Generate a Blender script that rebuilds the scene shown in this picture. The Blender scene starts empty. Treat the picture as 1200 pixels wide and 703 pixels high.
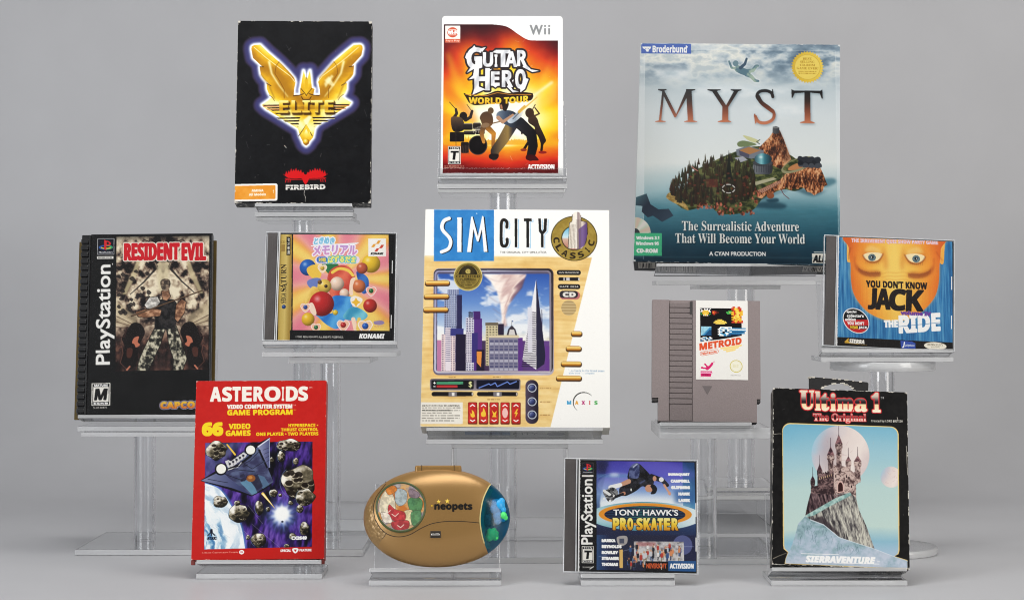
# Tabletop display of boxed games on clear acrylic stands, built object by object.
import bpy, bmesh, math, random
import numpy as np
from mathutils import Vector, Matrix, Euler

SC = bpy.context.scene
COL = SC.collection
S = 0.00095            # metres per unit of layout, measured at the front row
D = 2.1                # camera distance to the front row
HC = 336 * S           # camera height above the sweep
R = math.radians

# ------------------------------------------------------------------ camera, world, lamps, exposure
cam = bpy.data.cameras.new('camera')
cam.sensor_width = 36.0
cam.lens = 36.0 * D / (1200 * S)
cam.clip_start, cam.clip_end = 0.05, 100.0
cam_o = bpy.data.objects.new('camera', cam)
COL.objects.link(cam_o)
cam_o.location = (0, -D, HC)
cam_o.rotation_euler = (R(90), 0, 0)
SC.camera = cam_o

world = bpy.data.worlds.new('World')
SC.world = world
world.use_nodes = True
bgn = world.node_tree.nodes['Background']
bgn.inputs[0].default_value = (0.93, 0.96, 1.0, 1)
bgn.inputs[1].default_value = 0.06

def area_light(name, loc, target, sx, sy, power, color):
    l = bpy.data.lights.new(name, 'AREA')
    l.shape = 'RECTANGLE'; l.size = sx; l.size_y = sy; l.energy = power; l.color = color
    o = bpy.data.objects.new(name, l); COL.objects.link(o)
    o.location = loc
    o.rotation_euler = (Vector(target) - Vector(loc)).to_track_quat('-Z', 'Y').to_euler()
    return o
area_light('softbox_light', (-1.75, -1.45, 0.88), (0.0, -0.05, 0.22), 0.95, 1.65, 33, (0.95, 0.975, 1.0))
area_light('softbox_light', (1.85, -1.3, 0.86), (0.1, 0.05, 0.22), 0.95, 1.65, 30.5, (1.0, 0.965, 0.91))
area_light('overhead_light', (0.05, -0.25, 2.0), (0.0, -0.2, 0.0), 1.7, 0.8, 25, (1.0, 0.99, 0.97))

SC.view_settings.view_transform = 'Standard'
SC.view_settings.look = 'None'
SC.view_settings.exposure = 0.0
SC.view_settings.gamma = 1.0
SC.view_settings.use_curve_mapping = False
cy = SC.cycles
cy.use_denoising = True
cy.pixel_filter_type = 'BLACKMAN_HARRIS'; cy.filter_width = 0.95
cy.max_bounces = 24; cy.transparent_max_bounces = 40; cy.transmission_bounces = 16; cy.glossy_bounces = 6; cy.diffuse_bounces = 4
cy.caustics_refractive = True; cy.caustics_reflective = False
cy.sample_clamp_indirect = 4.0

# ------------------------------------------------------------------ materials
def lin(c):
    c = np.asarray(c, float) / 255.0
    return np.where(c <= 0.04045, c / 12.92, ((c + 0.055) / 1.055) ** 2.4)

def mat(name, rgb, rough=0.45, noise=0.0, nscale=60.0, metal=0.0, bump=0.0, coat=0.0, spec=0.5, trans=0.0, alpha=1.0):
    """Principled surface whose colour and roughness vary a little with a noise texture."""
    m = bpy.data.materials.new(name); m.use_nodes = True
    nt = m.node_tree; b = nt.nodes['Principled BSDF']
    c = (*lin(rgb), 1)
    b.inputs['Metallic'].default_value = metal
    b.inputs['Roughness'].default_value = rough
    b.inputs['Coat Weight'].default_value = coat
    b.inputs['Specular IOR Level'].default_value = spec
    b.inputs['Transmission Weight'].default_value = trans
    b.inputs['Alpha'].default_value = alpha
    tc = nt.nodes.new('ShaderNodeTexCoord')
    n = nt.nodes.new('ShaderNodeTexNoise'); n.inputs['Scale'].default_value = nscale; n.inputs['Detail'].default_value = 5
    nt.links.new(tc.outputs['Object'], n.inputs['Vector'])
    mx = nt.nodes.new('ShaderNodeMix'); mx.data_type = 'RGBA'; mx.blend_type = 'MULTIPLY'
    mx.inputs[0].default_value = 1.0
    mx.inputs[6].default_value = c
    rp = nt.nodes.new('ShaderNodeMapRange'); rp.inputs[1].default_value = 0.3; rp.inputs[2].default_value = 0.7
    rp.inputs[3].default_value = 1.0 - noise; rp.inputs[4].default_value = 1.0 + noise
    nt.links.new(n.outputs['Fac'], rp.inputs[0])
    nt.links.new(rp.outputs[0], mx.inputs[7])
    nt.links.new(mx.outputs[2], b.inputs['Base Color'])
    if bump:
        bp = nt.nodes.new('ShaderNodeBump'); bp.inputs['Strength'].default_value = bump; bp.inputs['Distance'].default_value = 0.001
        nt.links.new(n.outputs['Fac'], bp.inputs['Height']); nt.links.new(bp.outputs[0], b.inputs['Normal'])
    return m

def clear_mat(name, tint=(0.97, 0.975, 0.98), gloss_rough=0.04, milk=0.0, body=(0.9, 0.92, 0.94)):
    """Clear acrylic sheet: passes light, mirrors a little by Fresnel, with a trace of milky scatter."""
    m = bpy.data.materials.new(name); m.use_nodes = True
    nt = m.node_tree; nt.nodes.clear()
    out = nt.nodes.new('ShaderNodeOutputMaterial')
    tr = nt.nodes.new('ShaderNodeBsdfTransparent'); tr.inputs[0].default_value = (*tint, 1)
    gl = nt.nodes.new('ShaderNodeBsdfGlossy'); gl.inputs['Roughness'].default_value = gloss_rough
    df = nt.nodes.new('ShaderNodeBsdfDiffuse'); df.inputs[0].default_value = (*body, 1)
    fr = nt.nodes.new('ShaderNodeFresnel')
    ge = nt.nodes.new('ShaderNodeNewGeometry'); io = nt.nodes.new('ShaderNodeMapRange')     # same reflectance on the inner side of each face
    io.inputs[3].default_value = 1.49; io.inputs[4].default_value = 1 / 1.49
    nt.links.new(ge.outputs['Backfacing'], io.inputs[0]); nt.links.new(io.outputs[0], fr.inputs[0])
    n = nt.nodes.new('ShaderNodeTexNoise'); n.inputs['Scale'].default_value = 35; n.inputs['Detail'].default_value = 6
    tc = nt.nodes.new('ShaderNodeTexCoord'); nt.links.new(tc.outputs['Object'], n.inputs['Vector'])
    mr = nt.nodes.new('ShaderNodeMapRange'); mr.inputs[1].default_value = 0.35; mr.inputs[2].default_value = 0.75
    mr.inputs[3].default_value = milk * 0.7; mr.inputs[4].default_value = milk * 1.3
    nt.links.new(n.outputs['Fac'], mr.inputs[0])
    m1 = nt.nodes.new('ShaderNodeMixShader'); nt.links.new(mr.outputs[0], m1.inputs[0])
    nt.links.new(tr.outputs[0], m1.inputs[1]); nt.links.new(df.outputs[0], m1.inputs[2])
    m2 = nt.nodes.new('ShaderNodeMixShader'); nt.links.new(fr.outputs[0], m2.inputs[0])
    nt.links.new(m1.outputs[0], m2.inputs[1]); nt.links.new(gl.outputs[0], m2.inputs[2])
    nt.links.new(m2.outputs[0], out.inputs[0])
    return m

def glass_mat(name, rough=0.0, rim_glow=0.0):
    m = bpy.data.materials.new(name); m.use_nodes = True
    b = m.node_tree.nodes['Principled BSDF']; b.inputs['Transmission Weight'].default_value = 1; b.inputs['IOR'].default_value = 1.49
    b.inputs['Base Color'].default_value = (.975, .982, .99, 1)
    b.inputs['Transmission Weight'].default_value = 1 - rim_glow        # pale diffuse share imitates the light gathered in polished rims
    nt = m.node_tree; tc = nt.nodes.new('ShaderNodeTexCoord'); n = nt.nodes.new('ShaderNodeTexNoise'); n.inputs['Scale'].default_value = 40; n.inputs['Detail'].default_value = 6
    mr = nt.nodes.new('ShaderNodeMapRange'); mr.inputs[1].default_value = .45; mr.inputs[2].default_value = .8; mr.inputs[3].default_value = rough; mr.inputs[4].default_value = rough + .05      # faint handling smears
    nt.links.new(tc.outputs['Object'], n.inputs['Vector']); nt.links.new(n.outputs['Fac'], mr.inputs[0]); nt.links.new(mr.outputs[0], b.inputs['Roughness'])
    return m
ACR = glass_mat('clear_acrylic')
ACR_EDGE = glass_mat('polished_acrylic_edge', .1, .42)
ACR_TUBE = glass_mat('clear_acrylic_tube')
CASE_CLEAR = clear_mat('clear_polystyrene', tint=(0.99, 0.99, 0.99), milk=0.004)
CASE_EDGE = clear_mat('clear_polystyrene_edge', tint=(0.95, 0.95, 0.95), milk=0.62, gloss_rough=0.1)

def print_mat(name, rough=0.38, coat=0.12, spec=0.22, grain=0.015):
    """Printed card or paper: the ink colours are stored on the mesh."""
    m = bpy.data.materials.new(name); m.use_nodes = True
    nt = m.node_tree; b = nt.nodes['Principled BSDF']
    at = nt.nodes.new('ShaderNodeAttribute'); at.attribute_name = 'ink'
    tc = nt.nodes.new('ShaderNodeTexCoord')
    n = nt.nodes.new('ShaderNodeTexNoise'); n.inputs['Scale'].default_value = 900; n.inputs['Detail'].default_value = 2
    nt.links.new(tc.outputs['Object'], n.inputs['Vector'])
    mr = nt.nodes.new('ShaderNodeMapRange'); mr.inputs[3].default_value = 1 - grain * 3; mr.inputs[4].default_value = 1 + grain * 3
    nt.links.new(n.outputs['Fac'], mr.inputs[0])
    mx = nt.nodes.new('ShaderNodeMix'); mx.data_type = 'RGBA'; mx.blend_type = 'MULTIPLY'; mx.inputs[0].default_value = 1
    nt.links.new(at.outputs['Color'], mx.inputs[6]); nt.links.new(mr.outputs[0], mx.inputs[7])
    nt.links.new(mx.outputs[2], b.inputs['Base Color'])
    n2 = nt.nodes.new('ShaderNodeTexNoise'); n2.inputs['Scale'].default_value = 40; n2.inputs['Detail'].default_value = 4
    nt.links.new(tc.outputs['Object'], n2.inputs['Vector'])
    m3 = nt.nodes.new('ShaderNodeMapRange'); m3.inputs[3].default_value = rough - 0.08; m3.inputs[4].default_value = rough + 0.12
    nt.links.new(n2.outputs['Fac'], m3.inputs[0]); nt.links.new(m3.outputs[0], b.inputs['Roughness'])
    b.inputs['Coat Weight'].default_value = coat; b.inputs['Coat Roughness'].default_value = 0.15
    b.inputs['Specular IOR Level'].default_value = spec
    bp = nt.nodes.new('ShaderNodeBump'); bp.inputs['Strength'].default_value = 0.12; bp.inputs['Distance'].default_value = 0.0006
    nt.links.new(n2.outputs['Fac'], bp.inputs['Height']); nt.links.new(bp.outputs[0], b.inputs['Normal'])
    return m
CARD = print_mat('printed_card')
GLOSSY_CARD = print_mat('glossy_printed_card', rough=0.3, coat=0.3, spec=0.25)
PAPER = print_mat('printed_paper', rough=0.5, coat=0.0, spec=0.12)

# ------------------------------------------------------------------ mesh helpers
def link(name, me, parent=None):
    o = bpy.data.objects.new(name, me); COL.objects.link(o)
    if parent is not None: o.parent = parent
    return o

def obj(name, bm, m, parent=None, smooth=False, mats=None, recalc=True):
    me = bpy.data.meshes.new(name)
    if recalc: bmesh.ops.recalc_face_normals(bm, faces=bm.faces[:])
    bm.to_mesh(me); bm.free()
    for mm in (mats or [m]): me.materials.append(mm)
    if smooth:
        for p in me.polygons: p.use_smooth = True
    return link(name, me, parent)

def add_box(bm, x0, x1, y0, y1, z0, z1, bev=0.0, seg=2, M=None, mi=0):
    r = bmesh.ops.create_cube(bm, size=1.0)
    vs = r['verts']
    for v in vs:
        v.co = Vector((x0 + (v.co.x + .5) * (x1 - x0), y0 + (v.co.y + .5) * (y1 - y0), z0 + (v.co.z + .5) * (z1 - z0)))
    fs = list({f for v in vs for f in v.link_faces})
    if bev:
        es = list({e for v in vs for e in v.link_edges})
        rr = bmesh.ops.bevel(bm, geom=es, offset=bev, segments=seg, affect='EDGES', profile=0.5)
        fs = list({f for f in rr['faces']} | {f for f in fs if f.is_valid})
        vs = list({v for f in fs for v in f.verts})
        fs = list({f for v in vs for f in v.link_faces})
    for f in fs: f.material_index = mi
    if M is not None:
        for v in vs: v.co = M @ v.co
    return fs

def box(name, x0, x1, y0, y1, z0, z1, m, parent=None, bev=0.0, seg=2, M=None):
    bm = bmesh.new(); add_box(bm, x0, x1, y0, y1, z0, z1, bev, seg, M)
    return obj(name, bm, m, parent)

def sheet(name, x0, x1, y0, y1, z0, z1, thin, parent, M=None, bev=0.0006):
    """Acrylic sheet: clear broad faces, brighter polished rims. thin = axis index of the thickness."""
    bm = bmesh.new(); add_box(bm, x0, x1, y0, y1, z0, z1, bev, 2)
    bm.normal_update()
    for f in bm.faces: f.material_index = 0 if abs(f.normal[thin]) > 0.9 else 1
    if M is not None:
        for v in bm.verts: v.co = M @ v.co
    return obj(name, bm, None, parent, mats=[ACR, ACR_EDGE])

def add_lathe(bm, prof, n=48, M=None, closed=False, mi=0):
    rings = []
    for r, z in prof:
        ring = []
        for k in range(n):
            a = 2 * math.pi * k / n
            p = Vector((r * math.cos(a), r * math.sin(a), z))
            ring.append(bm.verts.new(M @ p if M is not None else p))
        rings.append(ring)
    rr = rings + ([rings[0]] if closed else [])
    for a, b in zip(rr[:-1], rr[1:]):
        for k in range(n):
            f = bm.faces.new((a[k], a[(k + 1) % n], b[(k + 1) % n], b[k])); f.material_index = mi; f.smooth = True
    if not closed:
        for ring in (rings[0], rings[-1]):
            f = bm.faces.new(ring); f.material_index = mi
    return rings

def add_prism(bm, pts, y0, y1, mi=0):
    """Outline in the x-z plane, thickened along y."""
    a = [bm.verts.new((x, y0, z)) for x, z in pts]; b = [bm.verts.new((x, y1, z)) for x, z in pts]
    n = len(pts); fs = [bm.faces.new(a), bm.faces.new(b[::-1])]
    for k in range(n): fs.append(bm.faces.new((a[k], b[k], b[(k + 1) % n], a[(k + 1) % n])))
    for f in fs: f.material_index = mi
    return fs

def thing(name, label, cat, loc=(0, 0, 0), rot=None, group=None):
    o = bpy.data.objects.new(name, None); COL.objects.link(o)
    o.empty_display_size = 0.02; o.location = loc
    if rot is not None: o.rotation_mode = 'YXZ'; o.rotation_euler = rot
    o['label'] = label; o['category'] = cat
    if group: o['group'] = group
    return o

# ------------------------------------------------------------------ setting: one grey paper sweep, floor curving up into the backdrop
def sweep():
    bm = bmesh.new()
    prof = [(-3.2, 0.0), (-1.0, 0.0), (0.9, 0.0)]
    r, y0 = 0.55, 0.9
    for k in range(1, 25):
        a = k / 24 * math.pi / 2
        prof.append((y0 + r * math.sin(a), r - r * math.cos(a)))
    prof.append((y0 + r, 3.2))
    xs = np.linspace(-3.2, 3.2, 9)
    rows = [[bm.verts.new((x, y, z)) for x in xs] for y, z in prof]
    for a, b in zip(rows[:-1], rows[1:]):
        for k in range(len(xs) - 1):
            bm.faces.new((a[k], a[k + 1], b[k + 1], b[k])).smooth = True
    m = mat('grey_paper', (190, 190, 193), rough=0.42, noise=0.025, nscale=7, spec=0.45, bump=0.25)
    o = obj('backdrop_sweep', bm, m); o['kind'] = 'structure'; o['label'] = 'seamless grey paper sweep under and behind the display'
    return o
sweep()

# ------------------------------------------------------------------ the clear stands
EZ = 'clear acrylic easels under the games'
RZ = 'clear acrylic risers behind the front row'
def fx(px, d): return (px - 600) * S * (1 + d / D)
def fz(py, d): return HC - (py - 351.5) * S * (1 + d / D)
def fd(py): return (HC / ((py - 351.5) * S) - 1) * D      # depth of a point on the floor

def easel(label, x0, x1, d, z_item, tilt, h, depth=0.03, panel=0.09, lip=0.0, pan=None):
    """Ledge for the item, foot plate below it and a sloping back panel. z_item: height of the item's lower front edge, h: easel height below it."""
    zf = z_item - h
    W = x1 - x0; xc = (x0 + x1) / 2
    t = thing('display_easel', label, 'display easel', (xc, d - 0.004, zf), group=EZ)
    ct, st = math.cos(tilt), math.sin(tilt)
    M = Matrix.Translation((0, 0.004, h)) @ Matrix.Rotation(-tilt, 4, 'X')
    th = 0.0046
    ln = max(0.02, min(depth + 0.002, (h - 0.0065 - th) / max(st, .05) + 0.004))
    sheet('ledge', -W / 2, W / 2, -0.004, ln, -th - 0.0004, -0.0004, 2, t, M)
    if lip: sheet('lip', -W / 2, W / 2, -0.0075, -0.0044, -th, lip, 1, t, M)
    px0, px1 = pan if pan else (-W / 2, W / 2)
    sheet('back_panel', px0, px1, depth + 0.0025, depth + 0.0055, 0.0, panel, 1, t, M)
    sheet('foot_plate', -W / 2 - 0.0006, W / 2 + 0.0006, 0.0, 0.075, 0.0, 0.0062, 2, t)
    return t

def tube(name, x, y, z0, z1, r, parent, wall=0.0032):
    bm = bmesh.new()
    e = .0006
    add_lathe(bm, [(r, z0), (r, z0 + e), (r, z1 - e), (r, z1), (r - wall, z1), (r - wall, z1 - e), (r - wall, z0 + e), (r - wall, z0)], 72, Matrix.Translation((x, y, 0)), closed=True)
    bm.normal_update()
    for f in bm.faces:
        if abs(f.normal.z) > .5:      # square-cut ends
            f.smooth = False
            for ed in f.edges: ed.smooth = False
    o = obj(name, bm, None, parent, mats=[ACR_TUBE], recalc=False)
    return o

def riser(label, top, col_, base, zt, zb=0.0, tt=0.0055, bt=0.0075):
    """top/base: (x0,x1,y0,y1); col_: (x,y,r); zt: height of the plate's upper face."""
    t = thing('display_riser', label, 'display riser', (col_[0], col_[1], zb), group=RZ)
    ox, oy = col_[0], col_[1]
    sheet('top_plate', top[0] - ox, top[1] - ox, top[2] - oy, top[3] - oy, zt - tt - zb, zt - zb - 0.0003, 2, t)
    tube('column', 0, 0, bt + 0.0002, zt - tt - zb - 0.0004, col_[2], t)
    sheet('base_plate', base[0] - ox, base[1] - ox, base[2] - oy, base[3] - oy, 0.0004, bt, 2, t)
    return t
# ------------------------------------------------------------------ where each game stands: x, y, z of the lower front edge, width, height, yaw, backward tilt, roll
POSE = {
'elite': (-0.2878, 0.493, 0.4521, 0.1866, 0.2601, 1.9, 9.7, 0.03),
'wii': (-0.0135, 0.420, 0.4851, 0.1641, 0.2249, -0.2, 12.0, 0.07),
'myst': (0.3120, 0.525, 0.3698, 0.2851, 0.3309, -5.3, 16.2, 1.32),
're': (-0.4658, 0.284, 0.1747, 0.1683, 0.2357, 2.7, 13.1, -0.71),
'saturn': (-0.2308, 0.273, 0.2675, 0.1673, 0.1424, 0.3, 13.9, 0.29),
'sim': (0.0038, 0.200, 0.1643, 0.2313, 0.2789, -0.8, 15.7, 0.37),
'met': (0.2380, 0.210, 0.1703, 0.1336, 0.1515, -1.4, 11.6, 0.78),
'jack': (0.4650, 0.231, 0.2591, 0.1622, 0.1424, -3.0, 13.2, 2.57),
'ast': (-0.2915, 0.063, 0.0222, 0.1520, 0.2081, 1.5, 13.3, -0.23),
'neo': (-0.0845, 0.011, 0.0204, 0.1648, 0.1107, 0.2, 11.9, -0.11),
'tony': (0.1329, 0.011, 0.0137, 0.1512, 0.1291, -0.6, 13.8, 0.90),
'ult': (0.3679, 0.011, 0.0209, 0.1530, 0.2032, -2.5, 16.3, 1.85),
}
def place(key, name, label, cat, group=None):
    x, y, z, W, H, yw, tl, ro = POSE[key]
    return thing(name, label, cat, (x, y, z), (-R(tl), R(ro), R(yw)), group)

def ez(key, px0, px1, pbot, label, depth, **k):
    x, y, z, W, H, yw, tl, ro = POSE[key]
    d = y
    zb = fz(pbot, d) if pbot else 0.0004
    e = easel(label, fx(px0, d), fx(px1, d), d, z - 0.0006, R(tl), z - 0.0006 - zb, depth, **k)
    return zb

def rz(key, label, plate, colx, base, bf, bb, d0, d1, zt, ztop_d=None, zb=0.0004, **k):
    """plate/base: layout x spans; colx: column span; bf, bb: depth of base front/back; d0, d1: depth of plate front/back."""
    dc = (bf + bb) / 2
    cx0, cx1 = fx(colx[0], dc), fx(colx[1], dc)
    return riser(label, (fx(plate[0], d0), fx(plate[1], d0), d0, d1), ((cx0 + cx1) / 2, dc, (cx1 - cx0) / 2), (fx(base[0], bf), fx(base[1], bf), bf, bb), zt, zb, **k)

# front row, easels straight on the sweep
ez('ast', 231, 377, None, 'clear easel on the floor holding the red box', 0.024)
ez('neo', 433, 587, None, 'low clear easel on the floor under the gold oval toy', 0.03, panel=0.098, pan=(-0.0705, 0.072))
ez('tony', 681, 790, None, 'narrow clear easel on the floor under the skateboarding disc case', 0.0115)
ez('ult', 904, 1062, None, 'clear easel on the floor under the black castle box', 0.03)

# risers and the easels on top of them
z = ez('re', 92, 249, 505, 'clear easel on a riser under the ribbed black long case', 0.022)
rz('re', 'clear riser on one wide column at the far left, behind the red box', (95, 251), (157, 182), (88, 262), fd(651), fd(629.5), 0.262, 0.42, z)
z = ez('saturn', 308, 465, 418, 'clear easel under the disc case with gold spine', 0.0115)
rz('saturn', 'clear riser with square top under the disc case with gold spine', (338, 434), (375, 399), (335, 425), fd(652), fd(630), 0.28, 0.42, z, tt=0.0085, bt=0.009)
z = ez('elite', 299, 413, 254, 'clear easel high on a riser under the black box with gold emblem', 0.03)
rz('elite', 'tall clear riser under the black box with gold emblem', (300, 412), (343, 368), (292, 430), fd(626), fd(603), 0.495, 0.64, z, tt=0.005, bt=0.02)
z = ez('wii', 513, 664, 221.5, 'clear easel with front lip at the top middle under the white game case', 0.0135, lip=0.009)
rz('wii', 'tallest clear riser, in the middle behind the white city box', (513, 662), (573, 606), (520, 672), fd(640), fd(612), 0.42, 0.56, z)
z = ez('sim', 500, 706, 520, 'wide clear easel under the large white city box', 0.042)
zs = z
z = ez('myst', 769, 961, 334, 'wide clear easel under the large island box', 0.042)
rz('myst', 'clear riser with small top plate on a low clear plinth, under the island box', (820, 915), (852, 884), (838, 912), 0.535, 0.70, 0.535, 0.68, z, zb=0.0525, bt=0.005)
z = ez('met', 773, 880, 501, 'clear easel under the grey game cartridge', 0.018)
rz('met', 'clear riser with thick top plate under the grey game cartridge', (773, 903), (809, 840), (765, 935), fd(662), fd(636), 0.215, 0.36, z, tt=0.014)
zj = ez('jack', 962, 1116, 424, 'clear easel at the far right on a round riser', 0.0115)

# bridge-shaped riser of bent sheet under the city box
d0 = 0.205; d1 = 0.345
t = thing('display_riser', 'clear bridge riser with two side walls under the white city box', 'display riser', (fx(598, d0), d0, 0.0004), group=RZ)
hx0, hx1 = fx(529, d0) - fx(598, d0), fx(666, d0) - fx(598, d0)
sheet('top_plate', hx0, hx1, 0, d1 - d0, zs - 0.006, zs - 0.0006, 2, t)
sheet('side_wall', hx0, hx0 + 0.003, 0.001, d1 - d0 - 0.001, 0.0078, zs - 0.0064, 0, t)
sheet('side_wall', hx1 - 0.003, hx1, 0.001, d1 - d0 - 0.001, 0.0078, zs - 0.0064, 0, t)
sheet('base_plate', hx0 - 0.02, hx1 + 0.04, -0.022, d1 - d0 + 0.04, 0, 0.0074, 2, t)

# low plinth under the island riser
t = thing('display_plinth', 'low hollow clear plinth behind the cartridge riser, carrying a riser', 'display plinth', (fx(850, .48), 0.48, 0.0004))
px0, px1 = fx(762, .48) - fx(850, .48), fx(915, .48) - fx(850, .48)
sheet('top_plate', px0, px1, 0, 0.24, 0.046, 0.0515, 2, t)
sheet('front_wall', px0, px1, 0.0, 0.004, 0.0, 0.0455, 1, t)
sheet('back_wall', px0, px1, 0.236, 0.24, 0.0, 0.0455, 1, t)
sheet('side_wall', px0, px0 + 0.004, 0.0045, 0.2355, 0.0, 0.0455, 0, t)
sheet('side_wall', px1 - 0.004, px1, 0.0045, 0.2355, 0.0, 0.0455, 0, t)

# round riser at the right
dc = fd(647)
t = thing('display_riser', 'clear riser with round top and round foot at the far right', 'display riser', (fx(1034, dc), dc, 0.0004), group=RZ)
def disc(name, r, z0, z1, parent):
    bm = bmesh.new(); e = 0.001
    add_lathe(bm, [(r - e, z0), (r, z0 + e), (r, z1 - e), (r - e, z1)], 96)
    bm.normal_update()
    for f in bm.faces: f.material_index = 0 if abs(f.normal.z) > 0.9 else 1
    return obj(name, bm, None, parent, mats=[ACR, ACR_EDGE])
disc('top_disc', 0.066, zj - 0.0125, zj - 0.0006, t)
tube('column', 0, 0, 0.0094, zj - 0.013, 0.0155, t)
disc('foot_disc', 0.0685, 0, 0.009, t)
# ------------------------------------------------------------------ print engine: ink laid down cell by cell on a fine grid mesh, split into parts
_GL = {}
def glyphs(s):
    """Triangles of a line of text (n,3,2), fitted so its ink fills the unit square; also its aspect."""
    if s not in _GL:
        c = bpy.data.curves.new('text', 'FONT'); c.body = s; c.resolution_u = 4
        o = bpy.data.objects.new('text', c); COL.objects.link(o)
        me = o.evaluated_get(bpy.context.evaluated_depsgraph_get()).to_mesh()
        me.calc_loop_triangles()
        v = np.array([q.co[:2] for q in me.vertices], float)
        t = np.array([q.vertices[:] for q in me.loop_triangles], int)
        bpy.data.objects.remove(o); bpy.data.curves.remove(c)
        lo, hi = v.min(0), v.max(0)
        v = (v - lo) / (hi - lo)
        v[:, 1] = 1 - v[:, 1]
        _GL[s] = (v[t], (hi - lo)[0] / (hi - lo)[1])
    return _GL[s]
def _alpha(u, l, d=None):
    def f(s):
        r = ''
        for ch in s:
            if 'A' <= ch <= 'Z': r += chr(u + ord(ch) - 65)
            elif 'a' <= ch <= 'z': r += chr(l + ord(ch) - 97)
            elif d and '0' <= ch <= '9': r += chr(d + ord(ch) - 48)
            else: r += ch
        return r
    return f
bold = _alpha(0x1D5D4, 0x1D5EE, 0x1D7EC)
bolditalic = _alpha(0x1D63C, 0x1D656, 0x1D7EC)
serif = _alpha(0x1D400, 0x1D41A, 0x1D7CE)
black = _alpha(0x1D56C, 0x1D586, 0x1D7CE)

def hom(src, dst):
    A = []
    for (x, y), (u, v) in zip(src, dst):
        A += [[x, y, 1, 0, 0, 0, -u * x, -u * y, -u], [0, 0, 0, x, y, 1, -v * x, -v * y, -v]]
    return np.linalg.svd(np.array(A, float))[2][-1].reshape(3, 3)
def happly(Hm, p):
    p = np.asarray(p, float); q = p[..., 0:1] * Hm[:, 0] + p[..., 1:2] * Hm[:, 1] + Hm[:, 2]
    return q[..., :2] / q[..., 2:3]

def box1(a, r, ax):
    if r < 1: return a
    p = np.pad(a, [(r + 1, r) if i == ax else (0, 0) for i in range(a.ndim)], mode='edge').cumsum(ax)
    n = a.shape[ax]
    return (np.take(p, np.arange(2 * r + 1, 2 * r + 1 + n), ax) - np.take(p, np.arange(0, n), ax)) / (2 * r + 1)
def gblur(a, s):
    r = max(0, int(round(s * 0.95)))
    for _ in range(3): a = box1(box1(a, r, 0), r, 1)
    return a
def dil(m, r):
    """Dilate a boolean mask with a disc of r cells."""
    r = float(r); k = int(r); o = np.zeros_like(m)
    h, w = m.shape
    for dy in range(-k, k + 1):
        q = int(math.sqrt(r * r - dy * dy))
        c = np.pad(m.astype(np.int32), ((0, 0), (q + 1, q))).cumsum(1)
        row = (c[:, 2 * q + 1:2 * q + 1 + w] - c[:, :w]) > 0
        if dy >= 0: o[dy:] |= row[:h - dy]
        else: o[:dy] |= row[-dy:]
    return o

_RS = np.random.RandomState(7)
_LAT = _RS.rand(256, 256)
def vnoise(x, y, seed=0):
    x = x + seed * 17.31; y = y + seed * 9.77
    xi = np.floor(x).astype(int); yi = np.floor(y).astype(int)
    fx_, fy_ = x - xi, y - yi
    fx_ = fx_ * fx_ * (3 - 2 * fx_); fy_ = fy_ * fy_ * (3 - 2 * fy_)
    g = lambda a, b: _LAT[a % 256, b % 256]
    return (g(xi, yi) * (1 - fx_) + g(xi + 1, yi) * fx_) * (1 - fy_) + (g(xi, yi + 1) * (1 - fx_) + g(xi + 1, yi + 1) * fx_) * fy_
def fbm(x, y, seed=0, o=4):
    t = 0; a = 0.5; n = 0
    for k in range(o):
        t = t + a * vnoise(x, y, seed + k * 3); n += a; a *= 0.5; x = x * 2.03; y = y * 2.03
    return t / n
def ramp(t, *stops):
    """stops: (t, (r,g,b)) ..."""
    ts = [s[0] for s in stops]; t = np.clip(t, ts[0], ts[-1])
    return np.stack([np.interp(t, ts, [s[1][k] for s in stops]) for k in range(3)], -1)
def ss(a, b, x): t = np.clip((x - a) / (b - a), 0, 1); return t * t * (3 - 2 * t)
def GY(*st): return lambda X, Y: ramp(Y, *st)
def GX(*st): return lambda X, Y: ramp(X, *st)
def ell(cx, cy_, rx, ry, rot=0, a0=0, a1=360, n=56):
    t = np.radians(np.linspace(a0, a1, n)); c, s_ = math.cos(R(rot)), math.sin(R(rot))
    x, y = rx * np.cos(t), ry * np.sin(t)
    return np.stack([cx + x * c - y * s_, cy_ + x * s_ + y * c], 1)
def rect(x0, y0, x1, y1): return np.array([(x0, y0), (x1, y0), (x1, y1), (x0, y1)], float)
def rrect(x0, y0, x1, y1, r):
    return np.concatenate([ell(x1 - r, y1 - r, r, r, 0, 0, 90, 9), ell(x0 + r, y1 - r, r, r, 0, 90, 180, 9), ell(x0 + r, y0 + r, r, r, 0, 180, 270, 9), ell(x1 - r, y0 + r, r, r, 0, 270, 360, 9)])
def star(cx, cy_, r0, r1, n, rot=-90):
    t = np.radians(rot + np.arange(2 * n) * 180 / n); r = np.where(np.arange(2 * n) % 2 == 0, r0, r1)
    return np.stack([cx + r * np.cos(t), cy_ + r * np.sin(t)], 1)
def spline(pts, n=6, closed=True):
    """Catmull-Rom through the points."""
    p = np.array(pts, float); N = len(p)
    if closed: g = lambda k: p[k % N]
    else: g = lambda k: p[min(max(k, 0), N - 1)]
    o = []
    for k in range(N if closed else N - 1):
        a, b, c, d = g(k - 1), g(k), g(k + 1), g(k + 2)
        for t in np.arange(n) / n:
            o.append(.5 * (2 * b + (c - a) * t + (2 * a - 5 * b + 4 * c - d) * t * t + (3 * b - a - 3 * c + d) * t ** 3))
    if not closed: o.append(p[-1])
    return np.array(o)
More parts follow.
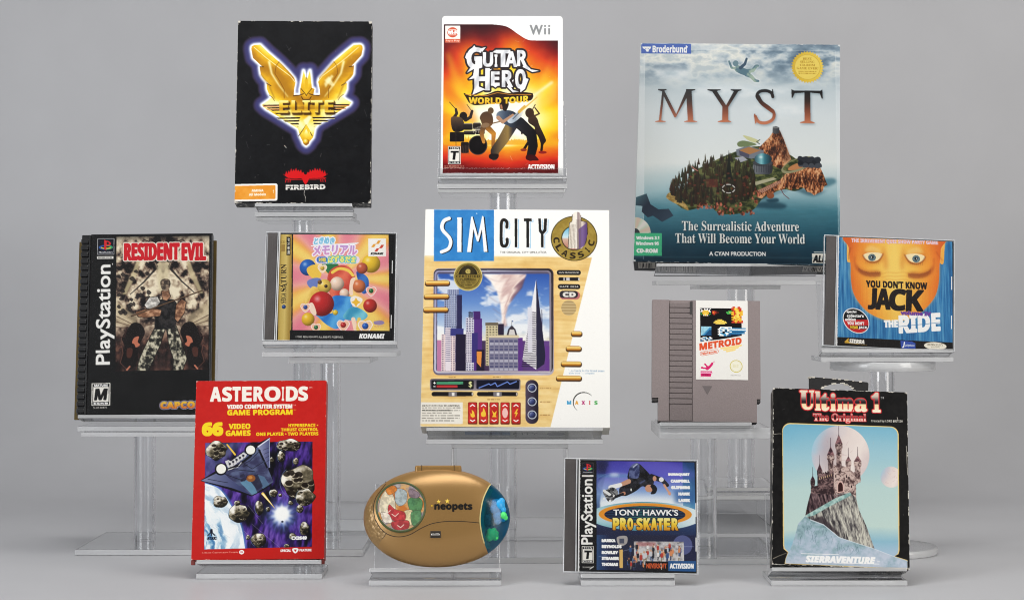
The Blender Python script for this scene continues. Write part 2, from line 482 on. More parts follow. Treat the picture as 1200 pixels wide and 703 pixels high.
def stroke(pts, w0, w1=None):
    """Capsules along a polyline, tapering from w0 to w1."""
    p = np.array(pts, float); w1 = w0 if w1 is None else w1; o = []
    n = len(p)
    for k in range(n - 1):
        a, b = p[k], p[k + 1]; d = b - a; L = np.hypot(*d)
        if L < 1e-9: continue
        ra = (w0 + (w1 - w0) * k / max(1, n - 1)) / 2; rb = (w0 + (w1 - w0) * (k + 1) / max(1, n - 1)) / 2
        ang = math.degrees(math.atan2(d[1], d[0]))
        o.append(np.concatenate([ell(b[0], b[1], rb, rb, ang, -90, 90, 9), ell(a[0], a[1], ra, ra, ang, 90, 270, 9)]))
    return o

CANV = {}
class Print:
    def __init__(s, key, corners, W, H, p0=None, p1=None, res=1.9, base=(255, 255, 255)):
        """corners: the front of the thing in layout units (TL, TR, BR, BL); W, H its size in metres; p0, p1 bound the printed sheet in layout units."""
        c = np.array(corners, float)
        H1 = hom(c, [(0, 0), (1, 0), (1, 1), (0, 1)])
        u0, v0, u1, v1 = 0, 0, 1, 1
        if p0 is not None:
            (u0, v0), (u1, v1) = happly(H1, np.array([p0, p1], float))
        s.loc = (-W / 2 + u0 * W, H - v0 * H, -W / 2 + u1 * W, H - v1 * H)
        pw = np.hypot(*(c[1] - c[0])) * (u1 - u0); ph = np.hypot(*(c[3] - c[0])) * (v1 - v0)
        s.nw, s.nh = int(pw * res) + 1, int(ph * res) + 1
        Sx = np.array([[1 / (u1 - u0), 0, -u0 / (u1 - u0)], [0, 1 / (v1 - v0), -v0 / (v1 - v0)], [0, 0, 1]])
        Cm = np.array([[s.nw - 1, 0, 0], [0, s.nh - 1, 0], [0, 0, 1.0]])
        s.Hm = Cm @ Sx @ H1; s.Hi = np.linalg.inv(s.Hm); s.res = res
        jj, ii = np.meshgrid(np.arange(s.nw), np.arange(s.nh))
        P = happly(s.Hi, np.stack([jj, ii], -1).astype(float)); s.PX, s.PY = P[..., 0], P[..., 1]
        s.rgb = np.zeros((s.nh, s.nw, 3)) + np.array(base, float)
        s.ids = np.zeros((s.nh - 1, s.nw - 1), np.int16); s.names = ['cover']; s.vw = (0, 0, 1.0); s.key = key
        CANV[key] = s
    def view(s, x0, y0, k): s.vw = (x0, y0, k)
    def XY(s): return (s.PX - s.vw[0]) * s.vw[2], (s.PY - s.vw[1]) * s.vw[2]
    def cell(s, p): return happly(s.Hm, np.asarray(p, float) / s.vw[2] + np.array(s.vw[:2]))
    def px(s, r): return r / s.vw[2] * s.res
    SSN = 3
    def raster(s, polys, grow=0.0, binary=False):
        """Coverage of a union of polygons; returns (mask, x0, y0) over its bounding box."""
        if isinstance(polys, np.ndarray) and polys.ndim == 2: polys = [polys]
        N = s.SSN
        ps = [s.cell(p) for p in polys]
        al = np.concatenate(ps); g = s.px(abs(grow)) + 2
        x0, y0 = np.floor(al.min(0) - g).astype(int); x1, y1 = np.ceil(al.max(0) + g).astype(int) + 1
        x0, y0 = max(x0, -40), max(y0, -40); x1, y1 = min(x1, s.nw + 40), min(y1, s.nh + 40)
        if x1 <= x0 or y1 <= y0: return np.zeros((0, 0)), 0, 0
        w, h = (x1 - x0) * N, (y1 - y0) * N
        A, B = [], []
        for p in ps:
            q = (p - (x0 - 0.5, y0 - 0.5)) * N; nx = np.roll(q, -1, 0)
            if (q[:, 0] * nx[:, 1] - q[:, 1] * nx[:, 0]).sum() < 0: q = q[::-1]; nx = np.roll(q, -1, 0)
            A.append(q); B.append(nx)
        A = np.concatenate(A); B = np.concatenate(B)
        sg = np.where(B[:, 1] > A[:, 1], 1, -1)
        lo = np.where((sg > 0)[:, None], A, B); hi = np.where((sg > 0)[:, None], B, A)
        r0 = np.clip(np.ceil(lo[:, 1] - .5), 0, h).astype(int); r1 = np.clip(np.ceil(hi[:, 1] - .5), 0, h).astype(int)
        cnt = np.maximum(r1 - r0, 0); ix = np.repeat(np.arange(len(A)), cnt)
        acc = np.zeros((h, w + 1), np.int32)
        if len(ix):
            row = np.arange(len(ix)) - np.repeat(np.cumsum(cnt) - cnt, cnt) + r0[ix]
            t = (row + .5 - lo[ix, 1]) / np.maximum(hi[ix, 1] - lo[ix, 1], 1e-12)
            xx = np.clip(np.ceil(lo[ix, 0] + t * (hi[ix, 0] - lo[ix, 0]) - .5), 0, w).astype(int)
            np.add.at(acc, (row, xx), sg[ix])
        m = acc.cumsum(1)[:, :w] != 0
        gg = s.px(grow) * N
        if grow > 0 and gg >= 1: m = dil(m, gg)
        elif grow < 0 and -gg >= 1: m = ~dil(~m, -gg)
        m = m.reshape(y1 - y0, N, x1 - x0, N).mean((1, 3))
        return m, x0, y0
    def put(s, m, x0, y0, col, a=1.0, part=None):
        if m.size == 0: return
        h, w = m.shape
        cx0, cy0, cx1, cy1 = max(0, x0), max(0, y0), min(s.nw, x0 + w), min(s.nh, y0 + h)
        if cx1 <= cx0 or cy1 <= cy0: return
        mm = m[cy0 - y0:cy1 - y0, cx0 - x0:cx1 - x0] * a
        sl = (slice(cy0, cy1), slice(cx0, cx1))
        if callable(col):
            X, Y = (s.PX[sl] - s.vw[0]) * s.vw[2], (s.PY[sl] - s.vw[1]) * s.vw[2]
            c = col(X, Y)
        else: c = np.array(col, float)
        if isinstance(c, tuple): c, al = c; mm = mm * al
        s.rgb[sl] = s.rgb[sl] * (1 - mm[..., None]) + c * mm[..., None]
        if part: s.mark(mm > 0.45, cy0, cx0, part)
    def mark(s, b, y0, x0, part):
        if part not in s.names: s.names.append(part)
        k = s.names.index(part); b = b[:s.nh - 1 - y0, :s.nw - 1 - x0]
        sub = s.ids[y0:y0 + b.shape[0], x0:x0 + b.shape[1]]; sub[b] = k
    def fill(s, polys, col, a=1.0, part=None, grow=0.0, blur=0.0, clip=None):
        m, x0, y0 = s.raster(polys, grow + (0 if not blur else 0))
        if m.size == 0: return
        if blur:
            p = int(s.px(blur) * 3) + 2; m = gblur(np.pad(m, p), s.px(blur)); x0 -= p; y0 -= p
        if clip is not None:
            c, cx, cy_ = s.raster(clip); f = np.zeros_like(m)
            a0, b0, a1, b1 = max(x0, cx), max(y0, cy_), min(x0 + m.shape[1], cx + c.shape[1]), min(y0 + m.shape[0], cy_ + c.shape[0])
            if a1 > a0 and b1 > b0: f[b0 - y0:b1 - y0, a0 - x0:a1 - x0] = c[b0 - cy_:b1 - cy_, a0 - cx:a1 - cx]
            m = m * f
        s.put(m, x0, y0, col, a, part)
    def line(s, pts, w, col, a=1.0, w1=None, part=None, blur=0.0, clip=None): s.fill(stroke(pts, w, w1), col, a, part, 0, blur, clip)
    def field(s, fn, a=1.0, clip=None, part=None):
        """fn(X, Y) in view coordinates -> colours over the whole sheet or a clip polygon."""
        if clip is None: s.put(np.ones((s.nh, s.nw)), 0, 0, fn, a, part)
        else: s.fill(clip, fn, a, part)
    def text(s, st, x0, y0, x1, y1, col, grow=0.0, rot=0, warp=None, outline=(), shadow=None, part=None, a=1.0, shear=0.0):
        """The ink of st fills the box. outline: [(grow, colour, blur)] drawn first, widest first. rot 90 reads upwards."""
        T, asp = glyphs(st)
        U, V = T[..., 0], T[..., 1]
        if warp: X, Y = warp(U, V)
        elif rot == 90: X, Y = x0 + V * (x1 - x0), y1 - U * (y1 - y0)
        elif rot == -90: X, Y = x1 - V * (x1 - x0), y0 + U * (y1 - y0)
        else: X, Y = x0 + U * (x1 - x0) + shear * (0.5 - V) * (y1 - y0), y0 + V * (y1 - y0)
        tri = list(np.stack([X, Y], -1))
        if shadow:
            dx, dy, c, b, al = shadow
            s.fill([t + (dx, dy) for t in tri], c, al, None, grow, b)
        for o in outline:
            s.fill(tri, o[1], o[3] if len(o) > 3 else 1.0, part if len(o) < 3 or not o[2] else None, grow + o[0], o[2] if len(o) > 2 else 0)
        s.fill(tri, col, a, part, grow)
    def scratches(s, n, seed, col=(210, 205, 195), l=8, w=0.5, a=0.5):
        r = random.Random(seed)
        for _ in range(n):
            x, y = s.PX.min() + r.random() * np.ptp(s.PX), s.PY.min() + r.random() * np.ptp(s.PY)
            an = r.random() * 6.28; L = r.random() ** 2 * l + .4
            v = s.vw; s.vw = (0, 0, 1.0)
            s.line([(x, y), (x + L * math.cos(an), y + L * math.sin(an))], w * (0.5 + r.random()), col, a * r.random())
            s.vw = v
    def wear(s, seed, col=(226, 219, 205), w=0.9, amt=0.45, corner=3.0):
        """Rubbed edges and corners of a card box."""
        h, w_ = s.nh, s.nw
        jj, ii = np.meshgrid(np.arange(w_), np.arange(h))
        dx = np.minimum(jj, w_ - 1 - jj) / s.res; dy = np.minimum(ii, h - 1 - ii) / s.res
        d = np.minimum(dx, dy); n = fbm(jj / s.res / 5.0, ii / s.res / 5.0, seed, 4); n2 = fbm(jj / s.res / 1.6, ii / s.res / 1.6, seed + 5, 2)
        wid = w * ss(1 - amt - .12, 1 - amt + .12, n) * (0.5 + n2) - 0.3 + 0.2 * (n2 > .5)
        m = ss(0.35, -0.35, d - wid)
        dc = np.hypot(dx, dy); m = np.maximum(m, ss(0.8, -0.8, dc - corner * (0.35 + n2 * .9)) * 0.9)
        s.rgb = s.rgb * (1 - m[..., None]) + np.array(col, float) * m[..., None]
    def build(s, parent, y, material, name='cover_print', tone=1.0, bow=0.0):
        """One mesh per part; a part written a/b becomes a child of part a."""
        g_ = np.clip(s.rgb, 0, 255) / 255; g_ = g_ + .15 * (g_ * g_ * (3 - 2 * g_) - g_)      # printing ink on paper: a little more contrast, a little less purity
        g_ = g_ * .91 + .09 * (g_ @ np.array([.3, .59, .11]))[..., None]
        col = lin(g_ * 255) * tone
        x0, z0, x1, z1 = s.loc
        gx = np.linspace(x0, x1, s.nw); gz = np.linspace(z0, z1, s.nh)
        made = {}
        s.names[0] = name
        for k, nm in sorted(enumerate(s.names), key=lambda t: t[1].count('/')):
            fi, fj = np.nonzero(s.ids == k)
            if not len(fi) or nm == 'drop': continue
            v = np.stack([fi * s.nw + fj, (fi + 1) * s.nw + fj, (fi + 1) * s.nw + fj + 1, fi * s.nw + fj + 1], 1)
            uq, inv = np.unique(v, return_inverse=True); inv = inv.reshape(-1)
            uu, vv = (uq % s.nw) / (s.nw - 1) * 2 - 1, (uq // s.nw) / (s.nh - 1) * 2 - 1
            co = np.stack([gx[uq % s.nw], y - bow * (1 - uu ** 2) * (1 - vv ** 2), gz[uq // s.nw]], 1)
            me = bpy.data.meshes.new(nm.split('/')[-1].split('#')[0]); n = len(fi)
            me.vertices.add(len(uq)); me.vertices.foreach_set('co', co.ravel().astype(np.float32))
            me.loops.add(4 * n); me.loops.foreach_set('vertex_index', inv.astype(np.int32))
            me.polygons.add(n); me.polygons.foreach_set('loop_start', (np.arange(n) * 4).astype(np.int32))
            me.update(calc_edges=True)
            if bow: me.polygons.foreach_set('use_smooth', np.ones(n, bool))
            at = me.color_attributes.new('ink', 'FLOAT_COLOR', 'POINT')
            c4 = np.ones((len(uq), 4), np.float32); c4[:, :3] = col.reshape(-1, 3)[uq]
            at.data.foreach_set('color', c4.ravel())
            me.materials.append(material)
            pa = parent
            if '/' in nm: pa = made.get(nm.split('/')[0], parent)
            made[nm] = link(nm.split('/')[-1].split('#')[0], me, pa)      # '#' only tells repeats apart while drawing
        return made
# ------------------------------------------------------------------ printed faces
CORN = {
'elite': [(278.5,24.8),(435.6,25.6),(434.8,240),(275.5,236.5)],
'wii': [(518,19.2),(659.6,19.2),(660,206),(516.3,206)],
'myst': [(750,51.7),(986.8,51.7),(982,310.5),(743.4,307.3)],
're': [(94.6,274.3),(248.5,274.3),(247.5,486),(90,485)],
'saturn': [(311,271),(466,273),(462.3,399.5),(307.7,399.8)],
'sim': [(498,245.3),(714.8,246.1),(714,501),(493.2,499.8)],
'met': [(763.9,352),(892.6,352),(890,494),(764,494)],
'jack': [(967,275.5),(1121.3,280.8),(1117,410),(962.6,407)],
'ast': [(228.9,445.9),(382,446),(380.5,656.5),(225.2,653.7)],
'neo': [(425.9,548.9),(597.6,548.9),(597.6,664.5),(425.9,664.5)],
'tony': [(661.2,536.5),(819,538.5),(817.2,672.3),(660.2,670.7)],
'ult': [(907.3,455),(1064,459),(1065.5,665),(903.4,663)],
}
def sheet_print(key, p0=None, p1=None, **k):
    return Print(key, CORN[key], POSE[key][3], POSE[key][4], p0, p1, **k)
W_ = (250, 249, 246); K_ = (14, 14, 17)
def tex(c0, c1, sx, sy, seed=0, o=4, lo=.3, hi=.7): return lambda X, Y: ramp(ss(lo, hi, fbm(X / sx, Y / sy, seed, o)), (0, c0), (1, c1))
def lab(c, t, x0, y0, x1, y1, col, **k): c.text(t, x0, y0, x1, y1, col, **k)
def lines_of_text(c, x0, y0, x1, y1, n, col, seed, fill=0.55, a=0.8):
    """Body copy too small to read in the photograph: rows of word-like dashes."""
    r = random.Random(seed); dy = (y1 - y0) / n
    for k in range(n):
        x = x0; xe = x1 - (x1 - x0) * (0.35 * r.random() if k % 3 == 2 else 0.06 * r.random())
        while x < xe:
            w = dy * (0.6 + 2.2 * r.random())
            c.fill(rect(x, y0 + k * dy, min(x + w, xe), y0 + k * dy + dy * fill), col, a * (.6 + .4 * r.random())); x += w + dy * .35

def rating(c, x0, y0, x1, y1, letter, tilt=0.0, top=True, part='rating_label'):
    w, h = x1 - x0, y1 - y0
    c.fill(rect(x0, y0, x1, y1), (238, 234, 224), part=part)
    c.fill(rect(x0 + .05 * w, y0 + .03 * h, x1 - .05 * w, y0 + .17 * h), K_); c.fill(rect(x0 + .05 * w, y0 + .84 * h, x1 - .05 * w, y0 + .97 * h), K_)
    c.text(bold({'T': 'TEEN', 'M': 'MATURE'}[letter]), x0 + .14 * w, y0 + .05 * h, x1 - .14 * w, y0 + .15 * h, W_, grow=.008 * w)
    c.text(bold('ESRB'), x0 + .12 * w, y0 + .865 * h, x1 - .12 * w, y0 + .945 * h, W_, grow=.008 * w)
    for a, b in ((.05, .09), (.91, .95)): c.fill(rect(x0 + a * w, y0 + .17 * h, x0 + b * w, y0 + .84 * h), K_)
    c.text(bold(letter), x0 + .2 * w, y0 + .27 * h, x1 - .2 * w, y0 + .74 * h, K_, grow=.03 * w, shear=.12)

# ---- black box with the golden winged emblem
def art_elite():
    c = sheet_print('elite', base=(13, 13, 17), res=2.0)
    c.field(tex((12, 12, 16), (16, 17, 21), 4, 4, 3))
    c.view(270, 15, 5.857)
    lw = [(140, 250), (143, 233), (160, 224), (200, 221), (255, 275), (330, 340), (390, 400), (436, 455), (443, 480), (434, 530), (430, 600), (312, 610), (262, 560), (248, 525), (246, 487), (272, 503), (222, 450), (206, 425), (198, 376), (216, 372), (152, 312)]
    rw = [(906, 250), (903, 232), (890, 222), (845, 224), (790, 268), (712, 335), (655, 400), (606, 455), (599, 480), (610, 530), (614, 600), (735, 610), (784, 560), (796, 530), (797, 488), (768, 500), (826, 450), (842, 425), (846, 364), (826, 374), (897, 296)]
    body = [(213, 634), (262, 600), (285, 578), (430, 568), (612, 568), (760, 578), (790, 600), (828, 622), (815, 640), (600, 770), (578, 800), (566, 860), (540, 890), (518, 918), (496, 890), (476, 850), (462, 800), (240, 660)]
    tri = [(478, 520), (498, 400), (520, 470), (542, 398), (556, 520), (574, 528), (560, 600), (480, 600), (474, 530)]
    al = [np.array(p, float) for p in (lw, rw, body, tri)] + [ell(518, 888, 22, 24)]
    c.fill(al, (50, 40, 60), 1, 'emblem', grow=60, blur=3); c.fill(al, (64, 60, 112), 1, 'emblem', grow=50, blur=7); c.fill(al, (62, 68, 124), .6, None, grow=26, blur=9)
    c.fill(al, (236, 243, 255), 1, None, grow=14, blur=6); c.fill(al, (250, 252, 255), 1, None, grow=8, blur=3)
    def gold(X, Y):
        t = np.sin((X - 518) * np.sign(518 - X) * -.013 + Y * .016 + 2.2 * fbm(X / 130, Y / 110, 4)) * .5 + .5
        return ramp(t, (0, (178, 120, 12)), (.3, (222, 160, 16)), (.62, (240, 190, 30)), (.85, (252, 220, 84)), (1, (255, 244, 170)))
    c.fill(al, gold, 1, 'emblem')
    for sx in (1, -1):
        f = lambda P: np.array([(518 + sx * (x - 518), y) for x, y in P], float)
        c.line(f([(160, 240), (240, 310), (330, 380), (410, 440), (440, 480)]), 4, (255, 246, 190), .9)
        c.line(f([(262, 340), (280, 420), (330, 500), (392, 580)]), 16, (255, 248, 196), .8, 5, blur=3)
        c.line(f([(330, 340), (310, 368), (302, 420), (340, 480), (366, 530), (366, 590)]), 4, (120, 70, 4), .8)
        c.line(f([(328, 340), (355, 366), (430, 450)]), 9, (130, 80, 6), .5, blur=3)
        c.line(f([(200, 372), (224, 374)]), 5, (60, 34, 4)); c.line(f([(246, 486), (276, 504)]), 5, (60, 34, 4))
        c.line(f([(206, 428), (262, 500), (300, 590)]), 9, (150, 98, 10), .6, blur=3)
        c.line(f([(300, 606), (284, 582), (262, 566)]), 4, (90, 54, 6), .8)
        c.fill([np.array(f([(640, 490), (690, 430), (706, 440), (650, 520)]))] if sx > 0 else [np.array([(640, 470), (672, 440), (712, 500), (694, 512)])], (255, 246, 190), .7, blur=4)
        for k, (y, x0, x1) in enumerate(((634, 216, 350), (652, 246, 350), (668, 272, 350), (690, 300, 380))):
            c.fill(np.array(f([(x0, y), (x1, y - 2), (x1, y + 7), (x0 + 14, y + 7)])), (44, 22, 4))
        for y, x0, x1 in ((640, 690, 815), (660, 700, 790)): c.fill(rect(x0, y, x1, y + 8) if sx > 0 else rect(1036 - x1, y, 1036 - x0, y + 8), (190, 96, 70), .6)
        for k in range(4):
            y = 722 + 20 * k; h = (806 - y) * 1.25
            c.fill(np.array(f([(518 - h - 100 + 22 * k, y), (500 - 8 * k - 20, y - 2), (490 - 20, y + 9), (518 - h - 84 + 22 * k, y + 9)])), (40, 20, 4))
            c.fill(np.array(f([(518 - h - 96 + 22 * k, y + 9), (470, y + 9), (466, y + 13), (518 - h - 90 + 22 * k, y + 13)])), (255, 238, 150), .7)
        c.line(f([(430, 574), (470, 570), (500, 560)]), 6, (80, 44, 4)); c.line(f([(480, 524), (510, 560), (518, 574)]), 4, (60, 34, 4))
        c.line(f([(516, 600), (496, 600), (484, 580)]), 5, (60, 34, 4))
    c.fill([np.array([(505, 470), (518, 440), (531, 470), (526, 530), (510, 530)])], (230, 176, 20)); c.line([(518, 400), (518, 460)], 3, (40, 60, 120), .7)
    c.fill([np.array([(497, 742), (540, 706), (556, 722), (520, 780)])], (255, 250, 214), .8, blur=4)
    c.line([(518, 774), (466, 850)], 5, (70, 38, 4)); c.line([(518, 774), (560, 850)], 5, (70, 38, 4))
    c.fill(np.array([(518, 770), (482, 836), (500, 820), (494, 850), (518, 800), (542, 850), (536, 820), (556, 830)]), (246, 202, 40))
    c.fill(ell(518, 890, 21, 22), lambda X, Y: ramp(np.hypot(X - 512, Y - 882), (0, (255, 244, 170)), (12, (240, 190, 30)), (24, (150, 92, 8))))
    c.text(bold('ELITE'), 338, 612, 710, 694, (96, 60, 6), grow=3, shadow=(6, 9, (30, 12, 2), 2, .95)); c.fill(rect(334, 648, 708, 668), (40, 16, 2), .25)
    c.text(bold('ELITE'), 334, 606, 706, 688, GY((606, (255, 240, 150)), (640, (236, 188, 36)), (660, (200, 140, 10)), (688, (244, 206, 80))), grow=1.5, part='emblem')
    # publisher's red bird
    c.view(270, 130, 5.857)
    red = (226, 16, 22); b = []
    for sx in (1, -1):
        n = 9; pts = [(515, 470), (515, 440)]
        for k in range(n):
            t = k / (n - 1); x = 515 + sx * (12 + 134 * t); y = 432 - 36 * math.sin(t * 2.6 + .2) + (14 * t)
            pts += [(x - sx * 4, y + 12), (x + sx * 2, y - 4 - (8 if k % 2 else 0))]
        pts += [(515 + sx * 150, 440), (515 + sx * 120, 460), (515 + sx * 20, 466)]
        b.append(np.array(pts))
        b += stroke([(515, 464), (515 + sx * 140, 464)], 4) + stroke([(515 + sx * 20, 472), (515 + sx * 134, 472), (515 + sx * 136, 490)], 5)
        for q in (104, 118): b += stroke([(515 + sx * q, 472), (515 + sx * (q + 2), 490)], 5)
    b.append(np.array([(488, 460), (542, 460), (530, 490), (515, 510), (500, 490)]))
    c.fill(b, red, 1, 'publisher_logo')
    c.text(bold('FIREBIRD'), 382, 510, 650, 540, (232, 228, 220), grow=2.2, part='publisher_logo'); c.fill(rect(380, 519, 654, 522), K_, .8)
    c.line([(508, 548), (506, 575), (514, 590), (513, 625)], 4, (205, 200, 190), .9, 2); c.line([(370, 240), (382, 254)], 6, (190, 188, 180), .8)
    c.fill(rrect(20, 496, 324, 614, 14), (248, 244, 238), 1, 'platform_label'); c.fill(rrect(20, 508, 310, 602, 8), tex((240, 146, 34), (247, 160, 52), 60, 60, 2))
    c.text(bold('AMIGA'), 148, 534, 228, 550, (255, 240, 214), grow=1); c.text(bold('All Models'), 130, 560, 244, 577, (255, 240, 214), grow=1); c.text(bold('1'), 292, 540, 299, 562, (255, 240, 214))
    c.scratches(60, 5, l=4, a=.35); c.scratches(16, 8, l=9, w=.35, a=.4)
    c.wear(11, w=.8, amt=.36, corner=4)
    return c

# ---- white case with the rock band cover
def art_wii():
    c = sheet_print('wii', base=(246, 246, 244), res=2.2)
    c.view(510, 15, 7.03)
    L, T, Rr, B = 72, 100, 1012, 1326
    edge = np.concatenate([np.array([(L, T), (480, T)]), spline([(480, T), (590, 118), (690, 184), (760, 224), (830, 232), (Rr, 232)], 6, False), np.array([(Rr, B), (L - 10, B)])])
    def bg(X, Y):
        dx, dy = X - 560, (Y - 900) * 1.0; r = np.hypot(dx, dy); a = np.arctan2(dy, dx)
        ray = .5 + .5 * np.sin(a * 9 + 3 * fbm(a * 2, r / 900, 6)); t = r / 760 - .16 * ray + .10 * (fbm(X / 120, Y / 120, 2) - .5)
        up = ramp(t, (.05, (255, 255, 240)), (.27, (255, 238, 120)), (.45, (252, 204, 24)), (.62, (243, 142, 18)), (.78, (224, 66, 26)), (.93, (140, 24, 26)), (1.08, (66, 22, 28)))
        g = ss(1060, 1100, Y + 20 * np.sin(X / 120))
        fl = ramp(Y + 60 * np.abs(X - 600) / 500 + 26 * fbm(X / 90, Y / 30, 5), (1060, (255, 238, 150)), (1115, (252, 196, 30)), (1180, (240, 120, 22)), (1260, (222, 48, 26)), (1330, (120, 14, 18)))
        return up * (1 - g[..., None]) + fl * g[..., None]
    c.fill(edge, bg, 1, 'front_picture')
    c.fill(edge, lambda X, Y: (np.zeros(X.shape + (3,)) + np.array((58, 24, 30.)), ss(420, 110, Y + 60 * fbm(X / 160, Y / 160, 9) + 90 * np.exp(-((X - 560) / 330) ** 2)) * .96))
    for p, cc in (([(80, 330), (120, 330), (360, 900), (250, 980)], (250, 190, 40)), ([(985, 300), (940, 420), (700, 840), (820, 900)], (252, 190, 60)), ([(72, 560), (72, 700), (330, 930), (360, 860)], (236, 90, 30)), ([(840, 640), (1012, 560), (1012, 700), (760, 900)], (255, 220, 90))): c.fill(np.array(p, float), cc, .45, blur=18, clip=edge)
    c.fill(np.array([(300, 780), (760, 600), (840, 740), (760, 1010), (420, 1040)], float), (255, 255, 244), .8, blur=48, clip=edge)
    # crowd line and band
    cr = [(72, 1090)]; rr = random.Random(3)
    for k in range(70): cr += [(72 + k * 13.6, 1005 + 30 * rr.random() + (24 if 20 < k < 55 else 0)), (78 + k * 13.6, 1050)]
    c.fill(np.array(cr + [(1012, 1090)], float), (244, 160, 20), .8)
    c.view(510, 110, 7.03)
    BK = lambda X, Y: ramp(Y + 20 * fbm(X / 30, Y / 30, 3), (60, (70, 52, 44)), (250, (44, 38, 40)), (560, (24, 16, 18)))
    # drummer and kit
    c.line([(118, 72), (168, 128)], 5, (50, 36, 30)); c.line([(262, 92), (304, 150)], 5, (60, 44, 34))
    c.line([(170, 130), (178, 165), (148, 210)], 20, BK, 1, 28); c.line([(304, 146), (290, 196), (250, 220)], 22, BK, 1, 28)
    c.fill(ell(232, 186, 32, 34), (40, 30, 30)); c.fill(spline([(130, 205), (170, 190), (226, 210), (236, 300), (150, 310)]), GY((190, (104, 80, 60)), (300, (34, 26, 28))))
    c.fill(rrect(120, 318, 240, 398, 10), (26, 20, 22)); c.line([(170, 230), (172, 430)], 4, (60, 50, 46))
    for x0, y0, x1, y1 in ((232, 246, 310, 300), (312, 240, 376, 296), (236, 306, 330, 340), (330, 296, 408, 336)): c.fill(rrect(x0, y0, x1, y1, 12), GY((y0, (170, 160, 150)), (y0 + 10, (50, 42, 40)), (y1, (30, 24, 24))))
    for k in range(12): c.line([(306 + k * 8.5, 252 + (k * 37) % 40), (308 + k * 8.5, 300 + (k * 23) % 36)], 3.5, (206, 196, 180), .75)
    c.fill(ell(352, 426, 78, 80), (64, 56, 54)); c.fill(ell(352, 426, 70, 73), lambda X, Y: ramp(np.hypot(X - 350, Y - 420), (0, (26, 20, 24)), (60, (14, 10, 12))))
    c.fill(rrect(212, 400, 276, 490, 10), (34, 26, 26)); 
    for k in range(5): c.line([(226 + 12 * k, 430), (214 + 16 * k, 500)], 4, (90, 70, 60), .8)
    # bass player
    OR = GY((130, (84, 62, 48)), (250, (104, 72, 46)), (330, (206, 134, 40)), (440, (150, 90, 40)))
    c.line([(420, 270), (482, 330), (476, 440)], 50, OR, 1, 26); c.line([(400, 270), (382, 330), (400, 400)], 44, GY((270, (96, 68, 46)), (400, (206, 136, 50))), 1, 26)
    c.fill(spline([(368, 196), (392, 158), (440, 150), (474, 190), (468, 260), (400, 280), (378, 230)]), OR); c.fill(ell(458, 142, 24, 27), (104, 78, 54)); c.line([(410, 262), (530, 232)], 9, (120, 84, 50)); c.fill(ell(412, 262, 36, 20, -10), (140, 110, 80))
    # singer
    c.fill(spline([(760, 150), (800, 130), (812, 168), (842, 210), (858, 260), (900, 350), (912, 390), (892, 420), (884, 470), (866, 472), (866, 400), (820, 330), (750, 450), (720, 470), (730, 440), (800, 330), (820, 280), (770, 240), (766, 200)]), GY((130, (84, 62, 48)), (260, (58, 42, 34)), (470, (26, 16, 16))))
    c.fill(ell(778, 160, 36, 40), (66, 46, 34)); c.line([(820, 184), (858, 166), (822, 118)], 14, (76, 54, 40), 1, 10); c.line([(804, 128), (824, 92)], 7, (50, 40, 36)); c.fill(ell(884, 484, 34, 12), (150, 30, 26)); c.fill(ell(728, 464, 26, 12), (150, 50, 30)); c.fill(ell(714, 324, 8, 14), (60, 36, 30))
    # guitarist
    LEG = GX((450, (40, 36, 42)), (540, (120, 96, 60)), (600, (150, 122, 66)), (640, (58, 54, 60)), (720, (34, 34, 40)), (830, (20, 18, 22)))
    c.line([(632, 258), (560, 380), (494, 470), (486, 520)], 96, LEG, 1, 62); c.line([(690, 240), (790, 330), (806, 430), (786, 520)], 96, LEG, 1, 70); c.fill(spline([(450, 500), (520, 500), (510, 538), (450, 536)]), (34, 22, 24)); c.fill(spline([(752, 508), (812, 506), (850, 540), (840, 552), (756, 546)]), (70, 12, 16))
    c.fill(spline([(506, 168), (540, 142), (600, 138), (650, 152), (690, 190), (720, 240), (640, 280), (596, 262), (560, 246), (548, 208), (512, 210)]), GX((500, (120, 134, 150)), (580, (70, 84, 104)), (680, (34, 38, 46))))
    c.fill(spline([(530, 80), (548, 54), (584, 56), (606, 82), (598, 118), (580, 146), (556, 134), (536, 126)]), (44, 32, 30)); c.fill(spline([(536, 96), (548, 92), (556, 126), (540, 124)]), (170, 118, 86))
    c.fill(spline([(596, 232), (604, 196), (652, 176), (700, 130), (724, 150), (716, 180), (672, 222), (626, 246)]), GX((600, (200, 210, 220)), (660, (150, 164, 178)), (720, (230, 226, 214)))); c.line([(690, 160), (840, 30)], 15, (236, 190, 90), 1, 9); c.line([(640, 210), (700, 150)], 6, (60, 64, 74))
    c.line([(520, 200), (556, 236), (640, 176)], 34, (186, 140, 108), 1, 18); c.line([(690, 150), (736, 106)], 20, (222, 170, 70))
    c.line([(740, 70), (960, -90)], 10, (255, 255, 235), .6, 26, blur=8, clip=edge - np.array([0, 668.0]))
    # title
    c.view(510, 15, 7.03)
    DK = (52, 44, 46); G = []
    def L_(ch, x0, y0, x1, y1, grow=4, shear=0): G.append((ch, x0, y0, x1, y1, grow, shear))
    for a in (('G', 262, 292, 384, 462), ('U', 396, 332, 474, 446), ('I', 492, 350, 510, 446), ('T', 502, 312, 616, 446), ('A', 580, 326, 672, 446), ('R', 678, 314, 752, 440), ('H', 326, 462, 446, 640), ('E', 462, 490, 528, 602), ('R', 552, 480, 636, 612), ('O', 662, 472, 744, 626)): L_(*a)
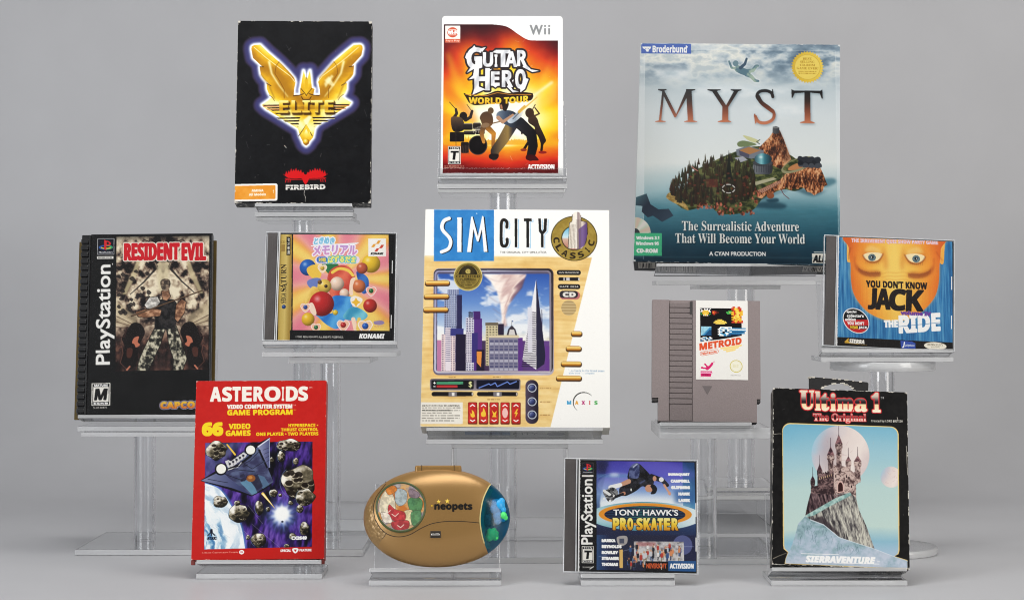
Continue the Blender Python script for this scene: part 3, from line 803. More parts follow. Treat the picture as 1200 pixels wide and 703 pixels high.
    sp = [[(322, 272), (342, 300), (300, 300)], [(380, 296), (418, 286), (384, 330)], [(262, 330), (246, 372), (270, 400)], [(376, 366), (330, 366), (330, 460), (260, 500), (300, 440), (352, 440)], [(320, 440), (352, 460), (322, 520)], [(494, 312), (470, 330), (520, 336)], [(740, 420), (790, 470), (858, 482), (800, 492), (720, 450)], [(320, 470), (312, 520), (276, 552), (350, 540)], [(330, 600), (306, 680), (396, 640), (430, 640)], [(610, 590), (640, 640), (690, 652), (640, 660), (590, 610)], [(700, 620), (702, 660), (740, 630), (770, 550), (740, 540)], [(470, 600), (496, 620), (526, 596)], [(634, 560), (648, 552), (640, 580)], [(446, 470), (470, 466), (440, 490)]]
    spn = [np.array(p, float) for p in sp]
    for st, col, gr in (('o', DK, 16), ('f', None, 0)):
        f = col if col else (lambda X, Y: ramp(.5 + .5 * np.sin((X + Y * .5) / 19) + .2 * fbm(X / 40, Y / 40, 8), (0, (252, 252, 252)), (.75, (242, 242, 244)), (1.2, (196, 198, 204))))
        for ch, x0, y0, x1, y1, g, s_ in G: c.text(bold(ch), x0, y0, x1, y1, f, grow=g + gr, part='title_lettering')
        c.fill(spn, f, 1, 'title_lettering', grow=gr * .8)
    c.fill(rect(770, 312, 776, 318), (236, 150, 120))
    ban = np.concatenate([spline([(238, 668), (300, 694), (420, 680), (512, 650), (600, 668), (720, 660), (800, 668)], 6, False), spline([(806, 690), (770, 726), (600, 734), (460, 750), (330, 762), (280, 740)], 6, False)])
    c.fill(ban, (52, 34, 24), 1, 'title_lettering', grow=4); c.line([(250, 676), (420, 688), (512, 662), (610, 676), (790, 678)], 5, (216, 140, 50))
    wp = lambda U, V: (278 + U * 490, 694 + V * 50 + 6 - 14 * U + 10 * np.sin(U * 3.1))
    c.text(bold('WORLD TOUR'), 0, 0, 1, 1, GY((690, (255, 226, 60)), (755, (236, 170, 30))), warp=wp, grow=3, part='title_lettering')
    # platform name, small labels
    for ch, x0, x1, y0 in (('W', 782, 884, 106),): c.text('W', x0, y0, x1, 182, (140, 142, 144), grow=4, part='platform_name')
    for x in (898, 932): c.fill(rrect(x, 130, x + 16, 182, 3), (140, 142, 144), 1, 'platform_name'); c.fill(ell(x + 8, 112, 9, 9), (140, 142, 144), 1, 'platform_name')
    c.fill(rect(82, 110, 206, 248), (250, 240, 232), 1, 'online_label'); c.fill(ell(143, 165, 44, 42), (220, 88, 56)); c.text(bold('Wi-Fi'), 104, 150, 184, 178, W_, grow=3); c.fill(rect(112, 140, 174, 144), W_); c.fill(rect(112, 184, 174, 188), W_)
    c.fill(rect(82, 220, 206, 248), (226, 96, 66)); c.text(bold('Pay & Play'), 88, 225, 200, 245, (255, 226, 210), grow=1)
    c.view(510, 110, 7.03)
    rating(c, 106, 434, 210, 582, 'T'); lines_of_text(c, 76, 594, 244, 624, 2, (250, 226, 190), 4, a=.7)
    c.text(bold('ACTIVISION'), 764, 584, 980, 624, W_, grow=2.5, part='publisher_logo'); c.fill(rect(764, 600, 900, 603), (226, 60, 28), .5)
    c.field(lambda X, Y: (np.zeros(X.shape + (3,)) + 250., (ss(656, 658, Y + 3 * fbm(X / 20, Y / 20, 2)))))
    c.scratches(24, 3, (255, 240, 225), l=6, w=.3, a=.5)
    c.names.append('drop'); jj, ii = np.meshgrid(np.arange(c.nw - 1) / (c.nw - 2) * 141.6, np.arange(c.nh - 1) / (c.nh - 2) * 186)
    ax, ay = np.maximum(np.maximum(4 - jj, jj - 137.6), 0), np.maximum(4 - ii, 0); c.ids[np.hypot(ax, ay) > 4] = len(c.names) - 1
    return c
# ---- large box with the island
def art_myst():
    c = sheet_print('myst', res=1.9)
    c.view(740, 45, 4.706)
    def sky(X, Y):
        n = fbm(X / 150, Y / 70, 11, 5); n2 = fbm(X / 60, Y / 34, 4, 4)
        base = ramp(Y + 40 * (n - .5), (40, (104, 130, 150)), (120, (146, 166, 178)), (260, (192, 206, 212)), (420, (216, 225, 228)), (700, (230, 236, 233)), (850, (160, 194, 202)), (960, (70, 128, 144)), (1080, (40, 92, 110)), (1180, (24, 62, 80)), (1260, (14, 38, 54)))
        m = (ss(330, 90, Y) * .9)[..., None]
        cl = ramp(n * .7 + n2 * .42, (.30, (74, 98, 120)), (.46, (118, 142, 160)), (.58, (196, 208, 214)), (.70, (248, 246, 232)), (.8, (196, 206, 208)))
        o = base * (1 - m) + cl * m
        w = (ss(870, 960, Y) * .10)[..., None] * (fbm(X / 50, Y / 5, 7)[..., None] - .5)
        return o * (1 + w)
    c.field(sky)
    for y, x0, x1 in ((300, 300, 900), (200, 120, 330), (400, 640, 1000)): c.fill(ell((x0 + x1) / 2, y, (x1 - x0) / 2, 34), lambda X, Y: ramp(fbm(X / 70, Y / 30, 3), (.3, (214, 228, 234)), (.7, (246, 250, 250))), .6, blur=18)
    # pale printed frame
    f0 = rect(70, 66, 1134, 1222)
    m, x0, y0 = c.raster(f0)
    full = np.ones((c.nh, c.nw)); hh, ww = m.shape
    a0, b0 = max(0, x0), max(0, y0); a1, b1 = min(c.nw, x0 + ww), min(c.nh, y0 + hh); full[b0:b1, a0:a1] -= m[b0 - y0:b1 - y0, a0 - x0:a1 - x0]
    c.put(full, 0, 0, lambda X, Y: (np.zeros(X.shape + (3,)) + np.array((240, 246, 248.)), np.interp(Y, [60, 300, 900, 1190, 1230], [.18, .38, .42, .16, .0]) * np.where(X < 500, 1.2, .75)))
    c.line([(70, 66), (1134, 66), (1134, 1222)], 2.2, (235, 244, 246), .55); c.line([(70, 66), (70, 1222)], 2.2, (235, 244, 246), .55)
    # island
    c.view(740, 180, 4.706)
    c.fill(spline([(640, 290), (760, 270), (850, 290), (820, 312), (690, 306)]), (22, 58, 76), .7, blur=4); c.fill(spline([(1040, 150), (1110, 140), (1125, 165), (1060, 190)]), (50, 104, 122), .7, blur=4)
    ROCK = lambda sd: (lambda X, Y: ramp(.62 * fbm(X / 16 + Y / 60, Y / 50, sd, 4) + .38 * fbm(X / 5, Y / 9, sd + 3, 2), (.34, (52, 30, 24)), (.45, (120, 68, 42)), (.54, (184, 110, 66)), (.64, (228, 166, 118))))
    GRS = tex((44, 56, 30), (112, 116, 66), 22, 14, 6)
    land = spline([(195, 250), (222, 226), (300, 190), (330, 120), (420, 70), (560, 6), (700, -30), (860, 10), (940, 60), (1030, 80), (1068, 172), (1006, 222), (960, 196), (900, 214), (840, 206), (780, 226), (716, 262), (660, 322), (540, 344), (470, 330), (420, 296), (310, 322), (240, 284)])
    c.fill(land, GRS, 1, 'front_picture/island'); 
    c.fill(spline([(192, 252), (222, 226), (300, 290), (312, 324), (276, 300), (230, 280)]), tex((150, 120, 60), (196, 164, 96), 16, 12, 2), 1, 'front_picture/island')
    peak = np.array([(700, -20), (760, -80), (782, -112), (790, -122), (818, -120), (840, -70), (862, -10), (880, 40), (820, 96), (750, 60)], float)
    c.fill(peak, ROCK(4), 1, 'front_picture/island'); c.fill(np.array([(808, -120), (822, -110), (866, 0), (880, 40), (840, 60), (820, -20)], float), (54, 30, 24), .45, blur=4)
    for k in range(9): c.line([(735 + 16 * k, 55 - 3 * k), (760 + 9 * k, -20), (790 + 2 * k, -100)], 4, (84, 44, 28), .6, 1.5)
    c.fill(np.array([(778, -104), (780, -138), (798, -142), (816, -134), (816, -104), (797, -98)], float), GX((776, (96, 98, 100)), (820, (50, 52, 58))), 1, 'front_picture/island'); c.fill(ell(797, -134, 18, 5), (120, 122, 122))
    # right-hand bluffs
    c.fill(spline([(690, 250), (730, 262), (790, 232), (850, 216), (880, 204), (1000, 240), (1090, 196), (1040, 214), (900, 200)]), (24, 60, 76), .55, blur=5)
    c.fill(np.array([(690, 214), (820, 150), (900, 70), (960, 66), (1040, 84), (1052, 110), (1078, 178), (1060, 186), (1050, 214), (1028, 222), (1004, 236), (986, 222), (962, 216), (950, 198), (930, 190), (916, 204), (890, 200), (878, 212), (850, 194), (836, 206), (800, 210), (776, 232), (740, 236), (716, 256), (690, 250)], float), ROCK(9), 1, 'front_picture/island')
    for k in range(13): c.line([(836 + 18 * k, 120 + (k * 29) % 24), (842 + 18 * k, 175 + (k * 41) % 40)], 9, (70, 38, 26), .55, 3)
    c.fill(ell(915, 70, 96, 34, -22), (150, 146, 110)); c.fill(ell(912, 66, 82, 26, -22), GRS); c.fill(ell(918, 76, 60, 16, -20), (196, 130, 80))
    for k in range(26):
        x, y = 930 + (k * 47) % 108, 34 + (k * 31) % 46; c.fill(spline([(x - 14, y + 12), (x - 12, y - 8), (x, y - 13), (x + 13, y - 5), (x + 13, y + 12)], 4), ((48, 52, 60), (72, 76, 84), (34, 38, 46))[k % 3], 1, 'front_picture/island')
    # buildings
    c.fill(np.array([(576, -10), (640, -32), (730, -6), (726, 24), (660, 40), (580, 22)], float), (120, 126, 136), 1, 'front_picture/island'); c.fill(np.array([(592, -6), (648, -26), (712, -6), (650, 16)], float), (176, 122, 74)); c.fill(np.array([(596, 20), (646, 38), (650, 16), (592, -6)], float), (84, 84, 104)); c.fill(np.array([(566, 36), (612, 26), (640, 46), (600, 60)], float), (168, 170, 180))
    c.fill(spline([(584, -48), (620, -60), (690, -40), (640, -28), (592, -26)]), (118, 134, 92)); c.fill(spline([(614, -88), (650, -82), (700, -62), (692, -48), (650, -58)]), (206, 206, 150)); c.line([(690, -54), (708, -66)], 4, (60, 70, 60)); c.line([(690, -54), (706, -42)], 4, (60, 70, 60))
    c.fill(rrect(668, 62, 776, 124, 22), GX((668, (120, 124, 128)), (720, (92, 96, 104)), (776, (46, 48, 56))), 1, 'front_picture/island'); c.fill(ell(723, 62, 54, 20), (70, 74, 80)); c.fill(ell(725, 40, 48, 30), GX((680, (60, 96, 110)), (715, (130, 196, 204)), (735, (50, 116, 132)), (776, (18, 42, 52))), 1, 'front_picture/island'); c.fill(ell(712, 30, 10, 6), (226, 246, 246), .9, blur=2)
    for k in range(8): c.line([(676 + 13 * k, 72), (676 + 13 * k, 112)], 3, (40, 44, 52), .7)
    c.fill(np.array([(640, 176), (780, 140), (800, 150), (660, 192)], float), (176, 172, 140)); c.fill(np.array([(690, 214), (820, 156), (822, 170), (720, 226)], float), (182, 132, 108), 1, 'front_picture/island')
    for k in range(12): c.line([(704 + 10 * k, 214 - 4.6 * k), (708 + 10 * k, 226 - 4.9 * k)], 2.5, (110, 70, 60), .8)
    c.fill(ell(764, 240, 20, 17), (150, 84, 52)); c.line([(820, 200), (836, 232), (866, 256)], 3.5, (110, 50, 50)); c.fill(spline([(740, 262), (800, 254), (806, 272), (760, 276)]), (24, 60, 78), .8, blur=3)
    # conifers
    rr = random.Random(4); T_ = []
    for k in range(430):
        x = rr.uniform(218, 676); lo = np.interp(x, [218, 260, 330, 480, 660, 676], [232, 284, 300, 306, 270, 200]); hi = np.interp(x, [218, 300, 340, 420, 540, 640, 676], [200, 120, 84, 50, 44, 84, 150])
        T_.append((rr.uniform(hi, lo), x))
    for y, x in sorted(T_):
        h = rr.uniform(34, 62) * (.8 if y < 100 else 1); w = rr.uniform(6, 11); p = []
        for q in range(4): p += [(x + w * q / 4, y - h + h * q / 4), (x + w * (q + .2) / 4 * .55, y - h + h * (q + .05) / 4)]
        pl = [(x, y - h)] + [(x + w * (q + 1) / 4, y - h + h * (q + 1) / 4) for q in range(4)] + [(x - w * (q + 1) / 4, y - h + h * (q + 1) / 4) for q in (3, 2, 1, 0)]
        col = rr.choice([(40, 44, 28), (52, 54, 32), (34, 36, 28), (66, 58, 34), (58, 38, 28), (46, 34, 26)])
        c.fill(np.array(pl, float), col, .93, 'front_picture/island'); c.line([(x - w * .5, y - 4), (x - 1, y - h + 4)], 2, (92, 88, 54) if y < 180 else (110, 62, 40), .45)
    c.fill(spline([(240, 200), (420, 130), (640, 130), (668, 240), (600, 300), (420, 296), (260, 260)]), (34, 26, 22), .28, blur=16)
    c.fill(np.array([(520, 150), (532, 40), (536, -10), (542, 40), (554, 150)], float), (26, 30, 24), 1, 'front_picture/island')
    RED = lambda X, Y: ramp(fbm(X / 9, Y / 10, 8, 3), (.3, (64, 32, 26)), (.5, (140, 66, 46)), (.7, (206, 118, 92)))
    for x0, x1, y0, y1, n in ((466, 676, 288, 342, 40), (350, 470, 284, 312, 14), (640, 700, 200, 280, 10)):
        for k in range(n): x, y, w = rr.uniform(x0, x1), rr.uniform(y0, y1), rr.uniform(.4, .9); c.fill(np.array([(x - 10 * w, y + 12 * w), (x - 7 * w, y - 11 * w), (x + 3 * w, y - 16 * w), (x + 11 * w, y + 2), (x + 4, y + 13 * w)]), RED, .8, 'front_picture/island')
    for k in range(30): x, y = rr.uniform(320, 640), rr.uniform(120, 260); c.fill(ell(x, y, 8, 5), (126, 56, 40), .6)
    c.line(ell(534, 204, 34, 23), 6, (208, 206, 200), .9); c.line(ell(534, 204, 34, 23)[::4], 8, (70, 40, 30), .0)
    for k in range(6): a = k * 1.047; c.line([(534 + 27 * math.cos(a), 204 + 18 * math.sin(a)), (534 + 39 * math.cos(a), 204 + 27 * math.sin(a))], 8, (44, 34, 28), .9)
    for k in range(3): c.line([(330 + 6 * k, 82 + 6 * k), (356 + 5 * k, 104 + 2 * k)], 3.5, (196, 120, 110))
    c.fill(rect(412, 152, 474, 196), (120, 54, 44), .55); 
    # dark fallen shape and disc at the left
    c.fill(np.array([(26, 252), (84, 232), (106, 290), (150, 318), (206, 314), (232, 352), (170, 386), (120, 352), (92, 362), (58, 330), (62, 300), (24, 296)], float), lambda X, Y: ramp(X + Y, (290, (56, 92, 104)), (380, (34, 44, 62)), (560, (50, 66, 84))), .95)
    dsc = np.concatenate([ell(20, 446, 88, 86, 0, -90, 0, 20), np.array([(20, 446)])]); c.fill(dsc, lambda X, Y: ramp(.5 + .5 * np.sin(np.arctan2(Y - 446, X - 20) * 6), (0, (214, 188, 170)), (.5, (196, 214, 190)), (1, (226, 222, 214)))); c.fill(ell(20, 446, 28, 26), (52, 62, 66))
    # platform sticker
    c.fill(rect(10, 446, 169, 568), (66, 186, 132), 1, 'platform_sticker')
    c.text(bold('Windows 3.1'), 30, 463, 154, 480, W_, grow=1.6); c.text(bold('Windows 95'), 28, 493, 152, 510, W_, grow=1.6); c.text(bold('CD-ROM'), 33, 531, 145, 551, W_, grow=1.8)
    # tagline
    for t, a in ((serif('The Surrealistic Adventure'), (278, 380, 918, 432)), (serif('That Will Become Your World'), (242, 446, 950, 499))):
        c.text(t, a[0], a[1], a[2], a[3], (240, 240, 234), grow=.4, part='tagline', shadow=(3, 4, (8, 24, 36), 3, .8))
    c.fill(rect(422, 538, 742, 570), (34, 60, 78), .9); c.text('A CYAN PRODUCTION', 428, 544, 734, 565, W_, grow=1.2, part='maker_name')
    c.fill(rect(988, 550, 1100, 602), (228, 222, 208), 1, 'age_label'); c.text(bold('ALL'), 996, 560, 1062, 596, K_, grow=2, shear=.2); c.fill(rect(998, 540, 1090, 545), (226, 226, 220), .8)
    lines_of_text(c, 672, 606, 1050, 616, 1, (120, 140, 150), 3, .4, .6); c.fill(rect(0, 570, 1200, 578), (70, 110, 124), .35, blur=3)
    # falling figure, seal, maker's label, title
    c.view(740, 45, 4.706)
    FF = tex((84, 120, 136), (160, 182, 164), 30, 30, 5); limbs = [stroke([(590, 174), (612, 186), (642, 196)], 40, 38), stroke([(580, 172), (554, 168), (540, 132)], 15, 11), stroke([(640, 186), (672, 182), (690, 158), (700, 156)], 25, 15), stroke([(636, 204), (662, 216), (684, 240), (702, 242)], 26, 13)]
    arm = stroke([(604, 168), (628, 146), (638, 116)], 19, 12)
    c.fill(sum(limbs, []) + arm + [ell(577, 143, 16, 17)], (246, 250, 250), .55, grow=4, blur=3); c.fill(sum(limbs, []), FF, 1, 'front_picture/falling_figure'); c.fill(arm, (52, 82, 106), 1, 'front_picture/falling_figure')
    c.fill(ell(577, 143, 16, 17), (104, 136, 148), 1, 'front_picture/falling_figure')
    c.fill(star(977, 160, 92, 82, 34), GX((890, (222, 178, 40)), (1060, (244, 206, 74))), 1, 'seal'); c.fill(ell(977, 160, 73, 72), (246, 214, 92)); c.line(ell(977, 160, 71, 70), 2.5, (196, 150, 40), .8)
    for k, t in enumerate(('BEST', 'SELLING', 'CD-ROM', 'GAME EVER!')):
        w = (26, 40, 42, 60)[k]; c.text(serif(t), 977 - w, 106 + 18 * k, 977 + w, 119 + 18 * k, (176, 128, 24), grow=.6)
    lines_of_text(c, 926, 182, 1028, 204, 2, (176, 130, 30), 8, .5, .8)
    c.fill(rect(50, 34, 328, 90), (46, 92, 186), 1, 'publisher_logo'); c.text(bold('Broderbund'), 114, 44, 304, 84, W_, grow=1.4, part='publisher_logo')
    for x in (70, 84, 98): c.fill(np.array([(x - 14, 52), (x + 8, 52), (x + 4, 62), (x, 66), (x - 10, 62)], float), W_)
    c.fill(np.array([(72, 66), (96, 66), (90, 80), (80, 80)], float), W_); c.fill(ell(306, 52, 4, 4), W_)
    Mg = [np.array(p, float) for p in (
        [(145, 290), (192, 290), (192, 295), (180, 300), (246, 430), (300, 300), (300, 290), (352, 290), (352, 295), (331, 301), (340, 465), (362, 470), (362, 474), (290, 474), (290, 470), (310, 465), (303, 340), (244, 448), (236, 448), (177, 330), (163, 465), (188, 470), (188, 474), (130, 474), (130, 470), (150, 465), (168, 303), (145, 296)],
        [(420, 290), (492, 290), (492, 295), (471, 300), (522, 380), (566, 300), (548, 295), (548, 290), (608, 290), (608, 295), (590, 301), (534, 390), (534, 462), (550, 470), (550, 474), (476, 474), (476, 470), (500, 462), (502, 388), (446, 303), (420, 296)],
        [(886, 286), (900, 293), (1046, 293), (1058, 286), (1060, 336), (1054, 336), (1044, 308), (990, 304), (990, 462), (1012, 470), (1012, 475), (932, 475), (932, 470), (956, 462), (958, 304), (904, 308), (892, 334), (886, 334)])]
    S1 = stroke(spline([(782, 330), (774, 308), (745, 296), (708, 302), (694, 328), (716, 358), (764, 394), (788, 424), (778, 458), (740, 476), (702, 470), (684, 440)], 6, False), 17)
    S2 = [np.array([(778, 288), (784, 288), (788, 334), (780, 334)], float), np.array([(676, 428), (683, 424), (690, 478), (682, 482)], float)] + stroke(spline([(700, 330), (722, 366), (780, 410)], 6, False), 22)
    tt = Mg + S1 + S2
    c.fill([p + (5, 7) for p in tt], (120, 140, 150), .75, blur=4)
    c.fill(tt, GY((290, (20, 22, 26)), (350, (58, 38, 32)), (400, (128, 68, 46)), (474, (206, 122, 86))), 1, 'title_lettering')
    c.wear(21, (240, 240, 236), w=.6, amt=.35, corner=2.5)
    return c

# ---- black long case with ribbed spine
def playstation_logo(c, x0, y0, x1, y1, frame=(190, 190, 190)):
    w, h = x1 - x0, y1 - y0; q = lambda u, v: (x0 + u * w, y0 + v * h)
    c.fill(rect(x0, y0, x1, y1), frame, 1, 'platform_logo'); c.fill(rect(*q(.03, .03), *q(.97, .97)), (16, 18, 34))
    cx, cy_ = q(.5, .55)
    c.fill(ell(cx, cy_, .42 * w, .15 * h, 0, 90, 270), (40, 90, 170)); c.fill(ell(cx, cy_, .42 * w, .15 * h, 0, -90, 90), (60, 160, 110)); c.fill(ell(cx, cy_ + .02 * h, .3 * w, .07 * h), (240, 190, 40)); c.fill(ell(cx, cy_ - .02 * h, .24 * w, .05 * h), (16, 18, 34))
    c.fill(np.array([q(.4, .08), q(.53, .12), q(.53, .72), q(.4, .67)]), (222, 36, 42)); c.fill(spline([q(.53, .14), q(.72, .2), q(.8, .32), q(.72, .44), q(.54, .42)]), (222, 36, 42)); c.fill(spline([q(.56, .22), q(.66, .25), q(.68, .34), q(.56, .36)]), (16, 18, 34))
    c.text(bold('PlayStation'), *q(.1, .8), *q(.9, .93), W_)
def spine_word(c, x0, y0, x1, y1):
    c.text('PlayStation', x0, y0, x1, y1, (240, 238, 232), rot=90, grow=(x1 - x0) * .028, part='platform_name')

def art_re():
    c = sheet_print('re', (104, 277), (246.6, 484.6), base=(12, 12, 13), res=2.1)
    c.field(tex((11, 11, 12), (15, 15, 16), 3, 3, 1))
    c.view(85, 268, 6.276)
    pic = rect(316, 50, 1000, 1042)
    def bg(X, Y):
        xm = np.abs(X - 660); n = fbm(xm / 62, Y / 66, 5, 4); n2 = fbm(xm / 22, Y / 26, 9, 3)
        t = np.clip(n * .78 + n2 * .3, 0, 1)
        o = ramp(t, (.38, (24, 18, 18)), (.44, (76, 60, 54)), (.50, (140, 118, 100)), (.58, (196, 176, 148)), (.70, (240, 224, 192)))
        d = ss(640, 860, Y)[..., None]; lo = ramp(t, (.34, (16, 10, 10)), (.5, (44, 28, 26)), (.62, (74, 48, 42)), (.74, (120, 82, 66)))
        return o * (1 - d) + lo * d
    c.fill(pic, bg, 1, 'front_picture')
    rr = random.Random(12)
    for sx in (1, -1):
        f = lambda P: np.array([(660 + sx * (x - 660), y) for x, y in P], float)
        c.fill(f([(610, 250), (640, 240), (660, 240), (660, 460), (636, 470), (620, 380)]), (216, 200, 160), .85, blur=5, clip=pic)
        c.fill(f([(500, 210), (470, 330), (390, 480), (360, 480), (440, 300), (470, 210)]), (208, 190, 146), .8, blur=4, clip=pic)
        c.fill(f([(310, 520), (420, 610), (480, 640), (460, 730), (316, 700)]), (196, 176, 140), .7, blur=6, clip=pic)
        for k in range(4): c.line(f([(440 - 30 * k, 150 + 20 * k), (520, 80 + 20 * k), (590, 110 + 30 * k), (620, 190 + 30 * k)]), 9, (40, 30, 28), .8, 4, clip=pic)
        c.line(f([(600, 300), (520, 390), (420, 480)]), 16, (30, 26, 28), .8, 6, clip=pic)
        for k in range(16): x, y = rr.uniform(330, 630), rr.uniform(240, 640); c.fill(spline([(x - rr.uniform(10, 26), y), (x, y - rr.uniform(8, 22)), (x + rr.uniform(10, 26), y + 4), (x + 3, y + rr.uniform(8, 26))], 5), (34, 28, 28), .8, clip=pic)
        for k in range(3): c.line(f([(322, 640 + 40 * k), (440, 700 + 16 * k), (600, 700)]), 8, (92, 70, 58), .7, 4, clip=pic)
        # dark insect-like machinery at both sides
        c.fill(spline(f([(400, 740), (440, 690), (500, 700), (530, 760), (500, 830), (470, 880), (480, 960), (430, 1030), (400, 1020), (360, 940), (380, 860), (360, 800)])), (18, 10, 10), .95, clip=pic)
        c.fill(spline(f([(450, 800), (486, 790), (478, 830), (494, 850), (466, 870), (452, 846), (436, 836)])), (208, 120, 90), .95, clip=pic); c.fill(spline(f([(400, 880), (440, 880), (430, 940), (400, 940)])), (96, 52, 40), .8, clip=pic)
        c.line(f([(330, 880), (360, 860), (370, 910), (350, 980), (400, 1034)]), 8, (120, 76, 62), .8, 4, clip=pic); c.line(f([(330, 800), (380, 790), (400, 720)]), 9, (60, 36, 32), .9, clip=pic); c.line(f([(420, 1010), (400, 1034)]), 12, (214, 130, 100), .9, clip=pic)
        for k in range(4): c.fill(rect(660 + sx * (12 + 36 * k) - 8, 860, 660 + sx * (12 + 36 * k) + 8, 1042), (70, 48, 44), .5, blur=3)
    # nobody in particular: broken masonry where the photograph's figure stands
    CM = lambda sd, sh: (lambda X, Y: ramp(fbm(X / 20, Y / 24, sd, 3) - .0006 * np.abs(X - sh), (.36, (40, 38, 34)), (.46, (92, 90, 78)), (.55, (150, 144, 124)), (.66, (206, 198, 172))))
    for P, sd, sh in (([(610, 720), (680, 730), (640, 860), (570, 1010), (560, 1042), (476, 1042), (490, 960), (540, 850)], 5, 520), ([(690, 730), (760, 720), (800, 840), (840, 960), (810, 1042), (740, 1042), (744, 960), (710, 860)], 8, 780)):
        c.fill(np.array(P, float), (14, 12, 12), grow=5, clip=pic); c.fill(np.array(P, float), CM(sd, sh), clip=pic)
    blk = np.array([(590, 560), (640, 520), (740, 520), (780, 570), (770, 660), (750, 740), (600, 740), (600, 660)], float)
    c.fill(blk, tex((12, 12, 14), (52, 48, 48), 30, 30, 4), clip=pic)
    for P, a_, b_ in (([(526, 560), (560, 506), (620, 500), (640, 540), (600, 590), (560, 610)], (150, 146, 140), (236, 230, 220)), ([(460, 610), (540, 590), (620, 590), (650, 600), (640, 640), (540, 650), (480, 645)], (130, 88, 62), (206, 156, 120)), ([(760, 560), (800, 520), (830, 540), (820, 620), (770, 690), (750, 660)], (110, 72, 52), (196, 146, 110)), ([(650, 460), (700, 450), (716, 500), (690, 530), (660, 520)], (120, 84, 62), (190, 140, 106))):
        c.fill(np.array(P, float), (20, 14, 12), grow=4, clip=pic); c.fill(np.array(P, float), tex(a_, b_, 26, 20, 6), clip=pic)
    urn = spline([(640, 400), (650, 376), (680, 368), (708, 378), (716, 410), (704, 446), (680, 460), (654, 446)]); c.fill(urn, tex((64, 54, 48), (150, 128, 106), 14, 20, 3), clip=pic); c.line([(642, 410), (714, 410)], 6, (40, 32, 28), .8)
    c.line([(430, 640), (700, 545), (950, 460)], 11, (74, 54, 40), 1, 9, clip=pic); c.line([(440, 634), (940, 458)], 3, (150, 116, 86), .8, clip=pic)
    c.fill(rect(316, 50, 1000, 100), lambda X, Y: (np.zeros(X.shape + (3,)) + 20., ss(110, 50, Y) * .5))
    c.text(bold('RESIDENT'), 376, 108, 776, 228, (214, 22, 36), grow=6, outline=[(7, (240, 226, 210))], part='title_lettering'); c.text(bold('EVIL'), 800, 112, 972, 232, (214, 22, 36), grow=6, outline=[(7, (240, 226, 210))], part='title_lettering')
    playstation_logo(c, 176, 68, 300, 186); c.fill(rect(174, 198, 294, 218), (226, 222, 214), 1, 'platform_logo'); lines_of_text(c, 180, 204, 288, 214, 1, (60, 60, 60), 5, .8, .8)
    c.fill(rect(286, 250, 291, 262), W_)
    spine_word(c, 172, 262, 304, 990)
    c.view(85, 375, 6.112)
    rating(c, 138, 444, 272, 604, 'M'); c.text(bold('SLUS-00170'), 152, 612, 248, 626, (220, 216, 208), grow=.6)
    c.text(bold('CAPCOM'), 634, 590, 945, 634, GY((590, (250, 200, 50)), (634, (228, 120, 30))), grow=4, outline=[(6, (200, 196, 210)), (3, (40, 44, 120))], part='publisher_logo')
    c.scratches(30, 9, (150, 150, 150), l=5, w=.3, a=.5)
    return c
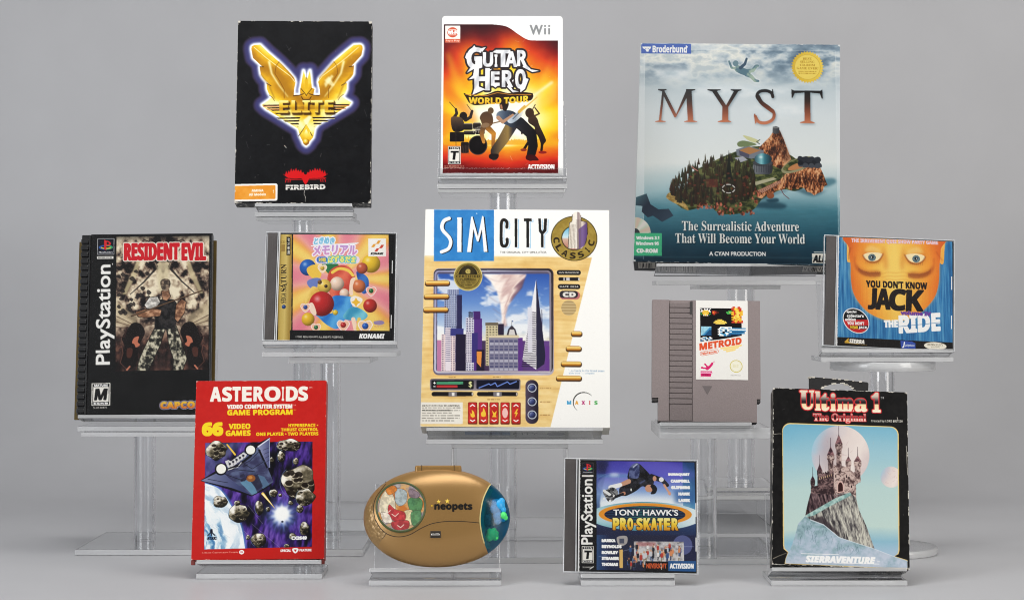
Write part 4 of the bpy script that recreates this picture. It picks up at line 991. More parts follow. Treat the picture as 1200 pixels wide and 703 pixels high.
# ---- disc case with gold spine
def ball(c, x, y, r, col, clip=None):
    c.fill(ell(x, y, r, r), lambda X, Y: ramp(np.hypot(X - x + .35 * r, Y - y + .4 * r) / r, (0, tuple(min(255, q * .5 + 135) for q in col)), (.35, col), (.9, tuple(q * .85 for q in col)), (1.4, tuple(q * .55 for q in col))), clip=clip)
def heart(c, x, y, r, col, inner):
    h = spline([(x, y + r), (x - r, y - .1 * r), (x - .75 * r, y - .75 * r), (x - .2 * r, y - .7 * r), (x, y - .4 * r), (x + .2 * r, y - .7 * r), (x + .75 * r, y - .75 * r), (x + r, y - .1 * r)], 6)
    c.fill(h, (252, 240, 232), grow=r * .14); c.fill(h, col); ball(c, x, y - .05 * r, r * .5, inner)
def art_saturn():
    c = sheet_print('saturn', (327, 274.2), (458.4, 398.6), base=(14, 13, 14), res=2.3)
    c.view(305, 265, 7.059)
    gx = rect(150, 50, 262, 950)
    c.fill(gx, lambda X, Y: ramp(X + .02 * Y + 8 * fbm(X / 8, Y / 220, 2), (150, (146, 116, 44)), (190, (200, 170, 84)), (225, (214, 186, 102)), (262, (168, 136, 58))), 1, 'gold_band')
    c.fill(rect(217, 86, 250, 240), K_, 1, 'gold_band')
    for k, ch in enumerate('セガ専用'[::1]): c.text(ch, 225, 96 + 36 * k, 243, 122 + 36 * k, (220, 216, 200), grow=1.6)
    c.text(bold('CD'), 170, 120, 206, 140, (150, 118, 50)); c.fill(rect(172, 150, 204, 210), (160, 128, 58))
    c.text(serif('SATURN'), 170, 316, 218, 545, (26, 20, 14), rot=90, grow=.5, part='platform_name'); c.text(serif('SEGA'), 172, 556, 218, 640, (26, 20, 14), rot=90, grow=1.0, part='platform_name')
    c.line([(160, 490), (188, 505), (196, 540), (226, 470)], 5, (26, 20, 14), 1, 3); ball(c, 198, 670, 17, (40, 80, 150))
    c.fill(rect(262, 50, 272, 950), K_)
    pic = rect(272, 60, 1066, 863)
    def bg(X, Y):
        a = np.arctan2(Y - 430, X - 660); n = .5 + .5 * np.sin(a * 7 + 1.3 + .5 * np.sin(a * 3)); r = np.hypot(X - 660, Y - 430)
        o = ramp(n + .12 * (fbm(X / 90, Y / 90, 3) - .5), (.0, (236, 124, 144)), (.35, (244, 156, 150)), (.62, (246, 156, 98)), (.78, (248, 176, 76)), (1, (252, 210, 96)))
        w = (np.exp(-(r / 300) ** 2) * .4)[..., None]; return o * (1 - w) + np.array((252, 214, 180.)) * w
    c.fill(pic, bg, 1, 'front_picture')
    # balloons, ribbons and hearts in the photograph's colours
    ball(c, 396, 344, 68, (40, 104, 196)); ball(c, 920, 314, 76, (244, 196, 40))
    c.fill(spline([(520, 300), (640, 310), (650, 380), (580, 400), (540, 360)]), (40, 120, 70), clip=pic)
    c.fill(spline([(390, 350), (450, 320), (500, 350), (506, 420), (450, 440), (400, 400)]), (246, 196, 70)); c.fill(spline([(400, 450), (480, 430), (520, 470), (440, 520), (396, 490)]), (110, 130, 196))
    RB = lambda sd, a, b: (lambda X, Y: ramp(.5 + .5 * np.sin((X * .7 + Y * .5) / 22 + 3 * fbm(X / 60, Y / 60, sd)), (0, a), (1, b)))
    c.fill(spline([(560, 480), (575, 380), (650, 330), (740, 340), (785, 420), (770, 500), (720, 620), (640, 690), (600, 620)]), RB(3, (206, 66, 52), (238, 112, 84)))
    c.line(spline([(600, 386), (660, 354), (730, 370), (770, 410)], 6, False), 24, (250, 206, 80))
    for x, y, r in ((640, 480, 58), (700, 560, 40)): ball(c, x, y, r, (250, 214, 188))
    c.fill(spline([(440, 500), (400, 560), (370, 640), (380, 660), (430, 590), (500, 540)]), RB(5, (220, 160, 60), (252, 214, 110)))
    ball(c, 535, 500, 58, (244, 202, 84)); ball(c, 496, 466, 18, (120, 80, 40)); ball(c, 548, 500, 14, (60, 40, 30))
    c.fill(spline([(800, 380), (860, 400), (900, 450), (890, 540), (850, 560), (820, 480)]), RB(6, (36, 80, 160), (60, 120, 200))); ball(c, 846, 352, 46, (206, 96, 66)); ball(c, 820, 500, 54, (224, 120, 70)); c.fill(spline([(740, 560), (750, 450), (790, 430), (770, 500), (770, 570)]), (252, 216, 190))
    BL = RB(8, (38, 120, 206), (86, 170, 232))
    c.fill(spline([(600, 590), (700, 580), (770, 600), (760, 680), (700, 780), (640, 850), (560, 820), (490, 760), (460, 730), (500, 700), (600, 720)]), BL, clip=pic); c.fill(spline([(690, 740), (760, 670), (840, 690), (890, 740), (840, 780), (720, 776)]), RB(2, (56, 150, 190), (120, 200, 220))); c.fill(spline([(750, 600), (790, 580), (850, 610), (800, 670), (760, 650)]), (250, 240, 226)); c.fill(star(795, 632, 40, 20, 4), (246, 186, 50))
    c.line([(772, 770), (790, 850)], 34, (252, 214, 184), clip=pic); c.line([(820, 770), (810, 850)], 30, (240, 200, 90), clip=pic)
    ball(c, 512, 645, 102, (206, 40, 40)); ball(c, 910, 660, 56, (204, 50, 42)); ball(c, 400, 772, 54, (246, 192, 40)); c.fill(spline([(405, 650), (440, 640), (470, 720), (450, 740), (420, 710)]), (252, 218, 192)); ball(c, 625, 716, 22, (246, 206, 50))
    for x, y, r, o, i in ((378, 675, 36, (250, 190, 160), (60, 90, 170)), (920, 540, 38, (250, 170, 150), (40, 120, 60)), (690, 820, 46, (250, 190, 160), (206, 50, 50)), (870, 828, 52, (250, 200, 150), (40, 100, 200)), (466, 840, 36, (250, 190, 160), (60, 130, 80)), (518, 352, 34, (250, 214, 170), (220, 180, 60))): heart(c, x, y, r, o, i)
    c.fill(rect(250, 863, 1075, 1000), K_)
    # lettering
    TL = [(6, (252, 240, 250))]
    wp = lambda a, b, cc, d, sk: (lambda U, V: (a + U * (b - a) + sk * (1 - V), cc + V * (d - cc) - 8 * np.sin(U * 3.1)))
    c.text('ときめき', 0, 0, 1, 1, (126, 196, 232), warp=wp(446, 612, 100, 152, 8), grow=4, outline=[(8, (240, 246, 252))], part='title_lettering')
    c.fill(np.array([(420, 160), (824, 138), (800, 152), (560, 164), (424, 168)], float), (240, 250, 250), 1, 'title_lettering')
    c.text('メモリアル', 0, 0, 1, 1, GY((160, (190, 150, 214)), (240, (224, 150, 200))), warp=wp(440, 800, 168, 244, 6), grow=5, outline=[(9, (248, 240, 252))], part='title_lettering')
    c.fill(rrect(458, 250, 826, 314, 30), (236, 220, 244), 1, 'title_lettering'); c.fill(rrect(470, 254, 560, 306, 24), (60, 120, 206), 1, 'title_lettering'); c.text('対戦', 486, 264, 546, 298, (250, 216, 60), grow=2); c.text('ぱずるだま', 0, 0, 1, 1, (250, 236, 110), warp=wp(566, 790, 256, 308, 4), grow=3, outline=[(7, (90, 190, 190))])
    c.fill(rect(898, 106, 1044, 254), (250, 246, 238), 1, 'publisher_logo')
    for x, y, co in ((0, 0, (238, 160, 50)), (26, 36, (214, 66, 44))): c.fill(np.array([(922 + x, 178 + y), (940 + x, 152 + y), (962 + x, 150 + y), (980 + x, 122 + y), (1002 + x, 122 + y), (986 + x, 150 + y), (962 + x, 152 + y), (946 + x, 178 + y)], float), co)
    c.text(bolditalic('KONAMI'), 918, 222, 1022, 240, K_, grow=1.2)
    c.view(305, 335, 7.059)
    c.text(bolditalic('KONAMI'), 820, 395, 1026, 432, W_, grow=2.5, part='publisher_name'); c.text(bold('©1995 1996 KONAMI ALL RIGHTS RESERVED.'), 296, 414, 692, 430, (226, 222, 214), grow=.5)
    c.fill(spline([(940, 296), (1000, 286), (1026, 304), (1000, 322), (950, 318)]), (120, 120, 200), .8); lines_of_text(c, 942, 276, 1026, 352, 6, (190, 100, 130), 4, .4, .5)
    return c

# ---- large white box with the city
def art_sim():
    c = sheet_print('sim', base=(248, 246, 240), res=1.9)
    c.view(488, 240, 5.172)
    def wood(X, Y): return ramp(.6 * fbm(X / 260, Y / 16, 4, 4) + .4 * fbm(X / 60, Y / 40, 9), (.25, (222, 178, 104)), (.5, (238, 200, 128)), (.75, (246, 216, 154)))
    c.fill(np.array([(20, 312), (600, 318), (1066, 322), (810, 1345), (20, 1345)], float), wood, 1, 'wooden_panel'); c.fill(rect(44, 312, 1066, 322), (250, 232, 190), .6, blur=3)
    c.fill(rect(104, 30, 470, 346), tex((44, 128, 200), (52, 138, 210), 40, 40, 3), 1, 'title_panel'); c.fill(ell(364, 54, 4, 4), (180, 210, 240))
    for col, d in (((20, 22, 30), 7), (W_, 0)):
        S = stroke(spline([(196, 84), (166, 98), (152, 130), (160, 160), (196, 200), (206, 232), (192, 270), (150, 290)], 6, False), 22, 20)
        c.fill([p + (d * .9, d * .5) for p in S], col, 1, 'title_lettering'); c.fill(rect(246 + d, 78 + d * .4, 272 + d, 290 + d * .4), col, 1, 'title_lettering')
        M_ = np.array([(306, 290), (330, 76), (338, 70), (372, 196), (398, 68), (406, 72), (430, 290), (408, 290), (396, 150), (376, 226), (366, 226), (344, 150), (330, 290)], float)
        c.fill(M_ + (d, d * .5), col, 1, 'title_lettering')
    for col, d in (((150, 200, 236), 10), ((250, 250, 250), 5), ((30, 28, 26), 0)):
        C = stroke(spline([(548, 138), (548, 106), (530, 92), (516, 108), (514, 160), (514, 220), (520, 250), (540, 254), (550, 236), (550, 212)], 5, False), 19)
        for p in ([q + (d, d * .5) for q in C], rect(596 + d, 84 + d * .5, 612 + d, 262 + d * .5), rect(652 + d, 84 + d * .5, 700 + d, 102 + d * .5), rect(667 + d, 84 + d * .5, 684 + d, 262 + d * .5), np.array([(740, 84), (756, 84), (758, 150), (764, 162), (772, 150), (776, 84), (794, 84), (790, 160), (772, 180), (772, 262), (756, 262), (756, 180), (744, 164)], float) + (d, d * .5)):
            c.fill(p, col, 1, 'title_lettering' if d == 0 else None)
    c.text('THE ORIGINAL CITY SIMULATOR', 506, 286, 790, 299, (70, 66, 60))
    # round gold classic badge with a tower
    c.fill(ell(958, 206, 142, 138), (62, 52, 20), 1, 'classic_badge'); c.fill(ell(958, 206, 137, 133), tex((150, 124, 46), (166, 140, 60), 30, 30, 2)); c.fill(ell(958, 204, 78, 76), (60, 50, 24)); c.fill(ell(958, 204, 72, 71), GY((130, (84, 170, 206)), (200, (200, 226, 232)), (210, (206, 170, 150)), (275, (180, 110, 90))))
    c.fill(ell(1000, 240, 40, 40), (70, 50, 110), clip=ell(958, 204, 72, 71))
    for k, ch in enumerate('CLASSIC'):
        a = R(174 - k * 26.5); cx, cy_ = 958 + 108 * math.cos(a), 206 + 106 * math.sin(a); an = a - math.pi / 2; co, si = math.cos(an), math.sin(an)
        T, asp = glyphs(bold(ch)); hw, hh = (17 if ch != 'I' else 5), 18
        u = (T[..., 0] - .5) * 2 * hw; v = (T[..., 1] - .5) * 2 * hh
        c.fill(list(np.stack([cx + u * co - v * si, cy_ + u * si + v * co], -1)), (40, 30, 16), grow=1)
    tw = np.array([(922, 268), (930, 110), (944, 100), (948, 60), (966, 42), (990, 44), (1000, 66), (1002, 96), (1036, 104), (1040, 180), (1020, 250), (1000, 270)], float)
    c.fill(tw, GX((922, (222, 210, 190)), (975, (244, 236, 222)), (980, (150, 130, 130)), (1010, (220, 204, 190)), (1040, (90, 66, 90))), 1, 'classic_badge'); c.fill(np.array([(984, 150), (1036, 110), (1040, 180), (1020, 250), (988, 270)], float), (92, 62, 130), .75)
    for k in range(8): c.line([(932 + 9 * k, 270), (940 + 8 * k, 120 if k < 4 else 90)], 2.5, (110, 92, 84), .8)
    c.line([(948, 60), (946, 100), (930, 112), (922, 268)], 3, (40, 30, 26)); c.line([(1000, 66), (1002, 98), (1038, 106), (1040, 182)], 3, (40, 30, 26))
    # the screen
    c.fill(rrect(90, 380, 842, 1048, 40), (246, 170, 70), .35, blur=14); c.fill(rrect(102, 390, 832, 1036, 34), lambda X, Y: ramp(X - Y, (-1000, (96, 88, 110)), (-300, (190, 184, 200)), (80, (120, 108, 124)), (440, (70, 60, 66))), 1, 'city_picture'); c.fill(rrect(104, 394, 826, 1020, 30), (36, 30, 34)); c.fill(rrect(108, 402, 818, 1024, 26), lambda X, Y: ramp(X + .4 * Y, (260, (140, 136, 170)), (500, (190, 190, 214)), (900, (120, 112, 130)), (1200, (150, 140, 150)))); c.fill(rrect(120, 412, 806, 1016, 18), (90, 84, 110))
    pic = rrect(126, 424, 806, 1014, 8)
    def sky(X, Y):
        n = fbm(X / 130, Y / 70, 5, 4); o = ramp(Y, (424, (48, 88, 172)), (600, (100, 140, 204)), (760, (188, 204, 224)), (860, (240, 218, 168)), (1000, (240, 200, 140)))
        m = ss(.54, .7, n + .12 * ss(600, 760, Y))[..., None] * .75; return o * (1 - m) + np.array((246, 244, 240.)) * m
    c.fill(pic, sky, 1, 'city_picture')
    fun = np.array([(400, 424), (448, 470), (486, 530), (506, 600), (516, 680), (520, 740), (548, 740), (540, 680), (556, 620), (598, 560), (640, 510), (668, 424)], float)
    c.fill(fun, lambda X, Y: ramp(.55 * fbm((X - 525) / np.clip((770 - Y) / 5, 9, 70) + Y / 60, Y / 120, 3, 3) + .42 * (X - 530 - (700 - Y) * .03) / np.clip((770 - Y) / 2.2, 24, 170) + .16, (.12, (252, 242, 232)), (.36, (242, 222, 210)), (.48, (206, 172, 166)), (.6, (236, 212, 200)), (.76, (150, 116, 126)), (.95, (96, 72, 94))), 1, 'city_picture', blur=2, clip=pic)
    c.fill(ell(520, 742, 26, 14), (150, 130, 140), .7, blur=6, clip=pic)
    for k in range(9): c.line(spline([(404 + 10 * k, 430 + 34 * k), (500 + 4 * k, 470 + 33 * k), (660 - 13 * k, 440 + 28 * k)], 6, False), 5, (255, 250, 244) if k % 2 else (130, 100, 112), .45, 1, blur=1.5, clip=pic)
    def tower(x0, x1, y0, y1, lit, dark, split=.6, rows=14, cols=3, win=(50, 44, 90)):
        xs = x0 + (x1 - x0) * split
        c.fill(rect(x0, y0, xs, y1), lit, 1, 'city_picture', clip=pic); c.fill(rect(xs, y0 + 6, x1, y1), dark, 1, 'city_picture', clip=pic)
        cw = (xs - x0) / cols; rh = (y1 - y0) / rows
        for i in range(cols):
            for j in range(rows): c.fill(rect(x0 + cw * (i + .22), y0 + rh * (j + .3), x0 + cw * (i + .78), y0 + rh * (j + .78)), win, .85, clip=pic)
    DKB = GX((0, (52, 40, 96)), (900, (40, 30, 70)))
    c.fill(rect(126, 830, 806, 1014), GX((126, (150, 110, 150)), (300, (40, 30, 60)), (806, (90, 50, 130))), .9, clip=pic)
    c.fill(rect(126, 826, 152, 1010), (190, 120, 160), clip=pic)
    tower(168, 276, 546, 1010, (150, 160, 190), (46, 44, 86), .68, 34, 5, (40, 44, 76)); c.fill(rect(188, 520, 258, 550), (120, 128, 160), clip=pic)
    for k in range(5): c.line([(192 + 13 * k, 522), (192 + 13 * k, 740)], 3, (220, 226, 240), .6)
    tower(300, 398, 690, 1010, (206, 204, 216), (88, 50, 130), .5, 22, 3); c.fill(rect(345, 652, 388, 700), (74, 40, 110), clip=pic)
    for k in range(3): c.line([(316, 660 + 12 * k), (340, 662 + 12 * k)], 5, (30, 26, 40)); c.line([(322 + 8 * k, 654), (322 + 8 * k, 690)], 3, (30, 26, 40))
    tower(152, 246, 790, 1012, (232, 210, 206), (54, 44, 100), .9, 20, 5, (80, 60, 100)); c.fill(np.array([(176, 750), (210, 750), (210, 1010), (176, 1010)], float), (226, 214, 220), clip=pic)
    for k in range(17): c.line([(180, 760 + 12 * k), (206, 760 + 12 * k)], 4, (80, 74, 110), .8)
    c.fill(rect(206, 756, 286, 800), (60, 60, 130), clip=pic); c.fill(rect(240, 790, 300, 1014), (36, 28, 56), clip=pic)
    tower(300, 372, 776, 960, (214, 206, 214), (60, 50, 120), .5, 18, 3); c.fill(rect(364, 884, 412, 1014), (36, 26, 50), clip=pic); c.fill(np.array([(366, 894), (396, 894), (392, 990), (366, 960)], float), (230, 140, 60), clip=pic)
    tower(420, 530, 722, 980, (204, 190, 150), (46, 36, 60), .68, 16, 4, (90, 84, 70)); c.fill(rect(418, 720, 496, 738), (110, 100, 84), clip=pic)
    c.fill(np.array([(546, 800), (556, 760), (578, 736), (600, 760), (612, 800)], float), (60, 54, 66), clip=pic); c.fill(np.array([(558, 796), (566, 762), (592, 762), (600, 796)], float), (206, 200, 196), clip=pic); c.line([(578, 740), (578, 708)], 3, (40, 40, 50)); c.fill(rect(578, 708, 586, 716), (60, 90, 140))
    c.fill(rect(612, 812, 644, 1014), (96, 52, 132), clip=pic); c.fill(rect(440, 806, 616, 1012), (134, 130, 150), 1, 'city_picture'); c.fill(rect(440, 796, 620, 812), (214, 196, 160))
    for i in range(6):
        for j in range(11): c.fill(rect(446 + 29 * i, 826 + 17 * j, 468 + 29 * i, 838 + 17 * j), ((84, 84, 118), (100, 98, 128), (172, 170, 186))[(i * 3 + j * 5) % 3])
    tri = np.array([(726, 450), (780, 920), (770, 960), (724, 1004), (642, 946), (676, 900), (676, 630), (700, 620)], float)
    c.fill(np.array([(726, 450), (782, 920), (774, 970), (724, 1004)], float), (40, 36, 64), 1, 'city_picture', clip=pic); c.fill(np.array([(726, 456), (726, 1004), (642, 946), (672, 760)], float), (232, 228, 230), 1, 'city_picture', clip=pic)
    for k in range(26): y = 660 + 13 * k; w = (y - 456) / 300 * 52; c.line([(726 - w + 4, y - 2), (722, y)], 5.5, (44, 40, 60), .9, clip=pic)
    c.fill(rect(674, 628, 702, 900), (214, 212, 222), .9, clip=pic); c.fill(np.array([(758, 640), (762, 640), (764, 760), (758, 760)], float), (60, 50, 80), clip=pic); c.fill(rect(780, 862, 806, 1014), (104, 58, 140), clip=pic)
    c.line([(126, 1016), (806, 1016)], 8, (206, 196, 196), .8)
    # gold seal
    c.fill(ell(312, 440, 88, 88), (214, 196, 120), 1, 'gold_seal'); c.fill(ell(312, 440, 82, 82), tex((128, 108, 42), (152, 130, 58), 20, 20, 4)); c.fill(np.concatenate([ell(312, 436, 58, 62, 0, 180, 360, 30)]), (40, 34, 18)); c.fill(star(312, 416, 46, 36, 14), (58, 48, 24)); c.line(ell(312, 440, 70, 70), 3, (70, 58, 24)); c.fill(rect(228, 428, 396, 450), (140, 118, 50)); c.text(bold('CERTIFIED'), 240, 431, 384, 447, (50, 42, 18), grow=.8); c.text(bold('PLATINUM'), 266, 454, 358, 464, (60, 50, 20)); lines_of_text(c, 270, 468, 354, 500, 3, (70, 58, 24), 5, .5, .8); c.text('@', 298, 396, 326, 422, (190, 170, 90), grow=2)
    # metal pegs
    def peg(x0, x1, y, part='brass_peg'):
        c.fill(rrect(x0 - 4, y - 14, x1 + 6, y + 20, 15), (60, 34, 12), .9); c.fill(rrect(x0, y - 16, x1, y + 12, 13), GY((y - 16, (170, 100, 30)), (y - 8, (255, 228, 140)), (y, (226, 160, 60)), (y + 12, (130, 74, 20))), 1, f'{part}#{x0}{y}')
    for x0, x1, y in ((54, 198, 480), (48, 194, 562), (44, 190, 642), (940, 1000, 786), (908, 996, 876), (878, 996, 968), (848, 996, 1054)): peg(x0, x1, y)
    for x0, x1, y0, y1, t in ((852, 998, 400, 430, 'SAN FRANCISCO'), (858, 994, 486, 516, 'DATE 2034')): c.fill(rrect(x0, y0, x1, y1, 14), (30, 28, 30), 1, f'control#{t}'); c.text(bold(t), x0 + 12, y0 + 10, x1 - 12, y1 - 10, (226, 222, 210), grow=.6)
    c.fill(rrect(862, 444, 990, 466, 10), (40, 36, 40), 1, 'control#1'); c.fill(rect(892, 446, 930, 464), (200, 196, 196)); c.fill(rect(900, 448, 908, 462), K_); c.fill(ell(986, 455, 5, 9), (210, 206, 200))
    c.fill(rrect(868, 530, 992, 578, 22), (190, 110, 110), 1, 'control#2'); c.fill(rrect(868, 526, 980, 570, 20), (50, 46, 52)); c.text(bold('CD'), 890, 536, 964, 562, (226, 220, 210), grow=3)
    c.fill(ell(924, 630, 46, 46), lambda X, Y: ramp(.5 + .5 * np.sin(Y / 2.8), (0, (168, 140, 92)), (1, (204, 178, 128))))
    c.view(488, 370, 5.172)
    lines_of_text(c, 196, 372, 244, 382, 1, (150, 110, 60), 2, .7); lines_of_text(c, 462, 372, 512, 382, 1, (150, 110, 60), 3, .7); lines_of_text(c, 430, 506, 508, 516, 1, (150, 110, 60), 3, .7)
    c.fill(rrect(84, 386, 630, 456, 12), GY((386, (90, 84, 96)), (456, (150, 140, 146))), 1, 'meter'); c.fill(rrect(92, 394, 348, 448, 8), (22, 20, 26)); c.fill(rrect(364, 394, 622, 448, 8), (18, 18, 40))
    c.fill(rect(124, 403, 284, 419), (72, 150, 110)); c.fill(rect(124, 424, 250, 439), (190, 50, 52)); c.text(bold('+'), 104, 403, 118, 418, W_, grow=1); c.fill(rect(104, 430, 118, 434), W_); c.text(bold('$'), 318, 402, 338, 440, (220, 220, 150), grow=1)
    c.line([(380, 440), (440, 416), (450, 424), (478, 410), (490, 432), (552, 404), (566, 418), (606, 402)], 6, (110, 140, 220))
    for x0, x1 in ((94, 346), (368, 614)): c.fill(rrect(x0, 464, x1, 490, 12), (30, 26, 28), 1, f'control#{x0}'); c.fill(ell(x1 - 6, 477, 5, 8), (200, 190, 180)); c.fill(rect((x0 + x1) / 2 - 24, 464, (x0 + x1) / 2 + 26, 492), (120, 116, 120)); c.fill(rect((x0 + x1) / 2 - 4, 468, (x0 + x1) / 2 + 12, 488), (230, 226, 220))
    c.fill(rrect(660, 392, 738, 654, 36), GX((660, (84, 72, 92)), (700, (60, 52, 70)), (738, (34, 28, 40))), 1, 'dial_panel')
    for y in (440, 522, 600): c.fill(ell(700, y, 27, 26), (200, 206, 220), 1, f'dial_panel/dial#{y}'); c.fill(ell(700, y, 22, 21), (30, 34, 60)); c.fill(ell(700, y, 17, 17), lambda X, Y: ramp(X + Y, (660 + y, (190, 200, 230)), (700 + y, (60, 70, 120)), (740 + y, (20, 20, 40)))); lines_of_text(c, 746, y - 2, 816, y + 8, 1, (170, 126, 70), int(y), .7)
    for k, x in enumerate((316, 382, 446, 512, 578)):
        c.fill(rrect(x - 3, 526, x + 53, 658, 7), (110, 30, 20), 1, f'disaster_button#{k}'); c.fill(rrect(x, 528, x + 49, 650, 6), tex((192, 36, 34), (212, 52, 44), 20, 20, k), 1, f'disaster_button#{k}')
        c.line([(x + 12, 550), (x + 25, 540), (x + 38, 550)], 6, W_); c.line([(x + 12, 632), (x + 25, 640), (x + 38, 632)], 6, W_)
        if k == 3: c.fill(ell(x + 25, 590, 17, 30), (244, 190, 180))
        else: c.fill([[np.array([(x + 14, 610), (x + 12, 590), (x + 22, 596), (x + 20, 570), (x + 34, 584), (x + 40, 612), (x + 26, 618)], float)], [spline([(x + 25, 560), (x + 38, 588), (x + 36, 610), (x + 14, 610), (x + 10, 590), (x + 20, 580)])], [np.array([(x + 10, 570), (x + 26, 590), (x + 42, 576), (x + 34, 604), (x + 40, 614), (x + 12, 614), (x + 20, 600)], float)], 0, [np.array([(x + 30, 566), (x + 14, 594), (x + 24, 594), (x + 18, 620), (x + 38, 586), (x + 28, 586), (x + 38, 566)], float)]][k], (250, 196, 50))
    c.fill(rect(20, 526, 282, 656), (236, 230, 216), 1, 'system_label')
    c.text(bold('IBM PC, XT, AT, PS/1, PS/2 & 100% COMPATIBLES'), 36, 542, 262, 552, (40, 36, 30)); lines_of_text(c, 36, 556, 272, 648, 6, (90, 86, 78), 7, .45, .6); c.text(bold('VGA, MCGA, EGA and ROLAND MT32'), 36, 570, 208, 580, (40, 36, 30))
    c.text(serif('"...a classic in the truest sense'), 920, 328, 1138, 342, (130, 160, 190)); c.text(serif('of the word." — Computer'), 922, 346, 1078, 358, (130, 160, 190))
    for ch, x, co in (('M', 911, (60, 160, 210)), ('A', 960, (236, 160, 50)), ('X', 1000, (190, 50, 120)), ('I', 1044, (206, 50, 50)), ('S', 1076, (70, 170, 80))): c.text(bold(ch), x, 517, x + (24 if ch == 'M' else 6 if ch == 'I' else 18), 538, co, grow=1.5, part='maker_logo')
    arc = ell(1012, 526, 64, 60, 0, 128, 318, 40)
    for k in range(len(arc) - 1): c.line(arc[k:k + 2], 1 + 5 * math.sin(k / 39 * 3.14), (24, 22, 22), part='maker_logo')
    c.view(0, 0, 1); c.wear(31, (236, 232, 222), w=.7, amt=.3, corner=2); c.scratches(14, 4, (190, 180, 160), l=4, w=.3, a=.5)
    return c
# ---- cartridge label
def art_met():
    c = sheet_print('met', (816.2, 352.3), (876, 445.6), base=(232, 229, 222), res=3.2)
    c.view(755, 345, 8.269)
    blk = np.array([(545, 136), (950, 136), (950, 404), (730, 444), (545, 468)], float)
    c.fill(blk, (24, 22, 24), 1, 'label_picture')
    px = 9.4
    def sprite(x, y, rows, pal, s=px):
        for j, r_ in enumerate(rows):
            for i, ch in enumerate(r_):
                if ch != '.': c.fill(rect(x + i * s, y + j * s, x + (i + 1.06) * s, y + (j + 1.06) * s), pal[ch], 1, 'label_picture')
    pal = {'o': (240, 180, 40), 'y': (250, 214, 90), 'r': (214, 66, 40), 'w': (244, 244, 240), 'b': (60, 140, 190), 'c': (150, 206, 226), 'g': (70, 180, 80), 'k': (24, 22, 24), 'd': (30, 84, 130), 'm': (120, 40, 30)}
    # plain pixel shapes in the photograph's colours
    sprite(548, 138, ['w...w..w..w', '.w..wwww.w.', '.wwoyyyoww.', 'wwoooooooww', '..oyyyyyo..', 'g.oooyooo.g', '.g.oyyyo.g.', '...wowow...'], pal)
    sprite(664, 164, ['rrrmm...', 'rorrmmm.', 'rrrmm...', '.rr.....'], pal)
    sprite(800, 160, ['..ggg', 'gggyg', '.ggg.'], pal, 11)
    sprite(676, 246, ['....yyyyy.....', '..yyoyyyoyy...', '.yyyyyoyyyyoy.', 'yyooyyyyyoyyyy', '..yyyyyyyyyy..'], pal)
    sprite(852, 118, ['.rr..rr..', 'rroyorrr.', 'rroyyorr.', '.rroyorro', 'ooroyyooo', 'oorryyyoo', 'ooroyyroo', '.royyyoo.', 'ooyoyyor.', '.oyyooyo.', 'oorooyoo.', '.royoroor', 'rrrorrrrr'], pal, 12.4)
    sprite(554, 318, ['ccccccccc', 'cccccccbb', 'ccccccbbb', 'cccccbbdd', 'ccccbbddd', 'cccbbdddd', 'ccbbddddd', 'cbbdddddd'], pal, 11)
    sprite(716, 318, ['..wwwwwwwwww............', '.wwbbcwwwbbwbbbbbbbbbbbb', 'wwcwwwbbwwwcwwwwwwwwwwww', '.wbbwwkkwwbbbbbbbbbbbbbb', 'wwwwkkbbbkwwddddddddddd.', '.wbbkkwwwcbbbbbbbbbbbbb.', 'wwwcbbbwwdddddddddd.....', '.cwwwbbcddd.............'], pal, 11.4)
    sprite(546, 420, ['..wwcc..ww.', 'wwbb.wwbbww', '.wwwbb.wwb.', 'bb.ww......'], pal, 10.5)
    wp = lambda x0, x1, y0, y1, dy: (lambda U, V: (x0 + U * (x1 - x0), y0 + V * (y1 - y0) - dy * U))
    c.text(bold('METROID'), 0, 0, 1, 1, (226, 82, 40), warp=wp(538, 944, 487, 551, 66), grow=4, part='title_lettering')
    for a in stroke([(560, 585), (700, 559)], 42): c.fill(a, (226, 82, 40))
    c.fill(stroke([(560, 585), (700, 559)], 34), (232, 229, 222)); c.text(bold('Nintendo'), 0, 0, 1, 1, (226, 82, 40), warp=wp(556, 702, 574, 596, 25), grow=1.2, part='maker_logo')
    for k in range(3): c.fill(np.array([(736 + 28 * k, 526 + 14 * k), (952 - 30 * k, 490 + 22 * k), (944 - 30 * k, 506 + 22 * k), (742 + 28 * k, 540 + 14 * k)], float), (244, 206, 110), .9)
    c.view(755, 420, 8.269)
    mg = (222, 36, 110)
    c.fill(spline([(548, 104), (556, 90), (580, 98), (600, 92), (580, 68), (590, 58), (616, 84), (636, 70), (654, 48), (668, 54), (660, 76), (632, 108), (608, 124), (590, 112), (560, 110)], 4), mg, 1, 'series_mark'); c.line([(664, 50), (684, 38)], 4, mg)
    c.fill(np.array([(545, 132), (656, 132), (642, 184), (545, 184)], float), mg, 1, 'series_mark'); c.fill(rect(545, 146, 660, 156), (240, 170, 196), .9); c.text(bold('ADVENTURE'), 552, 136, 640, 145, (250, 220, 230), grow=.5); c.text(bold('SERIES'), 560, 162, 630, 176, (120, 10, 50), grow=.8)
    c.text('MADE IN JAPAN', 536, 191, 648, 199, (206, 120, 140))
    c.line(ell(889, 82, 58, 57), 7, (202, 186, 70), part='round_seal'); c.fill(ell(889, 82, 50, 49), (232, 226, 196), 1, 'round_seal'); c.fill(star(889, 82, 46, 40, 16), (236, 232, 210)); lines_of_text(c, 856, 64, 922, 100, 4, (196, 180, 90), 6, .5, .6)
    c.text('NES-MT-USA', 836, 165, 932, 175, (150, 146, 140))
    c.scratches(8, 2, (200, 196, 188), l=2, w=.2, a=.5)
    return c

